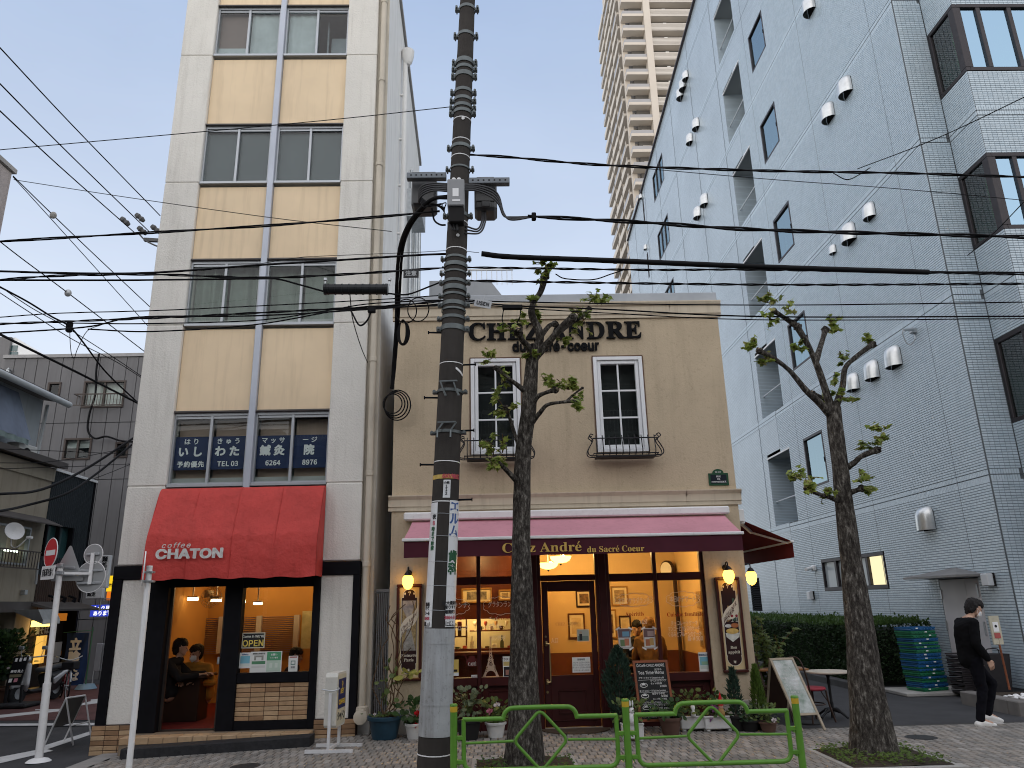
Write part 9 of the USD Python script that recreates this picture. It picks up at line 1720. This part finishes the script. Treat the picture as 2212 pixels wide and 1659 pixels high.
M_sgn = mat('sign_back_grey', (.36,.37,.37), .4, .06, 4, metal=.3); M_sred = mat('sign_red', (.55,.012,.02), .35, .04, 5); Nn = unit(V(-.62,-.78,0)); Xn = unit(np.cross(AZ, Nn)); Xn = Xn if Xn[0] > 0 else -Xn
c = at(110, 1194, yS-.06); P = roundsign(t, c, .21, Nn, M_sred, M_print, 'no_entry_disc'); m = MB(); m.obox(c+Nn*.006, (.30, .075, .003), Xn, AZ); part(P, 'white_bar', m, M_print)
c = at(104, 1237, yS-.06); m = MB(); m.poly(sbox(-.21,-.085,.21,.085).buffer(.012), c+Nn*.0, Xn, AZ, .006); P = part(t, 'supplement_plate', m, M_print); m = MB(); letters(m, '自転車を除く', c+Nn*.008-AZ*.04, Xn, AZ, .085, .001, bold=3, align='c', width=.38); part(P, 'lettering', m, M_pblack)
m = MB(); a_ = at(131, 1238, yS); b_ = at(195, 1239, yS+.15); m.bar(a_, b_, .035); m.bar(at(201, 1194, yS+.15), at(193, 1262, yS+.15), .05, .02); part(t, 'arm', m, M_white); m = MB()
for v in (1222, 1238): q = at(131, v, yS); m.lathe([(.046,-.03),(.05,-.03),(.05,.03),(.046,.03)], q, 16); m.cbox(q+V(-.06,-.06,-.02), q+V(.06,-.03,.02), .004)
part(t, 'clamp', m, M_steel)
Nb = unit(V(-.1,-1,0)); c = at(202, 1197, yS+.18); roundsign(t, c, .145, Nb, M_sgn, M_print, 'sign_back'); c2 = at(196, 1246, yS+.18); roundsign(t, c2, .225, Nb, M_sgn, M_print, 'sign_back'); m = MB()
for cc, w_, dz_ in ((c, .20, .0), (c2, .36, .09), (c2, .36, -.09)): m.cbox(cc+V(-w_/2, -.035, dz_-.016), cc+V(w_/2, -.01, dz_+.016), .004)
part(t, 'back_rail', m, M_steel)
tri = at(150, 1222, yS+.12); m = MB(); m.poly(Polygon([(-.02,.27),(.19,-.20),(-.20,-.20)]).buffer(.02), tri, unit(V(1,.25,0)), AZ, .006); P = part(t, 'sign_back', m, M_sgn); m = MB(); [m.cbox(tri+V(-.1,-.03,z-.015), tri+V(.1,-.008,z+.015), .004) for z in (-.03, -.14)]; part(P, 'back_rail', m, M_steel)
b = at(279, 1655, 9.35); b[2] = -.03; tp_ = at(323, 1226, 9.35); t = thing('road_sign_post', 'slim white sign post with edge-on disc in front of the coffee shop', 'sign', loc=tuple(b)); m = MB(); m.tube([b, tp_], .034, 16); m.lathe([(.036,0),(.036,.02),(0,.025)], tp_, 14); part(t, 'post', m, M_white, 40); roundsign(t, at(319, 1228, 9.35)+V(-.045,0,0), .20, V(.90,.42,.02), M_sgn, M_print, 'edge_on_disc'); m = MB(); [m.cbox(at(322, v, 9.35)+V(-.06,-.04,-.012), at(322, v, 9.35)+V(.06,.04,.012), .004) for v in (1236, 1256)]; part(t, 'clamp', m, M_steel)
# folding barrier
P = {k: gp(*v) for k, v in dict(a=(95,1611), b=(158,1610), c=(139,1598), d=(198,1601)).items()}; T1_, T2_ = at(143, 1508, 12.15), at(184, 1502, 13.0); t = thing('folding_barrier', 'white tubular folding barrier with dark board by the street corner', 'barrier', loc=tuple(P['a']))
for k, (q, tt) in enumerate(((P['a'], T1_), (P['b'], T1_), (P['c'], T2_), (P['d'], T2_))): m = MB(); m.tube([q, tt], .013, 8); part(t, 'leg', m, M_white)
m = MB(); m.tube([T1_, T2_], .013, 8); part(t, 'top_bar', m, M_white); m = MB(); f1 = .62; m.quad(T1_, T2_, T2_+(P['c']-T2_)*f1, T1_+(P['a']-T1_)*f1); m.quad(T1_+V(.004,-.004,0), T1_+(P['a']-T1_)*f1+V(.004,-.004,0), T2_+(P['c']-T2_)*f1+V(.004,-.004,0), T2_+V(.004,-.004,0)); part(t, 'board', m, mat('taupe_board', (.10,.09,.08), .7, .1, 4)); m = MB(); m.tube([P['b']+(T1_-P['b'])*.42, P['d']+(T2_-P['d'])*.42], .010, 6); part(t, 'lower_bar', m, M_white)
# black menu stand, bicycle, scooter, plants
c = gp(40, 1528); t = thing('menu_stand', 'leaning black menu stand with small photos at the left edge', 'sign', loc=tuple(c)); yA = c[1]; X_ = AX; a0, a1, at_ = at(13, 1482, yA), at(45, 1480, yA), at(36, 1422, yA+.3); O = a0; Xa = unit(a1-a0); Ya = unit(at(33, 1420, yA+.25)-a0); w_ = np.linalg.norm(a1-a0); h_ = np.linalg.norm(at(33, 1420, yA+.25)-a0); slab(t, 'board', O, Xa, Ya, w_, h_, .03, mat('gloss_black', (.012,.012,.013), .25)); 
for k, (x, y, ww, hh_) in enumerate(((.12,.82,.16,.13),(.42,.82,.16,.13),(.70,.84,.18,.11),(.12,.10,.22,.13),(.48,.10,.24,.13))): slab(t, 'photo_card', O, Xa, Ya, w_*ww, h_*hh_, .004, M_print if k != 4 else mat('pink_card', (.6,.25,.3), .6), w_*x, h_*y, .0305)
slab(t, 'brown_strip', O, Xa, Ya, w_*.8, h_*.1, .004, mat('khaki', (.18,.16,.10), .6), w_*.08, h_*.27, .0305); m = MB(); letters(m, '寿司 角上', O+Xa*w_*.5+Ya*h_*.44+np.cross(Xa, Ya)*.032, Xa, Ya, .05, .002, bold=3, align='c'); part(t, 'lettering', m, M_print); m = MB(); m.bar(O+V(0,.05,-.0), V(O[0]-.02, yA+.1, c[2]), .05); m.bar(a1+V(0,.05,0), V(a1[0], yA+.1, c[2]), .05); m.cbox((O[0]-.15, yA-.25, c[2]), (a1[0]+.3, yA+.4, c[2]+.09), .03); part(t, 'stand', m, M_rubber)
# bicycle
def bicycle(c, ang, label):
    t = thing('bicycle', label, 'bicycle', loc=tuple(c)); F_ = V(math.cos(ang), math.sin(ang), 0); S_ = V(-math.sin(ang), math.cos(ang), 0); Pq = lambda x, z, s=0.: c+F_*x+S_*s+V(0,0,z); R = .33
    for x in (-.52, .52):
        m = MB(); m.tube([Pq(x+R*math.cos(a), R+R*math.sin(a)) for a in np.linspace(0, 2*np.pi, 33)], .019, 8, False); W = part(t, 'wheel', m, M_rubber, True); m = MB(); m.tube([Pq(x+(R-.025)*math.cos(a), R+(R-.025)*math.sin(a)) for a in np.linspace(0, 2*np.pi, 33)], .009, 6, False)
        for k in range(14): a = k*2*np.pi/14; m.tube([Pq(x, R, .03*(-1)**k), Pq(x+(R-.03)*math.cos(a), R+(R-.03)*math.sin(a))], .002, 4, False)
        m.tube([Pq(x, R, -.05), Pq(x, R, .05)], .02, 8); part(W, 'rim', m, M_steel); m = MB(); m.tube([Pq(x+(R+.03)*math.cos(a), R+(R+.03)*math.sin(a)) for a in np.linspace(.3, 2.9, 14)], .022, 6); part(t, 'mudguard', m, M_steel, True)
    m = MB(); hd_, st_, bb = Pq(.40, .72), Pq(-.20, .62), Pq(-.08, .28); [m.tube([a, b], .017, 8) for a, b in ((hd_, bb), (bb, Pq(-.25, .80)), (bb, Pq(-.52, R)), (st_, Pq(-.52, R)), (Pq(.42, .68), Pq(.52, R)), (Pq(.36, .86), Pq(.42, .66)))]; part(t, 'frame', m, mat('bicycle_red', (.30,.012,.02), .3, coat=.4)); m = MB(); m.tube(spline([Pq(.12, .98, .28), Pq(.28, .97, .24), Pq(.36, .92, .1), Pq(.36, .90, 0), Pq(.36, .92, -.1), Pq(.28, .97, -.24), Pq(.12, .98, -.28)], 5), .013, 8); part(t, 'handlebar', m, M_steel, True)
    m = MB(); m.mesh(m3.Manifold.batch_hull([m3.Manifold.sphere(.05, 12).translate(list(p)) for p in (Pq(-.16, .82), Pq(-.34, .83, .07), Pq(-.34, .83, -.07))])); part(t, 'saddle', m, M_black, True); m = MB(); m.cbox(Pq(.52,.70)-V(.15,.15,0), Pq(.52,.70)+V(.15,.15,.18), .02); part(t, 'basket', m, M_iron); m = MB(); m.bar(Pq(-.66,.70), Pq(-.30,.70), .10, .02); m.tube([Pq(-.55,.70), Pq(-.52,R)], .008, 6); part(t, 'rear_rack', m, M_steel); m = MB(); m.lathe([(.0,.01),(.09,.01),(.09,-.01),(0,-.01)], bb, 18, S_); m.tube([bb+S_*.05, bb+S_*.06+F_*.14-V(0,0,.08)], .01, 6); m.tube([bb-S_*.05, bb-S_*.06-F_*.14+V(0,0,.08)], .01, 6); part(t, 'crank', m, M_steel)
bicycle(gp(131, 1510)+V(0,.1,0), -.95, 'red framed city bicycle parked beside the blue banner')
def scooter(c, ang, label):
    t = thing('motor_scooter', label, 'scooter', loc=tuple(c)); F_ = V(math.cos(ang), math.sin(ang), 0); S_ = V(-math.sin(ang), math.cos(ang), 0); Pq = lambda x, z, s=0.: c+F_*x+S_*s+V(0,0,z)
    for x in (-.55, .62): m = MB(); m.lathe([(.12,-.05),(.22,-.05),(.25,-.03),(.25,.03),(.22,.05),(.12,.05)], Pq(x, .25), 24, S_); W = part(t, 'wheel', m, M_rubber, 40); m = MB(); m.lathe([(0,-.04),(.13,-.045),(.13,.045),(0,.04)], Pq(x, .25), 18, S_); part(W, 'rim', m, M_steel, 40)
    hl = lambda *sp: M1(smoothed([hull(*[(Pq(*p), r) for p, r in sp])], .04, 3)); M_sw, M_sb = mat('scooter_white', (.60,.61,.62), .25, coat=.5), mat('scooter_black', (.02,.02,.022), .35, coat=.3)
    part(t, 'front_fairing', hl(((.46,.85,.06),.07), ((.46,.85,-.06),.07), ((.52,.45,.14),.05), ((.52,.45,-.14),.05), ((.40,.30,0),.06)), M_sw, True); part(t, 'front_mudguard', hl(((.62,.50,0),.07), ((.80,.40,0),.05), ((.45,.42,0),.06)), M_sw, True); part(t, 'body', hl(((-.2,.55,.1),.1), ((-.2,.55,-.1),.1), ((-.75,.62,0),.08), ((-.1,.25,.1),.08), ((-.5,.32,0),.12)), M_sb, True)
    part(t, 'side_panel', hl(((-.25,.5,.2),.02), ((-.8,.66,.10),.03), ((-.3,.4,.19),.02), ((-.25,.5,-.2),.02), ((-.8,.66,-.1),.03)), M_sw, True); part(t, 'seat', hl(((.0,.72,.08),.06), ((.0,.72,-.08),.06), ((-.7,.78,.06),.06), ((-.7,.78,-.06),.06)), mat('seat_grey', (.06,.065,.07), .6), True); part(t, 'floorboard', hl(((.35,.28,.12),.05), ((.35,.28,-.12),.05), ((-.15,.28,.12),.05), ((-.15,.28,-.12),.05)), M_sb, True)
    part(t, 'headlight', hl(((.50,.98,.07),.06), ((.50,.98,-.07),.06), ((.44,1.03,0),.05)), mat('headlight_glass', (.5,.52,.54), .1, coat=.6), True); m = MB(); m.tube(spline([Pq(.26,1.06,.34), Pq(.38,1.04,.2), Pq(.42,1.03,0), Pq(.38,1.04,-.2), Pq(.26,1.06,-.34)], 5), .016, 8); m.tube([Pq(.44,1.0), Pq(.60,.28)], .03, 8)
    for s in (-.26, .26): m.tube([Pq(.36,1.05,s), Pq(.34,1.2,s*1.15)], .006, 5); m.cbox(Pq(.34,1.2,s*1.2)-V(.06,.02,.0), Pq(.34,1.2,s*1.2)+V(.06,.02,.08), .01)
    part(t, 'handlebar', m, M_steel)
scooter(gp(86, 1514)+V(.05,-.25,0), -1.75, 'white and black motor scooter parked left beside the menu stand')
rs = random.Random(77)
for k, (u, v, r, h, lb) in enumerate(((26, 1500, .42, 1.25, 'leafy potted bush with pale flowers behind the menu stand'), (8, 1510, .45, 1.2, 'dark leafy bush at the far left edge'))):
    c = V(at(u, 1420, 19.3)[0]-.1, 19.3, -.21); t = thing('potted_bush', lb, 'shrub', loc=tuple(c)); pot(c, .3, .35, M_terra, t); foliage(t, c+V(0,0,.85), (r, r*.8, h*.62), 420, .11, LM['green'] if k == 0 else LM['dark'], 60+k); flowers(t, [c+V(rs.uniform(-.5,.5), -.4, rs.uniform(.5,1.4)) for _ in range(7)], FL['white'], .035)
# ------------------------------------------------------------------ the houses across the street, seen only as reflections in the glass
M_opp = mat('opposite_wall', (.17,.155,.14), .85, .1, .6); M_oppw = mat('opposite_window', (.03,.035,.04), .15, .2, 1)
OB = thing('opposite_building', 'balconied building across the street that shows as reflection in the windows', 'building', loc=(0, -12, 0))
m = MB(); m.box((-34, -20, -.2), (-9.5, -9, 9.5)); m.box((-9.3, -20, -.2), (7, -9.6, 12.5)); m.box((7.2, -20, -.2), (30, -9, 8.5)); part(OB, 'wall', m, M_opp); m = MB(); r = MB()
for k in range(4):
    z = .6+k*3.0
    for x in np.arange(-33, 29, 2.4):
        top = 9.5 if x < -9.5 else 12.5 if x < 7 else 8.5
        if z+2 < top: m.box((x, -9.55 if -9.5 < x < 6 else -8.95, z), (x+1.7, -9.5 if -9.5 < x < 6 else -8.9, z+1.7))
    if k: r.box((-9, -8.7, z-.7), (6.8, -8.6, z-.6)); r.box((-9, -8.7, z+.35), (6.8, -8.62, z+.42)); [r.box((x, -8.68, z-.6), (x+.03, -8.64, z+.35)) for x in np.arange(-9, 6.8, .16)]; r.box((-9, -9.6, z-.75), (6.8, -8.7, z-.65))
part(OB, 'window', m, M_oppw); part(OB, 'balcony', r, MATS['plaster_grey'])
